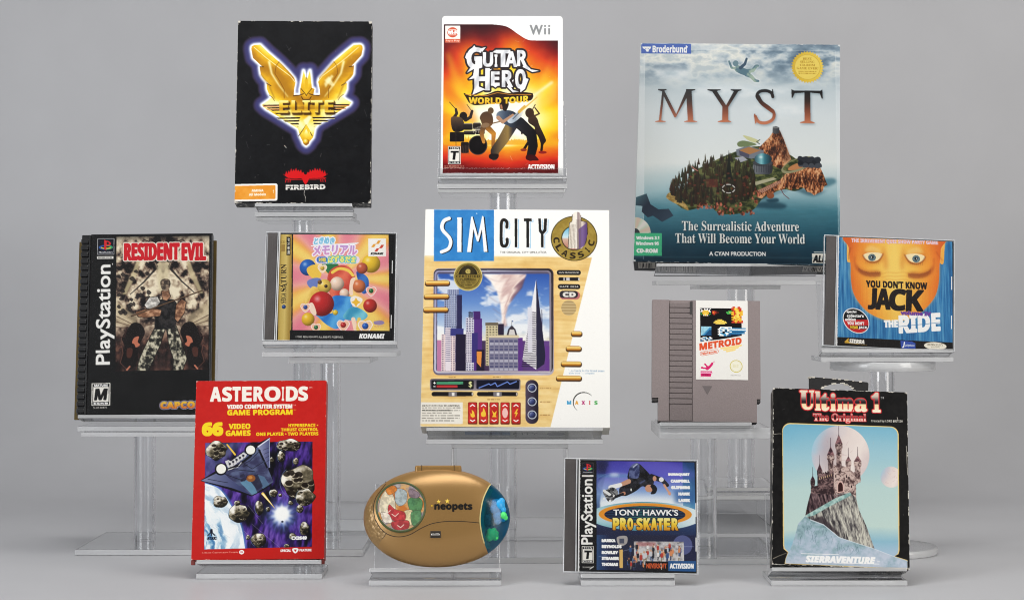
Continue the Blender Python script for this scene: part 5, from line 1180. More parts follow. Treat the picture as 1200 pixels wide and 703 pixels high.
# ---- disc case with the upside-down face
def art_jack():
    c = sheet_print('jack', (982.8, 278.2), (1114.6, 408.6), base=(20, 18, 18), res=2.4)
    c.view(960, 270, 7.273)
    pic = np.array([(150, 40), (1150, 60), (1130, 946), (150, 920)], float)
    def blue(X, Y):
        n = .6 * fbm(X / 9, Y / 300, 3, 3) + .4 * fbm(X / 30, Y / 180, 8, 3); return ramp(n, (.25, (30, 92, 146)), (.5, (48, 122, 178)), (.75, (92, 158, 200)))
    c.fill(pic, blue, 1, 'front_picture')
    def skin(X, Y):
        n = fbm(X / 7, Y / 240, 5, 3); u = (X - 655) / 390.0
        t = np.abs(u) * 1.05 + .12 * (n - .5) + .18 * ss(560, 760, Y) - .12 * np.exp(-((Y - 320) / 140) ** 2)
        return ramp(t, (.0, (252, 206, 96)), (.35, (250, 182, 68)), (.6, (248, 160, 52)), (.85, (240, 126, 36)), (1.05, (224, 98, 32)))
    head = spline([(270, 40), (262, 150), (276, 300), (276, 400), (290, 520), (340, 620), (430, 710), (560, 765), (680, 772), (800, 740), (910, 660), (990, 560), (1026, 440), (1036, 300), (1050, 160), (1046, 40)])
    for sx, P in ((1, [(252, 60), (246, 150), (246, 260), (262, 278), (284, 264), (292, 180), (290, 60)]), (-1, [(1040, 60), (1084, 80), (1080, 180), (1072, 270), (1050, 284), (1014, 230), (1004, 170)])): c.fill(spline(P), GX((246, (250, 190, 80)), (290, (230, 130, 40)), (1004, (226, 124, 40)), (1084, (250, 180, 70))), 1, 'front_picture', grow=1)
    c.fill(head, (250, 206, 130), .5, grow=7, blur=8, clip=pic); c.fill(head, skin, 1, 'front_picture', clip=pic)
    c.line([(280, 150), (262, 210), (262, 250)], 9, (150, 70, 30), .6, blur=4); c.line([(1012, 180), (1050, 240), (1060, 250)], 9, (190, 80, 30), .5, blur=4)
    for sx in (1, -1):
        f = lambda P: np.array([((655 + sx * (x - 655)) + (0 if sx > 0 else -8), y + (0 if sx > 0 else 8)) for x, y in P], float)
        c.fill(spline(f([(380, 240), (400, 170), (470, 140), (540, 180), (560, 240), (520, 280), (440, 290)])), (214, 110, 40), .55, blur=16)
        c.fill(spline(f([(400, 180), (450, 130), (530, 160), (540, 200), (470, 190)])), (255, 222, 130), .6, blur=10)
        c.fill(spline(f([(386, 220), (420, 196), (490, 190), (552, 204), (520, 250), (470, 268), (420, 258)])), (250, 226, 172)); c.line(spline(f([(384, 216), (410, 256), (462, 276), (520, 262), (560, 200)]), 6, False), 9, (110, 46, 20), .7, blur=3)
        for k in range(7): c.line(f([(410 + 17 * k, 262 + (6 if 1 < k < 5 else 0)), (408 + 18 * k, 288)]), 3, (90, 40, 20), .35)
        c.fill(ell(*f([(462, 234)])[0], 33, 31), lambda X, Y: ramp(fbm(X / 5, Y / 5, 4), (.3, (70, 92, 100)), (.7, (124, 146, 150)))); c.fill(ell(*f([(462, 232)])[0], 14, 14), (20, 22, 26)); c.fill(ell(*f([(458, 232)])[0], 5, 5), (235, 240, 240))
        c.fill(spline(f([(320, 290), (360, 330), (430, 352), (500, 346), (540, 366), (510, 400), (440, 402), (370, 384), (326, 340)])), (170, 72, 26), .6, blur=9)
        for k in range(46):
            x = 340 + 4.2 * k; y = np.interp(x, [320, 380, 440, 540], [326, 366, 380, 376]); c.line(f([(x, y - 20 + (k * 7) % 9), (x + 5, y + 16 + (k * 5) % 9)]), 5, (110, 52, 28), .4, 2)
        c.line(spline(f([(310, 230), (316, 300), (350, 350)]), 5, False), 12, (200, 90, 30), .6, blur=6)
    for y in (360, 390, 420): c.line(spline([(540, y + 14), (600, y), (660, y + 4), (740, y - 2), (780, y + 12)], 6, False), 6, (226, 128, 44), .45, blur=4)
    c.fill(spline([(560, 130), (600, 260), (590, 340), (560, 300)]), (216, 110, 36), .4, blur=12); c.fill(spline([(740, 130), (700, 260), (710, 340), (740, 300)]), (216, 110, 36), .4, blur=12)
    wp = lambda x0, x1, y0, y1, dy: (lambda U, V: (x0 + U * (x1 - x0), y0 + V * (y1 - y0) + dy * U))
    c.text(bold('THE IRREVERENT QUIZ SHOW PARTY GAME'), 0, 0, 1, 1, (226, 214, 232), warp=wp(288, 1028, 72, 110, 14), grow=1, outline=[(3, (240, 150, 130))])
    BK = (30, 22, 20)
    c.text(bold("YOU DON'T KNOW"), 0, 0, 1, 1, BK, warp=wp(408, 926, 432, 488, 12), grow=3, part='title_lettering')
    for ch, a in (('J', (430, 502, 490, 672)), ('A', (494, 506, 610, 672)), ('C', (608, 506, 740, 680)), ('K', (752, 512, 888, 682))): c.text(bold(ch), *a, BK, grow=8, shear=.06, part='title_lettering')
    c.view(960, 340, 7.273)
    c.text(bold('THE'), 0, 0, 1, 1, W_, warp=wp(556, 668, 262, 318, -6), grow=5, part='title_lettering')
    c.text(bold('RIDE'), 0, 0, 1, 1, W_, warp=wp(684, 1024, 222, 362, -30), grow=8, part='title_lettering'); c.line([(680, 310), (1030, 268)], 5, (60, 124, 180), .8)
    c.text(bold('volume IV'), 0, 0, 1, 1, (112, 64, 160), warp=wp(700, 950, 176, 208, 6), grow=4)
    c.fill(ell(314, 268, 122, 98, 38), W_, 1, 'round_sticker'); ov = ell(314, 268, 115, 91, 38); c.fill(ov, (24, 20, 22)); c.fill(np.array([(180, 262), (440, 256), (440, 420), (200, 420)], float), (206, 36, 38), clip=ov); c.fill(np.array([(180, 300), (440, 296), (440, 330), (200, 334)], float), (206, 36, 38), clip=ov); c.fill(np.array([(260, 312), (440, 306), (440, 336), (260, 338)], float), (30, 20, 20), clip=ov)
    for t, x0, x1, y, co in (('special', 236, 318, 182, W_), ("collector's", 238, 380, 214, W_), ('edition', 222, 312, 246, W_), ("YOU DON'T", 240, 384, 278, W_), ('HEAR', 266, 330, 312, (250, 200, 40)), ('JACK', 336, 408, 314, W_)): c.text(bold(t), x0, y, x1, y + 24, co, grow=1.8)
    c.fill(np.array([(140, 408), (1150, 434), (1140, 540), (140, 500)], float), (22, 18, 18))
    c.text(bolditalic('SIERRA'), 0, 0, 1, 1, (240, 236, 226), warp=wp(254, 382, 424, 456, 6), grow=2.5, part='publisher_logo'); c.fill(np.array([(210, 450), (250, 414), (246, 440), (262, 460)], float), (222, 170, 50)); c.line([(216, 456), (404, 472)], 4, (222, 170, 50), 1, 2)
    c.fill(np.array([(690, 428), (786, 432), (816, 446), (814, 494), (694, 492)], float), (56, 84, 176), 1, 'studio_logo'); c.text(bolditalic('J'), 704, 438, 728, 486, W_, grow=1.5); c.text(bolditalic('Jellyvision'), 728, 456, 808, 478, W_, grow=.6)
    c.fill(ell(982, 465, 94, 32, 2), (240, 232, 212), 1, 'studio_logo'); c.text(serif('BERKELEY'), 916, 446, 1048, 464, (120, 110, 90), grow=.6); c.text('SYSTEMS', 946, 470, 1018, 480, (120, 110, 90))
    return c

# ---- red box with the rocks in space
def art_ast():
    c = sheet_print('ast', base=(204, 28, 22), res=2.1)
    c.field(tex((202, 27, 22), (207, 30, 24), 4, 4, 5))
    c.view(220, 440, 6.388)
    CR = (246, 238, 224); YE = (250, 214, 20)
    for ch, x0, x1 in (('A', 160, 242), ('S', 250, 322), ('T', 326, 388), ('E', 398, 470), ('R', 484, 558), ('O', 566, 686), ('I', 694, 716), ('D', 728, 818), ('S', 822, 894)):
        c.text(bold(ch), x0 + 3, 86, x1 - 3, 190, CR, grow=5 if ch != 'I' else 2, part='title_lettering')
    c.text('TM', 902, 86, 926, 98, CR, grow=1)
    def hv(t, x0, y0, x1, y1, col, g, part=None): c.text(bold(t), x0 + g, y0 + g, x1 - g, y1 - g, col, grow=g, part=part)
    hv('VIDEO COMPUTER SYSTEM', 286, 215, 778, 250, CR, 3, 'subtitle'); hv('GAME PROGRAM', 288, 254, 780, 298, YE, 2.6, 'subtitle'); c.text('TM', 782, 220, 804, 230, CR, grow=.8); c.text('TM', 784, 256, 806, 266, YE, grow=.8)
    hv('66', 100, 346, 262, 452, YE, 8, 'game_count'); hv('VIDEO', 300, 358, 464, 402, YE, 3, 'game_count'); hv('GAMES', 278, 408, 466, 453, YE, 3, 'game_count')
    hv('HYPERSPACE •', 748, 364, 974, 390, YE, 1.6, 'feature_list'); hv('THRUST CONTROL', 692, 396, 974, 421, YE, 1.6, 'feature_list'); hv('ONE PLAYER • TWO PLAYERS', 506, 427, 976, 454, YE, 1.6, 'feature_list')
    pic = rect(128, 500, 932, 1290)
    def sp(X, Y):
        n = fbm(X / 46 + Y / 240, Y / 150, 4, 4); n2 = fbm(X / 26, Y / 60, 9, 3)
        return ramp(n * .75 + n2 * .3, (.32, (12, 10, 20)), (.47, (34, 24, 66)), (.6, (74, 44, 136)), (.75, (120, 84, 180)))
    c.fill(pic, sp, 1, 'front_picture')
    pl = np.array([(128, 500), (420, 500), (200, 700), (128, 780)], float); c.fill(pl, tex((60, 66, 110), (100, 104, 150), 70, 90, 3), .8, blur=10, clip=pic)
    earth = np.concatenate([np.array([(128, 800)]), spline([(128, 800), (240, 850), (330, 980), (400, 1130), (430, 1290)], 8, False), np.array([(128, 1290)])])
    c.fill(earth, (90, 150, 220), .9, grow=10, blur=7, clip=pic)
    def ea(X, Y):
        r = np.hypot(X + 260, Y - 1330); n = fbm(r / 32 + fbm(X / 60, Y / 60, 3) * 2.2, np.arctan2(Y - 1330, X + 260) * 5, 6, 4)
        o = ramp(n, (.3, (70, 124, 176)), (.44, (140, 184, 214)), (.55, (226, 236, 240)), (.8, (250, 250, 246))); e = ss(480, 640, r)[..., None] * .7; return o * (1 - e) + np.array((246, 248, 248.)) * e
    c.fill(earth, ea, 1, 'front_picture', clip=pic)
    def rock(x, y, rx, ry, sd, rot=0, warm=0.5):
        r_ = random.Random(sd); pts = [(x + rx * math.cos(a) * r_.uniform(.8, 1.1), y + ry * math.sin(a) * r_.uniform(.8, 1.1)) for a in np.arange(0, 6.28, .55)]
        sh = spline(pts, 5)
        def col(X, Y):
            n = fbm(X / (rx * .45), Y / (ry * .4), sd, 4); t = .7 * n + .46 * (.34 - (Y - y) / (1.9 * ry)) - .12 * (X - x) / rx
            return ramp(t, (.26, (18, 15, 12)), (.42, (58, 52, 38)), (.54, (112, 102, 80)), (.66, (190, 180, 160)), (.8, (246, 240, 226)))
        c.fill(sh, (16, 12, 10), 1, f'front_picture/asteroid#{sd}', grow=3); c.fill(sh, col, 1, f'front_picture/asteroid#{sd}')
        for k in range(max(3, int(rx / 9))):
            qx, qy = x + r_.uniform(-.7, .7) * rx, y + r_.uniform(-.6, .7) * ry; s_ = r_.uniform(.08, .2) * rx
            c.fill(ell(qx, qy, s_ * 1.2, s_ * .8), (30, 22, 16), .85, clip=sh); c.line(ell(qx, qy + s_ * .3, s_ * 1.2, s_ * .8, 0, 10, 170, 12), max(2, s_ * .3), (236, 220, 190), .6, clip=sh)
        c.line(ell(x - rx * .06, y, rx * .97, ry * .97, 0, 120, 230, 14), 3, (120, 160, 190), .7)
    rock(214, 560, 78, 70, 3); rock(752, 525, 90, 46, 5); rock(694, 612, 28, 42, 7); rock(806, 648, 22, 26, 8); rock(620, 640, 22, 24, 9)
    # the ship: a broad wedge
    SH = tex((58, 58, 92), (90, 100, 134), 60, 40, 6)
    c.fill(np.array([(100, 780), (222, 706), (430, 560), (606, 470), (612, 690), (636, 800), (560, 860), (480, 900), (410, 880)], float), (18, 16, 26), 1, 'front_picture/spaceship', grow=4)
    c.fill(np.array([(100, 780), (240, 715), (400, 800), (480, 898), (330, 840)], float), GX((100, (128, 134, 168)), (400, (60, 66, 108))), 1, 'front_picture/spaceship'); c.fill(np.array([(250, 700), (430, 560), (530, 540), (640, 800), (480, 898), (300, 760)], float), SH, 1, 'front_picture/spaceship'); c.fill(np.array([(520, 530), (608, 470), (612, 690), (590, 700)], float), GX((520, (150, 154, 184)), (612, (76, 80, 124))), 1, 'front_picture/spaceship')
    c.line([(520, 536), (608, 474)], 8, (220, 222, 236)); c.line([(606, 474), (610, 690)], 5, (160, 166, 196)); c.line([(530, 560), (590, 690)], 14, (20, 18, 28))
    c.fill(np.array([(275, 640), (300, 630), (320, 640), (412, 575), (440, 590), (430, 610), (320, 690), (300, 690)], float), (206, 204, 204), 1, 'front_picture/spaceship')
    for k in range(5): c.fill(ell(312 + 25 * k, 660 - 15 * k, 9, 9), (50, 50, 62)); c.line([(300 + 25 * k, 640 - 14 * k), (316 + 25 * k, 684 - 15 * k)], 3, (60, 60, 76), .8)
    c.line([(300, 700), (380, 670), (470, 600)], 18, (20, 18, 26)); c.line([(300, 704), (372, 684), (398, 650)], 6, (226, 226, 226))
    for k in range(16): q = random.Random(k); x, y = q.uniform(330, 560), q.uniform(640, 840); c.fill(np.array([(x, y), (x + q.uniform(20, 50), y - q.uniform(6, 22)), (x + q.uniform(26, 56), y + q.uniform(4, 16)), (x + 8, y + 18)]), q.choice([(34, 32, 50), (120, 124, 156), (64, 78, 108)]), .5, clip=np.array([(250, 700), (430, 560), (530, 540), (640, 800), (480, 898), (300, 760)], float))
    c.fill(ell(464, 556, 44, 42), (20, 18, 26)); c.fill(ell(466, 558, 34, 33), (240, 238, 226), 1, 'front_picture/spaceship'); c.fill(ell(246, 698, 46, 46), (20, 18, 26)); c.fill(ell(248, 696, 36, 36), (240, 238, 226), 1, 'front_picture/spaceship')
    c.line([(290, 515), (350, 590)], 10, (240, 190, 60), 1, 14)
    c.fill(np.array([(390, 800), (470, 770), (520, 880), (480, 892)], float), (100, 150, 176), .8); c.fill(np.array([(510, 740), (570, 760), (610, 820), (560, 850)], float), (86, 120, 150), .8); c.fill(np.array([(440, 760), (520, 740), (560, 830), (520, 860)], float), (40, 40, 62), .8); c.fill(ell(470, 770, 34, 26), (146, 86, 40)); c.fill(ell(466, 764, 16, 12), (196, 130, 60))
    for P in ([(260, 730), (420, 790), (440, 760)], [(330, 700), (500, 720)], [(540, 560), (460, 640), (330, 700)], [(150, 770), (300, 800)], [(400, 650), (480, 700), (560, 650)]): c.line(P, 4, (24, 22, 34), .9)
    for k in range(4): c.line([(560 + 8 * k, 560 + 30 * k), (600 + 2 * k, 545 + 30 * k)], 3, (30, 28, 40), .8)
    c.view(220, 548, 6.388)
    # blast
    for k in range(70):
        r_ = random.Random(k); a = r_.uniform(0, 6.28); L = r_.uniform(40, 130); c.line([(704, 360), (704 + L * math.cos(a), 360 + L * math.sin(a))], 18, r_.choice([(110, 150, 226), (150, 190, 240), (80, 110, 200)]), .4, 3, blur=2, clip=pic - (0, 690))
    c.fill(ell(704, 360, 120, 110), (120, 150, 236), .5, blur=34, clip=pic - (0, 690)); c.fill(star(704, 356, 92, 50, 11), (236, 244, 252), .9, blur=8); c.fill(ell(704, 350, 52, 54), (255, 255, 250), 1, blur=8); c.fill(ell(708, 408, 9, 7), (40, 40, 60))
    c.line([(560, 196), (650, 306)], 20, (250, 206, 90), 1, 3); c.line([(562, 200), (630, 280)], 8, (255, 246, 200), 1, 2)
    for P in ([(450, 280), (560, 420)], [(480, 420), (690, 600)], [(116, 388), (320, 520)], [(420, 470), (560, 590)]): c.line(P, 2.5, (190, 186, 200), .5)
    rock(828, 116, 136, 130, 21); rock(880, 230, 70, 70, 22)
    rock(240, 252, 54, 46, 23); rock(384, 340, 78, 66, 24); rock(372, 262, 24, 20, 31); rock(534, 300, 32, 54, 25); rock(640, 194, 30, 32, 26); rock(838, 316, 26, 30, 27); rock(872, 466, 36, 50, 28); rock(532, 540, 56, 52, 29); rock(452, 520, 14, 18, 30); rock(742, 592, 20, 18, 33); rock(600, 312, 15, 18, 35); rock(786, 520, 26, 24, 36); rock(770, 270, 18, 16, 37); rock(690, 210, 14, 12, 38)
    c.fill(rect(0, 601, 1086, 760), (204, 28, 22)); c.put(np.zeros((1, 1)), 0, 0, K_)
    for sx in (-1, 0, 1): c.line([(180 + sx * 5, 456), (180 + sx * 6, 478), (180 + sx * 26, 498)] if sx else [(180, 454), (180, 500)], 8, (22, 20, 40), part='maker_logo')
    c.text(bold('ATARI'), 150, 510, 218, 530, (22, 20, 40), grow=1.6, part='maker_logo'); hv('CX2649', 776, 518, 894, 546, W_, 2.5, 'catalogue_number')
    c.text('A Warner Communications Company', 112, 619, 378, 634, (250, 220, 200), grow=.6); c.fill(ell(405, 627, 19, 16), W_); c.text(bold('W'), 395, 620, 415, 634, (204, 28, 22)); hv('SPECIAL', 694, 614, 776, 634, W_, 1.4); hv('FEATURE', 838, 614, 930, 634, W_, 1.4)
    c.fill(spline([(784, 612), (806, 606), (830, 612), (826, 632), (806, 646), (788, 632)], 5), W_); c.fill(np.array([(796, 618), (818, 618), (807, 636)], float), (204, 28, 22))
    c.view(0, 0, 1); c.wear(41, (238, 206, 194), w=.5, amt=.3, corner=1.8); c.scratches(22, 6, (236, 120, 100), l=6, w=.3, a=.45)
    return c
# ---- disc case with the skateboarder
def art_tony():
    c = sheet_print('tony', (679.6, 539.6), (814.6, 668.8), base=(16, 15, 17), res=2.4)
    c.view(655, 533, 7.059)
    pic = np.array([(312, 40), (1130, 40), (1130, 970), (312, 970)], float)
    c.fill(pic, lambda X, Y: ramp(Y + 60 * np.sin(X / 300), (40, (34, 40, 90)), (200, (58, 66, 150)), (380, (120, 150, 200)), (560, (40, 66, 110)), (700, (34, 40, 74)), (960, (40, 50, 84))), 1, 'front_picture')
    c.fill(spline([(388, 520), (388, 160), (410, 90), (470, 50), (1030, 44), (1030, 520)], 8), GY((44, (70, 62, 170)), (180, (92, 96, 200)), (300, (140, 170, 220)), (400, (232, 240, 246))), .95, blur=3, clip=pic)
    c.fill(rect(312, 40, 400, 160), (24, 20, 50), .7, blur=26, clip=pic); c.fill(rect(1030, 40, 1130, 520), GY((40, (24, 70, 120)), (400, (70, 140, 180))), .8, clip=pic)
    c.fill(ell(470, 230, 150, 80, -12), (160, 170, 220), .35, blur=4, clip=pic); c.line(ell(380, 240, 130, 70, -30), 4, (150, 170, 210), .35, clip=pic); c.fill(rect(312, 160, 720, 188), (90, 150, 190), .4, blur=3, clip=pic); c.fill(ell(460, 166, 40, 16), (220, 230, 246), .7, blur=8); c.fill(ell(860, 110, 300, 60, 12), (120, 110, 220), .4, blur=20, clip=pic)
    c.fill(ell(690, 410, 330, 56), (244, 250, 252), .8, blur=24, clip=pic); c.fill(rect(960, 290, 1130, 400), (50, 96, 160), .75, blur=14, clip=pic)
    # anonymous skater in mid-air
    BK = tex((14, 14, 18), (46, 46, 56), 30, 30, 3)
    c.fill(spline([(570, 180), (600, 90), (660, 70), (720, 120), (770, 180), (790, 220), (760, 300), (700, 260), (640, 300), (580, 330), (524, 330), (510, 270), (580, 220)]), BK, 1, 'front_picture/skateboarder')
    c.fill(spline([(584, 186), (590, 110), (616, 76), (660, 66), (672, 110), (660, 190), (600, 192)]), tex((44, 52, 96), (96, 106, 150), 24, 24, 4), 1, 'front_picture/skateboarder'); c.line([(620, 100), (650, 76)], 10, (200, 206, 220), .8)
    c.fill(spline([(510, 270), (600, 250), (620, 300), (560, 340), (506, 330)]), BK, 1, 'front_picture/skateboarder')
    c.line([(580, 220), (500, 254)], 40, (204, 150, 120), 1, 30, part='front_picture/skateboarder'); c.line([(510, 250), (430, 272)], 34, (240, 238, 236), 1, 40, part='front_picture/skateboarder'); c.line([(540, 320), (500, 336)], 30, (190, 130, 100), 1, 20)
    c.line([(770, 180), (860, 210), (900, 250)], 46, BK, 1, 30, part='front_picture/skateboarder'); c.fill(ell(796, 196, 16, 22), (206, 150, 120)); c.fill(ell(852, 204, 20, 20), (236, 234, 230)); c.line([(876, 250), (920, 320)], 20, (214, 156, 126), 1, 14, part='front_picture/skateboarder'); c.fill(ell(918, 318, 12, 18, -20), (224, 160, 130))
    c.fill(ell(750, 278, 34, 32), (206, 148, 118), 1, 'front_picture/skateboarder'); c.fill(spline([(760, 258), (790, 246), (816, 280), (800, 320), (762, 324), (776, 290)]), (24, 24, 30), 1, 'front_picture/skateboarder')
    c.fill(spline([(366, 310), (400, 288), (440, 270), (480, 290), (490, 330), (450, 380), (410, 388), (384, 350)]), tex((30, 30, 34), (150, 150, 150), 12, 12, 7), 1, 'front_picture/skateboarder'); c.line([(376, 300), (420, 330)], 24, (226, 226, 222)); 
    for x, y in ((374, 364), (424, 384), (458, 344)): c.fill(ell(x, y, 10, 10), (236, 236, 232))
    c.line([(470, 350), (530, 326)], 22, (26, 26, 30)); c.fill(ell(600, 290, 6, 12), (220, 220, 216)); c.line([(674, 236), (696, 222), (716, 210)], 9, (110, 128, 196), .7, blur=2)
    # title oval
    cx, cy_ = 715, 494
    c.fill(ell(cx, 510, 470, 120, 0), GX((300, (150, 200, 210)), (700, (60, 140, 160)), (1130, (226, 240, 240))), 1, 'front_picture', clip=pic); c.fill(ell(cx, 506, 460, 100), (226, 240, 244), .5, blur=14, clip=pic)
    c.fill(ell(cx, cy_, 384, 92), (238, 146, 34), 1, 'title_oval', grow=2)
    inn = ell(cx - 3, cy_ + 2, 336, 72); c.fill(inn, lambda X, Y: ramp(.5 + .5 * np.sin(Y / 3.4) + .3 * np.sin(X / 90), (0, (20, 30, 60)), (.6, (34, 58, 90)), (1.2, (40, 110, 100))))
    c.line(ell(cx, cy_, 384, 92), 3, (250, 190, 90), .6)
    wp = lambda x0, x1, y0, y1: (lambda U, V: (x0 + U * (x1 - x0), y0 + V * (y1 - y0)))
    c.text('TONY HAWK\'S', 452, 454, 986, 502, W_, grow=2.2, outline=[(5, (20, 30, 50))], part='title_oval/title_lettering')
    c.view(655, 603, 7.059)
    for ch, x0, x1 in (('P', 446, 500), ('R', 506, 560), ('O', 566, 614), ('S', 642, 694), ('K', 700, 756), ('A', 760, 814), ('T', 816, 862), ('E', 868, 920), ('R', 932, 986)): c.text(bold(ch), x0 + 4, 34, x1 - 4, 126, GY((30, (255, 240, 150)), (80, (250, 206, 50)), (130, (214, 136, 20))), grow=5, outline=[(5, (40, 30, 20))], part='title_oval/title_lettering')
    # street scene under the oval: a small crowd on concrete
    c.fill(np.array([(312, 170), (1130, 170), (1130, 480), (312, 480)], float), lambda X, Y: (ramp(X, (312, (50, 90, 140)), (420, (30, 40, 76)), (620, (40, 40, 60)), (1130, (34, 36, 70))), ss(120, 190, Y) * .8), clip=pic - (0, 494))
    c.fill(ell(1020, 250, 80, 80), (120, 130, 190), .6, clip=pic - (0, 494)); c.line([(330, 350), (700, 260), (1110, 262)], 6, (190, 200, 226), .35)
    c.fill(rect(620, 222, 1030, 384), lambda X, Y: ramp(fbm(X / 30, Y / 20, 5, 4) + (Y - 222) / 700, (.3, (120, 116, 118)), (.5, (176, 172, 172)), (.75, (214, 210, 208))), .95, clip=pic - (0, 494)); c.fill(rect(640, 228, 800, 262), (190, 120, 120), .7, blur=4)
    c.fill(rect(500, 290, 528, 440), (226, 180, 100)); c.fill(spline([(480, 190), (560, 180), (560, 240), (500, 260)]), (200, 190, 180), .8); c.fill(rect(500, 200, 540, 240), (60, 66, 90), .8)
    r_ = random.Random(5)
    for k in range(46):
        x = r_.uniform(570, 1020); y = r_.uniform(270, 430) if x < 720 else r_.uniform(262, 350); h = r_.uniform(60, 92) if y > 330 else r_.uniform(56, 76)
        top = r_.choice([(236, 232, 228), (60, 90, 140), (206, 206, 210), (190, 60, 50), (40, 40, 50), (226, 140, 90), (120, 160, 190)]); leg = r_.choice([(50, 56, 90), (40, 40, 46), (150, 140, 120), (90, 110, 150)])
        w = h * .15
        c.line([(x, y), (x - w * .3, y + h * .5)], w * 1.1, leg, .95, w * .8); c.line([(x, y - h * .28), (x, y)], w * 1.9, top, .95); c.fill(ell(x, y - h * .46, w * .62, w * .75), r_.choice([(206, 160, 130), (150, 100, 76), (226, 180, 150)]))
    c.fill(rect(712, 384, 900, 462), (18, 14, 16), 1, 'studio_logo'); c.text('NEVERSOFT', 722, 402, 886, 440, (214, 90, 40), grow=2, part='studio_logo'); c.line([(840, 396), (844, 450)], 4, (230, 220, 200))
    c.fill(rect(900, 380, 1130, 466), (38, 90, 146), 1, 'publisher_logo'); c.text(bold('ACTIVISION'), 914, 402, 1106, 440, W_, grow=2.5, part='publisher_logo')
    for k, t in enumerate(('MUSKA', 'REYNOLDS', 'ROWLEY', 'STEAMER', 'THOMAS')): c.text(bold(t), 356, 206 + 48.5 * k, (466, 516, 486, 494, 486)[k], 228 + 48.5 * k, W_, grow=3, part='name_list')
    c.view(655, 533, 7.059)
    for k, t in enumerate(('BURNQUIST', 'CAMPBELL', 'GLIFBERG', 'HAWK', 'LASEK')): c.text(bold(t), (912, 932, 934, 994, 994)[k], 151 + 53.5 * k, 1086, 173 + 53.5 * k, W_, grow=3, part='name_list')
    # left platform band
    c.fill(rect(160, 40, 311, 970), (17, 16, 18), 1, 'platform_band')
    playstation_logo(c, 190, 64, 286, 158, (90, 86, 84)); c.fill(rect(190, 168, 286, 184), (226, 222, 214))
    spine_word(c, 186, 205, 306, 742)
    c.view(655, 603, 7.059)
    rating(c, 190, 264, 288, 402, 'T'); c.text(bold('SLUS-00860'), 196, 430, 276, 442, (220, 216, 208), grow=.6); c.line([(256, 450), (286, 430)], 7, (226, 226, 222))
    return c

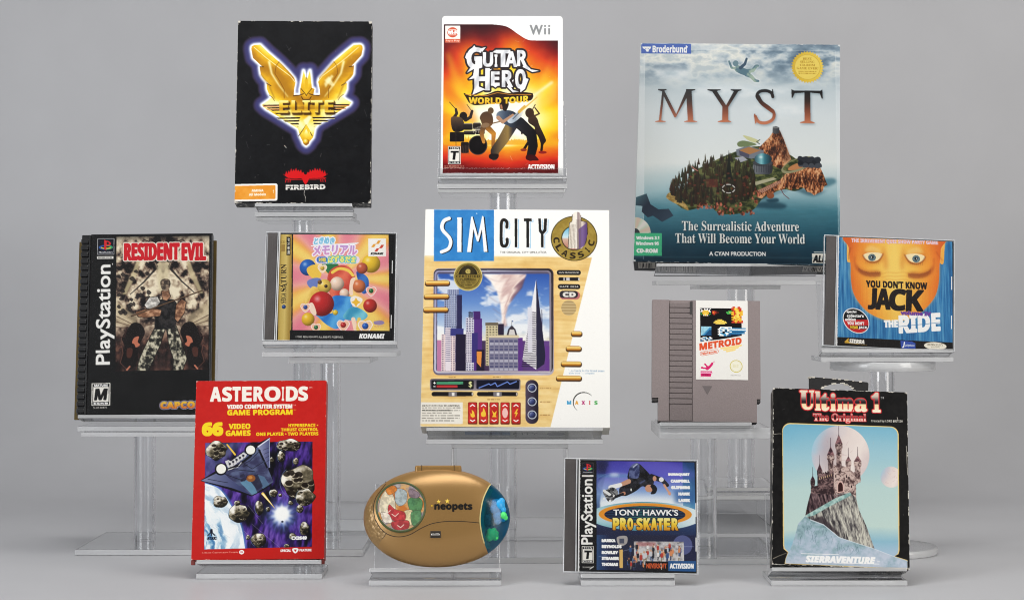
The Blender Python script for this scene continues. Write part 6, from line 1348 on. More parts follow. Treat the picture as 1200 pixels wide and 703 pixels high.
# ---- black castle box
def art_ult():
    c = sheet_print('ult', base=(22, 20, 20), res=2.1)
    c.field(tex((19, 18, 19), (26, 25, 25), 4, 4, 5))
    c.view(900, 438, 6.006)
    fr = np.concatenate([ell(160, 404, 54, 54, 0, 180, 270, 10), ell(868, 420, 54, 54, 0, 270, 360, 10), np.array([(922, 1230), (916, 1256), (886, 1272), (978, 1298), (978, 1360), (112, 1344), (118, 1310), (136, 1264), (106, 1240), (102, 1210)])])
    pic = np.concatenate([ell(163, 410, 54, 54, 0, 180, 270, 10), ell(862, 424, 54, 54, 0, 270, 360, 10), np.array([(916, 1230), (910, 1254), (884, 1274), (978, 1302), (978, 1356), (116, 1342), (120, 1310), (140, 1262), (112, 1236), (109, 1210)])])
    c.fill(fr, (240, 206, 130), 1, 'front_picture', grow=1)
    c.fill(pic, lambda X, Y: ramp(Y + 70 * (fbm(X / 400, Y / 300, 2) - .5) + (X - 500) * .05, (350, (112, 176, 204)), (560, (152, 196, 210)), (800, (182, 210, 206)), (1080, (190, 214, 206)), (1180, (140, 186, 206)), (1260, (166, 192, 214))), 1, 'front_picture')
    def moon(x, y, rx, ry, sd, part):
        e = ell(x, y, rx, ry)
        c.fill(e, lambda X, Y: ramp((X - x) / rx * .8 + (Y - y) / ry * .35 + .28 * (fbm(X / (rx * .3), Y / (ry * .3), sd, 4) - .5), (-1, (150, 198, 220)), (-.55, (196, 192, 200)), (-.1, (224, 208, 202)), (.5, (234, 220, 212)), (1, (204, 184, 184))), 1, part, clip=pic)
        r_ = random.Random(sd)
        for k in range(12):
            a, q = r_.uniform(0, 6.28), r_.uniform(0, .8); xx, yy = x + rx * q * math.cos(a), y + ry * q * math.sin(a); c.line([(xx, yy), (xx + r_.uniform(-.3, .3) * rx, yy + r_.uniform(-.2, .2) * ry)], 2, (190, 150, 150), .6, clip=e)
    moon(514, 568, 204, 204, 3, 'front_picture/moon'); moon(868, 718, 74, 74, 6, 'front_picture/planet'); c.fill(ell(440, 560, 60, 150), (120, 100, 110), .3, blur=34)
    ST = lambda lo, hi, sd=3: (lambda X, Y: ramp(.5 * fbm(X / 9, Y / 9, sd, 3) + .5 * fbm(X / 40, Y / 40, sd + 1, 3) + .0004 * (X - 480), (.36, lo), (.48, tuple((a + b) / 2 for a, b in zip(lo, hi))), (.6, hi)))
    S1 = ST((84, 62, 62), (202, 176, 166)); S2 = ST((54, 38, 42), (140, 112, 110), 7)
    CA = 'front_picture/castle'
    def turret(x0, x1, y0, y1, yt, f=S1, fl=8):
        c.fill(rect(x0, y0, x1, y1), f, 1, CA); c.fill(np.array([(x0 - fl, y0 + 26), (x0 - fl, y0), (x1 + fl, y0), (x1 + fl, y0 + 26), (x1, y0 + 44), (x0, y0 + 44)], float), f, 1, CA); c.fill(np.array([(x0 - fl, y0), ((x0 + x1) / 2, yt), (x1 + fl, y0)], float), ST((60, 36, 46), (150, 108, 110), 9), 1, CA); c.line([((x0 + x1) / 2, yt + 6), ((x0 + x1) / 2, yt - 58)], 4, (70, 50, 60), 1, 2)
        c.fill(rect(x0, y0 + 30, x0 + (x1 - x0) * .3, y1), (40, 24, 30), .35, blur=4); c.fill(rrect((x0 + x1) / 2 - 4, y0 + 60, (x0 + x1) / 2 + 4, y0 + 84, 3), (36, 22, 26))
    turret(486, 522, 492, 660, 424); turret(428, 464, 572, 720, 508, S1); turret(556, 584, 612, 700, 576, S1, 6); turret(616, 654, 614, 760, 570); turret(354, 380, 682, 790, 632, S2, 6); turret(306, 328, 750, 810, 716, S2, 5)
    c.fill(np.array([(466, 650), (500, 640), (556, 656), (620, 700), (622, 870), (560, 836), (466, 850)], float), S1, 1, CA); c.fill(np.array([(350, 714), (466, 680), (466, 850), (300, 865), (304, 800), (350, 786)], float), S2, 1, CA); c.fill(np.array([(600, 690), (650, 680), (656, 750), (636, 766), (618, 780)], float), S1, 1, CA)
    for k in range(6): c.fill(rect(468 + 16 * k, 640 + 2 * k, 477 + 16 * k, 656 + 2 * k), S1, 1, CA)
    for k in range(7): c.fill(rect(356 + 16 * k, 704 - 5 * k, 365 + 16 * k, 722 - 5 * k), S2, 1, CA); c.fill(rect(362 + 14 * k, 730 - 4 * k, 367 + 14 * k, 744 - 4 * k), (236, 200, 150), .7)
    c.fill(np.concatenate([ell(512, 790, 20, 34, 0, 180, 360, 14), np.array([(532, 826), (492, 832)])]), (220, 180, 170), grow=4); c.fill(np.concatenate([ell(512, 792, 17, 30, 0, 180, 360, 14), np.array([(529, 824), (495, 830)])]), (60, 26, 26))
    for x, y in ((556, 720), (572, 730), (508, 690), (590, 790), (480, 720), (440, 760)): c.fill(rect(x - 4, y - 9, x + 4, y + 9), (40, 24, 28))
    # rock with the winding path
    def cliff(lo, mid, hi, sd): return lambda X, Y: ramp(.62 * fbm(X / 13 - Y / 44, Y / 90, sd, 4) + .38 * fbm(X / 6, Y / 22, sd + 2, 3) + .0003 * (X - 450), (.32, lo), (.5, mid), (.68, hi))
    RK = 'front_picture/rock'
    c.fill(np.array([(300, 842), (470, 850), (580, 835), (470, 880), (262, 1000), (276, 930)], float), cliff((40, 28, 34), (96, 74, 78), (150, 126, 124), 5), 1, RK)
    c.fill(np.array([(262, 1000), (480, 872), (580, 830), (622, 870), (640, 950), (690, 1060), (750, 1226), (560, 1180), (300, 1035)], float), cliff((62, 58, 62), (146, 142, 136), (206, 202, 186), 8), 1, RK)
    c.fill(np.array([(480, 872), (580, 830), (590, 850), (420, 940), (320, 1000), (258, 1012), (270, 995)], float), tex((120, 160, 156), (174, 204, 196), 20, 20, 5), 1, RK); c.fill(np.array([(300, 1032), (380, 1000), (500, 1120), (490, 1130)], float), (60, 50, 56), .8, blur=4)
    rr = random.Random(8)
    for k in range(44): x, y = rr.uniform(400, 700), rr.uniform(880, 1170); c.line([(x, y), (x + rr.uniform(-6, 16), y + rr.uniform(20, 60))], rr.uniform(2, 6), rr.choice([(56, 50, 54), (220, 214, 200), (74, 68, 70)]), .55, 1, clip=np.array([(480, 872), (580, 830), (622, 870), (690, 1060), (750, 1226), (560, 1180), (380, 1060)], float))
    snow = np.array([(262, 1004), (300, 1030), (390, 1062), (500, 1150), (740, 1222), (978, 1304), (978, 1356), (116, 1342), (150, 1250), (186, 1150), (210, 1060)], float)
    c.fill(snow, lambda X, Y: ramp(.7 * fbm(X / 60, Y / 40, 4, 4) + .3 * fbm(X / 16, Y / 20, 9, 3) + (Y - 1150) / 900, (.22, (104, 136, 142)), (.42, (146, 174, 182)), (.58, (166, 186, 202)), (.8, (190, 200, 216))), 1, RK, clip=pic)
    for k in range(40):
        x = rr.uniform(200, 460) if k < 28 else rr.uniform(480, 640); y = rr.uniform(1050, 1170) if k < 28 else rr.uniform(1190, 1230)
        c.line([(x, y), (x + rr.uniform(-14, 10), y + rr.uniform(12, 36)), (x + rr.uniform(-22, 14), y + rr.uniform(36, 54))], rr.uniform(2, 5), (86, 112, 124), .6, 1, clip=snow)
    c.line([(300, 1030), (390, 1062), (500, 1150), (740, 1222), (900, 1280)], 8, (216, 226, 232), .8, 3)
    c.text(bolditalic('SIERRAVENTURE'), 264, 1284, 752, 1328, W_, grow=3.5, part='series_lettering'); c.line([(230, 1270), (496, 1270)], 4, W_); c.line([(470, 1330), (780, 1330)], 4, W_); c.text('TM', 762, 1308, 786, 1318, W_)
    # title
    c.fill(rect(0, 0, 1051, 80), (22, 20, 20), 0)
    chrome = GY((112, (250, 232, 200)), (158, (206, 186, 170)), (196, (40, 34, 40)), (208, (60, 44, 44)), (214, (250, 216, 160)), (262, (252, 240, 210)))
    for t, x0, x1, y0, y1 in (('U', 232, 338, 122, 250), ('l', 340, 380, 128, 254), ('t', 378, 440, 142, 258), ('i', 446, 488, 142, 258), ('m', 494, 612, 176, 258), ('a', 618, 706, 176, 262), ('1', 736, 800, 134, 264)): c.text(serif(t), x0 + 4, y0, x1 - 4, y1, chrome, grow=5, outline=[(7, (220, 50, 54))], part='title_lettering')
    c.line([(606, 250), (590, 280)], 10, (220, 50, 54), 1, 4); c.text('TM', 800, 160, 822, 174, W_, grow=.8)
    c.text(serif('The Original'), 326, 280, 696, 346, GY((276, (250, 200, 190)), (308, (120, 40, 44)), (316, (250, 206, 190)), (346, (240, 150, 140))), grow=1.5, outline=[(4, (214, 44, 50))], part='title_lettering')
    c.text(bold('Created by LORD BRITISH'), 732, 319, 952, 340, (230, 226, 214), grow=.8); c.line([(914, 300), (918, 318)], 3, (226, 220, 210))
    c.view(0, 0, 1); c.wear(51, (232, 226, 212), w=.8, amt=.42, corner=3); c.scratches(40, 16, (190, 186, 178), l=4, w=.35, a=.5)
    c.view(900, 438, 6.006); c.line([(30, 428), (100, 424)], 4, (214, 206, 190), .8, 2); c.line([(30, 1310), (70, 1290), (136, 1264)], 4, (200, 190, 170), .8, 2); c.line([(976, 500), (984, 700)], 4, (220, 214, 200), .8)
    return c

# ---- round badge and lettering on the oval toy
def art_badge():
    c = Print('neo', CORN['neo'], POSE['neo'][3], POSE['neo'][4], (443.5, 569), (498.3, 623.8), base=(60, 80, 60), res=3)
    c.view(420, 540, 5.405)
    e = ell(275, 305, 148, 148)
    c.fill(e, lambda X, Y: ramp(fbm(X / 60, Y / 46, 4, 4), (.3, (206, 120, 50)), (.5, (220, 170, 110)), (.65, (150, 140, 150)), (.8, (190, 180, 170))))
    # leafy blobs of the badge's colours, no creature
    for P, co in (([(140, 330), (150, 240), (190, 200), (230, 240), (240, 330), (190, 370)], (236, 222, 190)), ([(240, 200), (270, 190), (310, 210), (310, 270), (270, 300), (240, 270)], (170, 186, 190)), ([(320, 260), (370, 240), (410, 270), (400, 330), (350, 340), (326, 310)], (84, 140, 90)), ([(300, 330), (350, 330), (350, 410), (300, 420), (280, 380)], (236, 220, 170)), ([(340, 340), (400, 330), (396, 400), (350, 420)], (96, 150, 100)), ([(200, 290), (240, 320), (300, 340), (300, 390), (250, 400), (200, 360)], (206, 60, 66)), ([(150, 340), (200, 350), (220, 400), (170, 400)], (240, 226, 206)), ([(220, 400), (320, 390), (320, 440), (240, 446)], (196, 66, 70)), ([(180, 190), (230, 170), (250, 200), (200, 230)], (226, 130, 50)), ([(330, 190), (390, 220), (380, 250), (330, 240)], (140, 120, 130))):
        c.fill(spline(P), tex(tuple(q * .86 for q in co), tuple(min(255, q * 1.06) for q in co), 16, 16, 3), .95, clip=e); c.line(spline(P), 2.5, (70, 56, 50), .6, clip=e)
    for x, y in ((190, 330), (275, 420), (240, 350)): c.line([(x - 20, y), (x, y + 14), (x + 20, y - 4)], 5, (240, 224, 206), .9)
    m, x0, y0 = c.raster(e); full = np.zeros((c.nh, c.nw)); h, w = m.shape
    a0, b0, a1, b1 = max(0, x0), max(0, y0), min(c.nw, x0 + w), min(c.nh, y0 + h); full[b0:b1, a0:a1] = m[b0 - y0:b1 - y0, a0 - x0:a1 - x0]
    c.names.append('drop'); c.ids[full[:-1, :-1] < .5] = 1
    return c
# ------------------------------------------------------------------ the games themselves
def local(key, px, py):
    """A point of the photographed front face in the thing's own x, z."""
    H1 = hom(np.array(CORN[key], float), [(0, 0), (1, 0), (1, 1), (0, 1)]); u, v = happly(H1, np.array([[px, py]], float))[0]
    return (u - .5) * POSE[key][3], (1 - v) * POSE[key][4]
BLACK_CARD = mat('black_card', (24, 23, 24), .5, .25, 300, bump=.15)
def worn(m, amount=.62, scale=160):
    """Rubbed white flecks where the card's black skin has gone."""
    nt = m.node_tree; b = nt.nodes['Principled BSDF']; l = b.inputs['Base Color'].links[0].from_socket
    tc = nt.nodes.new('ShaderNodeTexCoord'); mp = nt.nodes.new('ShaderNodeMapping'); mp.inputs['Scale'].default_value = (1, 1, .35); nt.links.new(tc.outputs['Object'], mp.inputs[0])
    n = nt.nodes.new('ShaderNodeTexNoise'); n.inputs['Scale'].default_value = scale; n.inputs['Detail'].default_value = 6; nt.links.new(mp.outputs[0], n.inputs['Vector'])
    r = nt.nodes.new('ShaderNodeMapRange'); r.inputs[1].default_value = amount; r.inputs[2].default_value = amount + .06; nt.links.new(n.outputs['Fac'], r.inputs[0])
    x = nt.nodes.new('ShaderNodeMix'); x.data_type = 'RGBA'; x.inputs[7].default_value = (.55, .52, .46, 1); nt.links.new(r.outputs[0], x.inputs[0]); nt.links.new(l, x.inputs[6]); nt.links.new(x.outputs[2], b.inputs['Base Color'])
    return m
WORN_CARD = worn(mat('worn_black_card', (24, 23, 24), .5, .25, 300, bump=.15), .56)
EDGE_WORN = mat('worn_card_edge', (196, 190, 178), .6, .2, 500)
CREAM_CARD = mat('cream_card', (232, 228, 216), .5, .03, 120)
RED_CARD = mat('red_card', (160, 26, 22), .5, .06, 200)
BLACK_PL = mat('black_plastic', (20, 20, 22), .32, .1, 200, spec=.5)
LIDW = mat('bright_clear_edge', (226, 226, 224), .2, .03, 100, alpha=.8)
DARK_TRAY = mat('dark_grey_plastic', (78, 73, 72), .5, .06, 300)
WHITE_PL = mat('white_plastic', (240, 240, 238), .35, .02, 80)
def dots(text, x0, x1, y0, y1, z, rgb, parent, name, m=None):
    """Lettering on an underside, reading with its top at the front edge."""
    T, _ = glyphs(text); bm = bmesh.new()
    for t in T:
        bm.faces.new([bm.verts.new((x0 + p[0] * (x1 - x0), y0 + p[1] * (y1 - y0), z)) for p in t])
    me_m = m or mat(name + '_ink', rgb, .5)
    return obj(name, bm, me_m, parent)

# black box with gold emblem
t = place('elite', 'game_box', 'black card box with a glowing golden winged emblem and an orange corner label', 'game box')
W, H = POSE['elite'][3:5]
box('box_body', -W / 2, W / 2, .0004, .030, 0, H, WORN_CARD, t, .0006)
art_elite().build(t, 0, CARD, 'cover_print', bow=.0012)

# white hinged case with the rock band
t = place('wii', 'game_case', 'white plastic game case with rock musicians on a fiery orange cover', 'game case')
W, H = POSE['wii'][3:5]
bm = bmesh.new()
add_prism(bm, [(-W / 2 + .0045 + .0045 * math.cos(a), H - .0045 + .0045 * math.sin(a)) for a in np.linspace(math.pi, math.pi / 2, 8)] + [(W / 2 - .0045 + .0045 * math.cos(a), H - .0045 + .0045 * math.sin(a)) for a in np.linspace(math.pi / 2, 0, 8)] + [(W / 2, 0), (-W / 2, 0)], .0003, .0135)
obj('case_shell', bm, WHITE_PL, t)
for sx in (-1, 1): box('latch', sx * (W / 2 + .0003) - .0006, sx * (W / 2 + .0003) + .0006, .004, .0095, H * .44, H * .47, WHITE_PL, t, .0002)
art_wii().build(t, 0, GLOSSY_CARD, 'cover_print', tone=.93)

# big island box
t = place('myst', 'game_box', 'large game box with a wooded island in a teal sea under a cloudy sky', 'game box')
W, H = POSE['myst'][3:5]
TEAL = mat('dark_teal_card', (34, 38, 42), .5, .1, 100)
box('box_body', -W / 2, W / 2, .0004, .044, 0, H, TEAL, t, .0005)
box('faded_side', -W / 2 - .0006, -W / 2 - .0001, .001, .0435, .001, H - .001, mat('faded_card', (214, 222, 222), .5, .08, 60), t)
WL = mat('label_paper', (206, 202, 192), .6, .04, 200); IK = mat('label_ink', (40, 40, 42), .6)
def barcode(x0, x1, y0, y1, sd, p):
    b = box('barcode_label', x0, x1, y0, y1, -.0003, -.0001, WL, p); bm = bmesh.new(); r = random.Random(sd); x = x0 + .002
    while x < x1 - .003:
        w = r.choice((.0005, .0009, .0015)); add_box(bm, x, x + w, y0 + .002, y1 - (.001 if r.random() > .2 else .006), -.00042, -.00031); x += w + r.choice((.0005, .0008, .0014))
    obj('bars', bm, IK, b)
barcode(-W / 2 + .006, -W / 2 + .03, .003, .03, 2, t); barcode(-W / 2 + .034, -W / 2 + .086, .004, .034, 5, t); barcode(W / 2 - .05, W / 2 - .014, .006, .03, 7, t)
art_myst().build(t, 0, GLOSSY_CARD, 'cover_print', tone=.70, bow=.0022)

# black long case with ribbed spine
t = place('re', 'game_case', 'black ribbed-spine long case with red title over pale rubble artwork', 'game case')
W, H = POSE['re'][3:5]
xs0, _ = local('re', 104, 380); xl, _ = local('re', 92.5, 380)
box('case_body', -W / 2 + .0005, W / 2 - .0015, .0012, .020, .0005, H, BLACK_PL, t, .001)
bm = bmesh.new(); n = 26
for k in range(n):
    z0 = .003 + (H - .006) * k / n; add_box(bm, -W / 2, xs0 - .003, -.0016, .012, z0, z0 + (H - .006) / n * .66, .0011, 2)
add_box(bm, xs0 - .0026, xs0 - .0006, -.0012, .01, .001, H - .001, .0005)
obj('ribbed_spine', bm, BLACK_PL, t)
box('back_shell', -W / 2 - .0062, W / 2 + .003, .0202, .0235, -.002, H - .004, mat('reflection_tinted_plastic', (96, 80, 44), .25, .15, 40), t, .0006)  # back lid of the case; a yellowish reflection is put into its colour
bm = bmesh.new()
x1 = W / 2 - .0022
for a in ((xs0, x1, H - .0016, H), (x1, W / 2, 0, H)): add_box(bm, a[0], a[1], -.0012, .016, a[2], a[3], .0003)
obj('window_frame', bm, mat('smoke_plastic', (46, 46, 48), .2, .05, 100), t)
box('window', xs0, x1 - .0001, -.0012, -.0004, 0, H - .0018, CASE_CLEAR, t)
art_re().build(t, .0006, PAPER, 'inlay_print')

# three clear disc cases
def disc_case(key, label, art, hinge, gap, right, marks):
    """hinge: layout x span of the ribbed strip; gap: where the lid begins; right: right edge of the paper."""
    t = place(key, 'disc_case', label, 'disc case')
    W, H = POSE[key][3:5]; ym = (CORN[key][0][1] + CORN[key][3][1]) / 2
    h0, h1 = local(key, hinge[0], ym)[0], local(key, hinge[1], ym)[0]
    g = local(key, gap, ym)[0]; r = local(key, right, ym)[0]
    box('tray', h1 + .0006, W / 2 - .002, .0016, .0085, .002, H - .002, DARK_TRAY if key == 'jack' else BLACK_PL, t)
    hs = box('hinge_strip', h0, h1, .0002, .0084, .0016, H - .0014, DARK_TRAY, t, .0004)
    bm = bmesh.new()
    for k in range(5): add_box(bm, h0 + (h1 - h0) * (k + .3) / 5, h0 + (h1 - h0) * (k + .62) / 5, -.0002, .0003, .003, H * (.98 if key != 'jack' else .8) - .003)
    obj('ridge', bm, DARK_TRAY, hs)
    sheet_ = bmesh.new(); add_box(sheet_, g, W / 2 - .0002, -.0012, -.0001, .0004, H - .0003, .0003)
    obj('lid', sheet_, CASE_CLEAR, t)
    bm = bmesh.new(); e = .0011
    for a in ((-W / 2, W / 2, .0, .0095, H - e, H), (-W / 2, W / 2, 0, .0095, 0, e), (-W / 2, -W / 2 + .0007, 0, .0095, e, H - e), (W / 2 - .0013, W / 2, 0, .0095, e, H - e), (h1 + .0004, h1 + .0016, -.0008, .009, e, H - e),): add_box(bm, *a, .0002)
    obj('case_rim', bm, CASE_EDGE, t)
    box('lid_edge', g - .0017, g - .0002, -.0012, .004, .0006, H - .0004, LIDW, t, .0002)
    box('back_lid', -W / 2 + .0008, W / 2 - .0014, .0086, .0096, .0012, H - .0012, CASE_CLEAR, t)
    for zz in marks: box('clip', r + .0004, r + .0016, .0002, .0012, zz * H, (zz + .12) * H, WHITE_PL, t)
    art().build(t, .0004, PAPER, 'inlay_print')
    return t
disc_case('saturn', 'clear disc case with gold spine band and pink sunburst cover full of balloons', art_saturn, (312, 323.2), 327, 458.4, (.12, .62))
j = disc_case('jack', 'clear disc case showing an upside-down orange face on a blue cover', art_jack, (967.5, 979), 982.6, 1114.6, (.55, .2))
disc_case('tony', 'clear disc case with a skateboarder upside down in the air on its cover', art_tony, (661.8, 674.4), 679.4, 814.6, (.2, .5))

# white city box
t = place('sim', 'game_box', 'large white game box with a city skyline and tornado on a wood-grain control panel', 'game box')
W, H = POSE['sim'][3:5]
box('box_body', -W / 2, W / 2, .0004, .042, 0, H, CREAM_CARD, t, .0005)
for tx, a, co in (('SIM', (-.048, -.016), (46, 60, 110)), ('CITY', (-.003, .028), (60, 60, 62))): dots(tx, a[0], a[1], .014, .026, -.0003, co, t, 'underside_lettering')
bm = bmesh.new(); add_box(bm, -.062, -.006, .011, .03, -.0002, -.0001); obj('underside_panel', bm, mat('underside_blue', (120, 150, 190), .5, .05), t)
bm = bmesh.new(); add_lathe(bm, [(.011, -.0003), (.011, -.0001)], 24, Matrix.Translation((.05, .02, 0))); obj('underside_badge', bm, mat('underside_grey', (150, 146, 140), .5, .05), t)
art_sim().build(t, 0, CARD, 'cover_print', tone=.93, bow=.0018)

# grey cartridge
t = place('met', 'game_cartridge', 'grey plastic game cartridge with ribbed grip and a white label of pixel art', 'game cartridge')
W, H = POSE['met'][3:5]
GREY = mat('cartridge_plastic', (139, 127, 126), .5, .06, 700, bump=.35); GREY2 = mat('cartridge_recess', (122, 111, 110), .55, .09, 500, bump=.3); GD = mat('cartridge_underside', (58, 55, 55), .6, .1, 300)
P = lambda a, b: local('met', a, b)
x0, zt = P(764.2, 352); x1, _ = P(892.4, 352); nx0, nz = P(771.5, 467.5); nx1, _ = P(885.8, 467.5)
gx0, gz1 = P(784, 352.6); gx1, gz0 = P(811.2, 493.5)
bm = bmesh.new()
add_prism(bm, [(x0, zt), (x1, zt), (x1, nz), (nx1, nz), (nx1, 0), (nx0, 0), (nx0, nz), (x0, nz)], .0016, .0165)
add_prism(bm, [(x0, zt), (gx0, zt), (gx0, 0), (nx0, 0), (nx0, nz), (x0, nz)], -.0004, .0015)
add_prism(bm, [(gx1, zt), (x1, zt), (x1, nz), (nx1, nz), (nx1, 0), (gx1, 0)], -.0004, .0015)
bmesh.ops.bevel(bm, geom=[e for e in bm.edges if e.is_manifold and abs(e.calc_face_angle(0)) > .5], offset=.0005, segments=2, affect='EDGES')
obj('shell', bm, GREY, t)
gp = bmesh.new(); n = 19; zb = P(790, 474)[1]
for k in range(n):
    z0 = zb + (gz1 - .002 - zb) * k / n; add_box(gp, gx0 + .0008, gx1 - .0006, -.0002, .0016, z0, z0 + (gz1 - .002 - zb) / n * .84, .0005)
add_box(gp, gx0 + .0012, gx1 - .0006, .0004, .0016, .001, zb - .001, .0003)
obj('grip_panel', gp, GREY2, t)
ax0, az1 = P(809, 354); ax1, az0 = P(811.4, 369)
box('corner_notch', ax0, ax1 + .0006, -.0007, .001, az0, az1, GD, t)
bm = bmesh.new(); a, b, c3 = P(822.6, 453.2), P(834.2, 453.2), P(828.4, 463.2)
add_prism(bm, [a, b, c3], -.00065, -.0002); obj('arrow_mark', bm, mat('arrow_recess', (108, 99, 99), .6, .05, 600), t)
for q0, q1 in ((x0 + .0002, nx0 - .0003), (nx1 + .0003, x1 - .0002)): box('underside_slot', q0, q1, .0004, .016, nz - .0042, nz - .0003, GD, t, .0006)
for q0, q1 in ((nx0 - .0002, nx0 + .004), (nx1 - .005, nx1 + .0002)): box('foot', q0, q1, .0016, .016, -.0008, .0034, GD, t, .0005)
for q0, q1 in ((x0 + .004, x0 + .0105), (x1 - .0105, x1 - .004)): box('top_notch', q0, q1, .004, .012, zt - .0005, zt + .0004, GD, t)
art_met().build(t, -.0008, PAPER, 'label_print')
lx0, lz1 = P(816, 352.1); lx1, lz0 = P(876.2, 445.8)
box('label_backing', lx0, lx1, -.00075, -.00045, lz0, lz1, mat('label_white', (232, 229, 222), .5, .02), t)

# red box
t = place('ast', 'game_box', 'bright red game box with a blue spaceship among asteroids', 'game box')
W, H = POSE['ast'][3:5]
box('box_body', -W / 2, W / 2, .0004, .025, 0, H, RED_CARD, t, .0006)
FLAP = mat('brown_red_card', (120, 44, 38), .6, .15, 300)
for sx in (-1, 1): box('bottom_flap', sx * W / 2 - (.0003 if sx < 0 else .004), sx * W / 2 + (.004 if sx < 0 else .0003), .001, .006, -.0056, -.0002, FLAP, t, .0004)
art_ast().build(t, 0, CARD, 'cover_print', tone=.9, bow=.0012)

# black castle box with hang tab
t = place('ult', 'game_box', 'worn black hang-tab box with a castle on a snowy rock before a pale moon', 'game box')
W, H = POSE['ult'][3:5]
box('box_body', -W / 2, W / 2, .0004, .031, 0, H, WORN_CARD, t, .0006)
rr = random.Random(6)
def tabpts(L): return [local('ult', x, y) for x, y in L]
bm = bmesh.new()
zt = H
outer = [local('ult', *p) for p in ((949.5, 456.6), (949.8, 443), (951.5, 441.6), (978, 443.6), (990, 444.4), (1004, 446.2), (1018, 447.4), (1019.5, 449), (1019, 458.6))]
inner = [local('ult', *p) for p in ((964, 456.2), (967, 452.6), (979, 449.2), (990, 448.6), (1000, 453), (1003, 457.6))]
ring = outer + inner[::-1]
add_prism(bm, ring, .0012, .0022)
obj('hang_tab', bm, BLACK_CARD, t)
bm = bmesh.new()
for k in range(30):
    q = rr.random(); i = int(q * 5); p0, p1 = (outer[1 + i], outer[2 + i]) if k % 2 else (inner[min(i, 4)], inner[min(i, 4) + 1]); f = rr.random()
    x, z = p0[0] + (p1[0] - p0[0]) * f, p0[1] + (p1[1] - p0[1]) * f; s_ = .0003 + .0008 * rr.random()
    add_box(bm, x - s_ * 1.8, x + s_ * 1.8, .0008, .0022, z - s_, z + s_ * .6)
obj('torn_paper', bm, EDGE_WORN, t)
dots('THE ORIGINAL', -W / 2 + .008, -W / 2 + .036, .012, .0145, -.0003, (110, 90, 90), t, 'underside_lettering'); dots('SIERRAVENTURE', .012, .048, .012, .0145, -.0003, (110, 90, 90), t, 'underside_lettering')
art_ult().build(t, 0, CARD, 'cover_print', tone=.86, bow=.0014)
# gold oval toy
t = place('neo', 'oval_toy', 'gold plastic oval toy with a round picture badge and a teal see-through end', 'toy')
W, H = POSE['neo'][3:5]
GOLD = mat('gold_plastic', (168, 130, 78), .3, .09, 1400, metal=.4, bump=.05); GOLD_SC = mat('scaly_gold_plastic', (158, 126, 80), .32, .12, 300, metal=.3)
_nt = GOLD_SC.node_tree; _v = _nt.nodes.new('ShaderNodeTexVoronoi'); _v.inputs['Scale'].default_value = 210; _t = _nt.nodes.new('ShaderNodeTexCoord'); _nt.links.new(_t.outputs['Object'], _v.inputs['Vector'])      # lizard-skin relief
_b = _nt.nodes.new('ShaderNodeBump'); _b.inputs['Strength'].default_value = .7; _b.inputs['Distance'].default_value = .0012; _b.invert = True; _nt.links.new(_v.outputs['Distance'], _b.inputs['Height']); _nt.links.new(_b.outputs[0], _nt.nodes['Principled BSDF'].inputs['Normal'])
DKL = mat('seam_shadow', (58, 42, 20), .6)
N1 = lambda px, py: ((px / 5.405 + 420 - 511.75) / 171.7 * W, H - (py / 5.405 + 540 - 548.9) / 115.6 * H)
cz = H * .5
def outline(a):
    ex = 2.06; c, s_ = math.cos(a), math.sin(a)
    r = (abs(c / (W / 2)) ** ex + abs(s_ / (H / 2)) ** ex) ** (-1 / ex)
    return r
TH = .024
def surf(x, z):
    a = math.atan2(z - cz, x); r = math.hypot(x, z - cz) / outline(a)
    return -TH * max(0.0, 1 - min(r, 1) ** 3.0) ** .58
WIN = [N1(*p) for p in spline([(858, 120), (826, 170), (796, 240), (778, 320), (772, 400), (784, 480), (802, 540), (822, 590)], 6, False)]
BAND = [N1(*p) for p in spline([(165, 95), (172, 150), (150, 180), (110, 240), (96, 310), (112, 380), (150, 440), (182, 470), (150, 510), (120, 560)], 6, False)]
def xcurve(C, z):
    zs = [p[1] for p in C]
    if z > max(zs) or z < min(zs): return None
    for (xa, za), (xb, zb_) in zip(C[:-1], C[1:]):
        if min(za, zb_) <= z <= max(za, zb_): return xa + (xb - xa) * ((z - za) / (zb_ - za) if abs(zb_ - za) > 1e-9 else 0)
def region(x, z):
    w = xcurve(WIN, z)
    if w is not None and x > w: return 1
    b = xcurve(BAND, z)
    if b is not None and x < b: return 2
    return 0
NA, NR = 640, 130
rs = [math.sin(k / NR * math.pi / 2) ** .8 for k in range(NR + 1)]
grid = {}; regs = ({}, {}, {}); bms = [bmesh.new() for _ in range(3)]
pts = np.zeros((NR + 1, NA, 3))
for j in range(NA):
    a = 2 * math.pi * j / NA; ro = outline(a)
    for i in range(NR + 1):
        r = rs[i]; x, z = ro * r * math.cos(a), cz + ro * r * math.sin(a); y = -TH * max(0, 1 - r ** 3.0) ** .58
        pts[i, j] = (x, y, z)
def vert(b, i, j):
    key = (i, j % NA) if i else (0, 0)
    if key not in regs[b]:
        x, y, z = pts[i, j % NA]
        regs[b][key] = bms[b].verts.new((x, y, z))
    return regs[b][key]
for i in range(NR):
    for j in range(NA):
        cx = pts[[i, i + 1], [j, (j + 1) % NA]].mean(0); b = region(cx[0], cx[2])
        vs = [vert(b, i, j), vert(b, i + 1, j), vert(b, i + 1, j + 1), vert(b, i, j + 1)] if i else [vert(b, 0, 0), vert(b, 1, j), vert(b, 1, j + 1)]
        f = bms[b].faces.new(vs); f.smooth = True
TEALC = clear_mat('teal_window', tint=(.16, .66, .76), milk=.12, gloss_rough=.16, body=(.02, .26, .36))
obj('shell', bms[0], GOLD, t); obj('scaly_band', bms[2], GOLD_SC, t); obj('end_window', bms[1], TEALC, t)
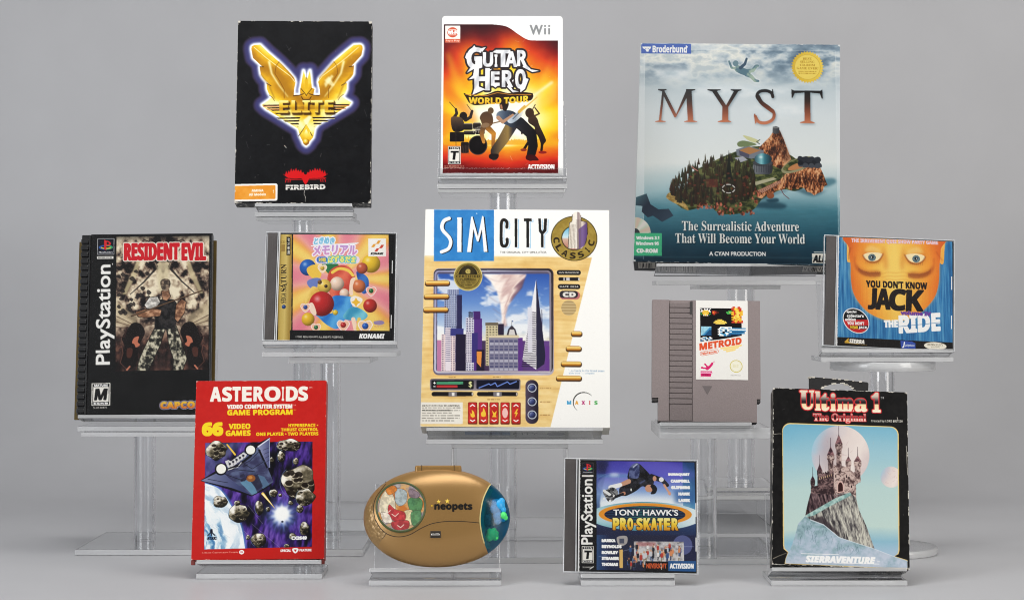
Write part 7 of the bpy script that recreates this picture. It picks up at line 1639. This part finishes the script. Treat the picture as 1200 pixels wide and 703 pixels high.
# back half and the dark bowl inside the window
bm = bmesh.new(); rings = []
for r, y in ((1, 0), (.99, .004), (.93, .010), (.78, .0145), (.4, .016)):
    rings.append([bm.verts.new((outline(2 * math.pi * j / 160) * r * math.cos(2 * math.pi * j / 160), y, cz + outline(2 * math.pi * j / 160) * r * math.sin(2 * math.pi * j / 160))) for j in range(160)])
for a_, b_ in zip(rings[:-1], rings[1:]):
    for j in range(160): bm.faces.new((a_[j], a_[(j + 1) % 160], b_[(j + 1) % 160], b_[j])).smooth = True
bm.faces.new(rings[-1]); obj('back_shell', bm, GOLD, t)
bm = bmesh.new()
inside = lambda p: math.hypot(p[0] + .007, p[1] - cz) < outline(math.atan2(p[1] - cz, p[0] + .007)) * .985
for k in range(len(WIN) - 1):
    (xa, za), (xb, zb_) = WIN[k], WIN[k + 1]
    if not (inside(WIN[k]) and inside(WIN[k + 1])): continue
    bm.faces.new([bm.verts.new(p) for p in ((xa, surf(xa, za) + .0004, za), (xb, surf(xb, zb_) + .0004, zb_), (xb + .006, -.001, zb_), (xa + .006, -.001, za))])
obj('window_wall', bm, mat('teal_wall', (36, 110, 110), .5, .1), t)
bm = bmesh.new(); q = [(outline(a) * .995 * math.cos(a), cz + outline(a) * .995 * math.sin(a)) for a in np.linspace(-.95, .95, 40)]
bm.faces.new([bm.verts.new((x, -.0004, z)) for x, z in q]); obj('window_floor', bm, mat('deep_blue_floor', (22, 96, 132), .5, .3, 60), t)
def lumps(name, L, m):
    bm = bmesh.new()
    for px, py, r, y in L:
        x, z = N1(px, py); bmesh.ops.create_icosphere(bm, subdivisions=3, radius=r, matrix=Matrix.Translation((x, y, z)))
    o = obj(name, bm, m, t, True); md = o.modifiers.new('merge', 'REMESH'); md.mode = 'VOXEL'; md.voxel_size = .0005; md.use_smooth_shade = True; return o
BLU = mat('blue_rubber', (40, 170, 236), .4, .05, 300); GRN = mat('green_rubber', (80, 236, 120), .4, .05, 300); PUR = mat('dark_purple_rubber', (40, 36, 70), .5, .1)
lumps('blue_charm', [(884, 290, .0082, -.006), (866, 310, .006, -.008), (905, 262, .0042, -.007), (862, 268, .0036, -.007), (908, 316, .005, -.007), (885, 352, .0062, -.006), (915, 372, .0036, -.007), (880, 386, .004, -.006), (902, 340, .005, -.006)], BLU)
lumps('green_charm', [(846, 470, .0064, -.007), (830, 490, .0044, -.008), (866, 486, .0042, -.007), (858, 446, .0032, -.008), (832, 450, .0032, -.008), (806, 494, .003, -.006), (872, 462, .003, -.007)], GRN)
lumps('green_bead', [(916, 352, .0044, -.009), (930, 366, .003, -.008)], GRN)
lumps('purple_charm', [(818, 372, .0056, -.004), (830, 352, .0042, -.004), (820, 398, .0044, -.004)], PUR)
# seams, badge, lettering, switch, hinge
def ridge(name, P, w, m, lift=.0002):
    bm = bmesh.new(); L = [N1(*p) for p in P]; prev = None
    for k, (x, z) in enumerate(L):
        xa, za = L[max(0, k - 1)]; xb, zb_ = L[min(len(L) - 1, k + 1)]; d = Vector((xb - xa, zb_ - za)).normalized(); n_ = Vector((-d.y, d.x)) * w / 2
        cur = [bm.verts.new((x + n_.x, surf(x + n_.x, z + n_.y) - lift, z + n_.y)), bm.verts.new((x - n_.x, surf(x - n_.x, z - n_.y) - lift, z - n_.y))]
        if prev: bm.faces.new((prev[0], cur[0], cur[1], prev[1]))
        prev = cur
    return obj(name, bm, m, t)
ridge('seam', spline([(112, 380), (150, 440), (200, 476), (262, 490), (330, 478), (400, 440), (470, 410), (560, 396), (660, 396), (768, 404)], 8, False), .0008, DKL)
ridge('seam', spline([(172, 150), (150, 182), (112, 240), (98, 310), (112, 382)], 8, False), .0008, DKL)
ridge('seam', [(167, 128), (172, 152)], .0006, DKL); ridge('seam', [(182, 470), (158, 500)], .0006, DKL)
ridge('window_trim', spline([(838, 152), (822, 178), (792, 250), (776, 330), (772, 400), (784, 480), (798, 530)], 8, False), .0014, mat('pale_trim', (206, 190, 130), .35, .05), .0004)
bx_, bz_ = N1(275, 305); by = -TH - .0006
Mb = Matrix.Translation((bx_, 0, bz_)) @ Matrix.Rotation(R(90), 4, 'X')
rb = 148 / 5.405 / 171.7 * W
bm = bmesh.new(); add_lathe(bm, [(rb + .0022, -by - .006), (rb + .0020, -by - .0006), (rb + .0012, -by), (rb + .0002, -by + .0001), (rb - .0006, -by - .0009), (rb - .0006, -by - .006)], 72, Mb, closed=True)
badge = obj('badge', bm, mat('green_gold_rim', (74, 86, 50), .4, .1, 200), t)
art_badge().build(t, by + .0006, PAPER, 'picture')
pic_o = [o for o in t.children if o.name.startswith('picture')][0]; pic_o.parent = badge
bm = bmesh.new(); rg = add_lathe(bm, [(rb - .0005, -by + .0), (rb * .7, -by + .0005), (rb * .35, -by + .0007), (rb * .02, -by + .0008)], 56, Mb)
bmesh.ops.delete(bm, geom=[f for f in bm.faces if len(f.verts) > 4], context='FACES_ONLY')
obj('lens', bm, CASE_CLEAR, badge, True)
def on_surf(T, x0, y0, x1, y1, lift):
    b = bmesh.new()
    for tr in T:
        vs = []
        for u, v in tr:
            x, z = N1(x0 + u * (x1 - x0), y0 + v * (y1 - y0)); vs.append(b.verts.new((x, surf(x, z) - lift, z)))
        b.faces.new(vs)
    return b
T, _ = glyphs(bold('neopets'))
INKB = mat('black_ink', (22, 18, 14), .4)
b = bmesh.new()
for dx, dy in ((0, 0), (-2, 0), (2, 0), (0, -2), (0, 2)):
    bb = on_surf(T, 487 + dx, 283 + dy, 722 + dx, 334 + dy, .00035 + .00001 * (dx + dy)); me = bpy.data.meshes.new('tmp'); bb.to_mesh(me); bb.free(); b.from_mesh(me); bpy.data.meshes.remove(me)
obj('lettering', b, INKB, t)
for (x, y, r) in ((512, 272, 15), (566, 270, 17), (470, 298, 8)):
    sp_ = star(x, y, r, r * .42, 5); L = [N1(*p) for p in sp_]; b = bmesh.new(); cv = b.verts.new((lambda c_: (c_[0], surf(*c_) - .0008, c_[1]))(N1(x, y)))
    vv = [b.verts.new((px, surf(px, pz) - .0003, pz)) for px, pz in L]
    for k in range(10): b.faces.new((cv, vv[k], vv[(k + 1) % 10]))
    obj('star', b, mat('yellow_ink', (240, 200, 50), .35), t)
sx0, sz1 = N1(461, 456); sx1, sz0 = N1(526, 498); sy = surf((sx0 + sx1) / 2, (sz0 + sz1) / 2)
sw = box('switch', sx0, sx1, sy - .0006, sy + .002, sz0, sz1, mat('switch_black', (40, 34, 26), .5), t, .0003)
box('slider', sx0 + .001, sx1 - .0012, sy - .0010, sy + .001, sz0 + (sz1 - sz0) * .35, sz0 + (sz1 - sz0) * .62, mat('switch_silver', (200, 196, 190), .25, .05, metal=.6), sw, .0003)
hx0, hz1 = N1(356, 30); hx1, hz0 = N1(652, 62)
bm = bmesh.new(); add_box(bm, hx0, hx1, -.006, .008, hz0 - .008, hz1, .0022, 3); hg = obj('hinge', bm, GOLD, t)
bm = bmesh.new()
for px in (400, 606): x, _ = N1(px, 30); add_box(bm, x - .0003, x + .0003, -.0063, .0083, hz0 - .004, hz1 + .0003)
obj('hinge_gap', bm, DKL, hg)
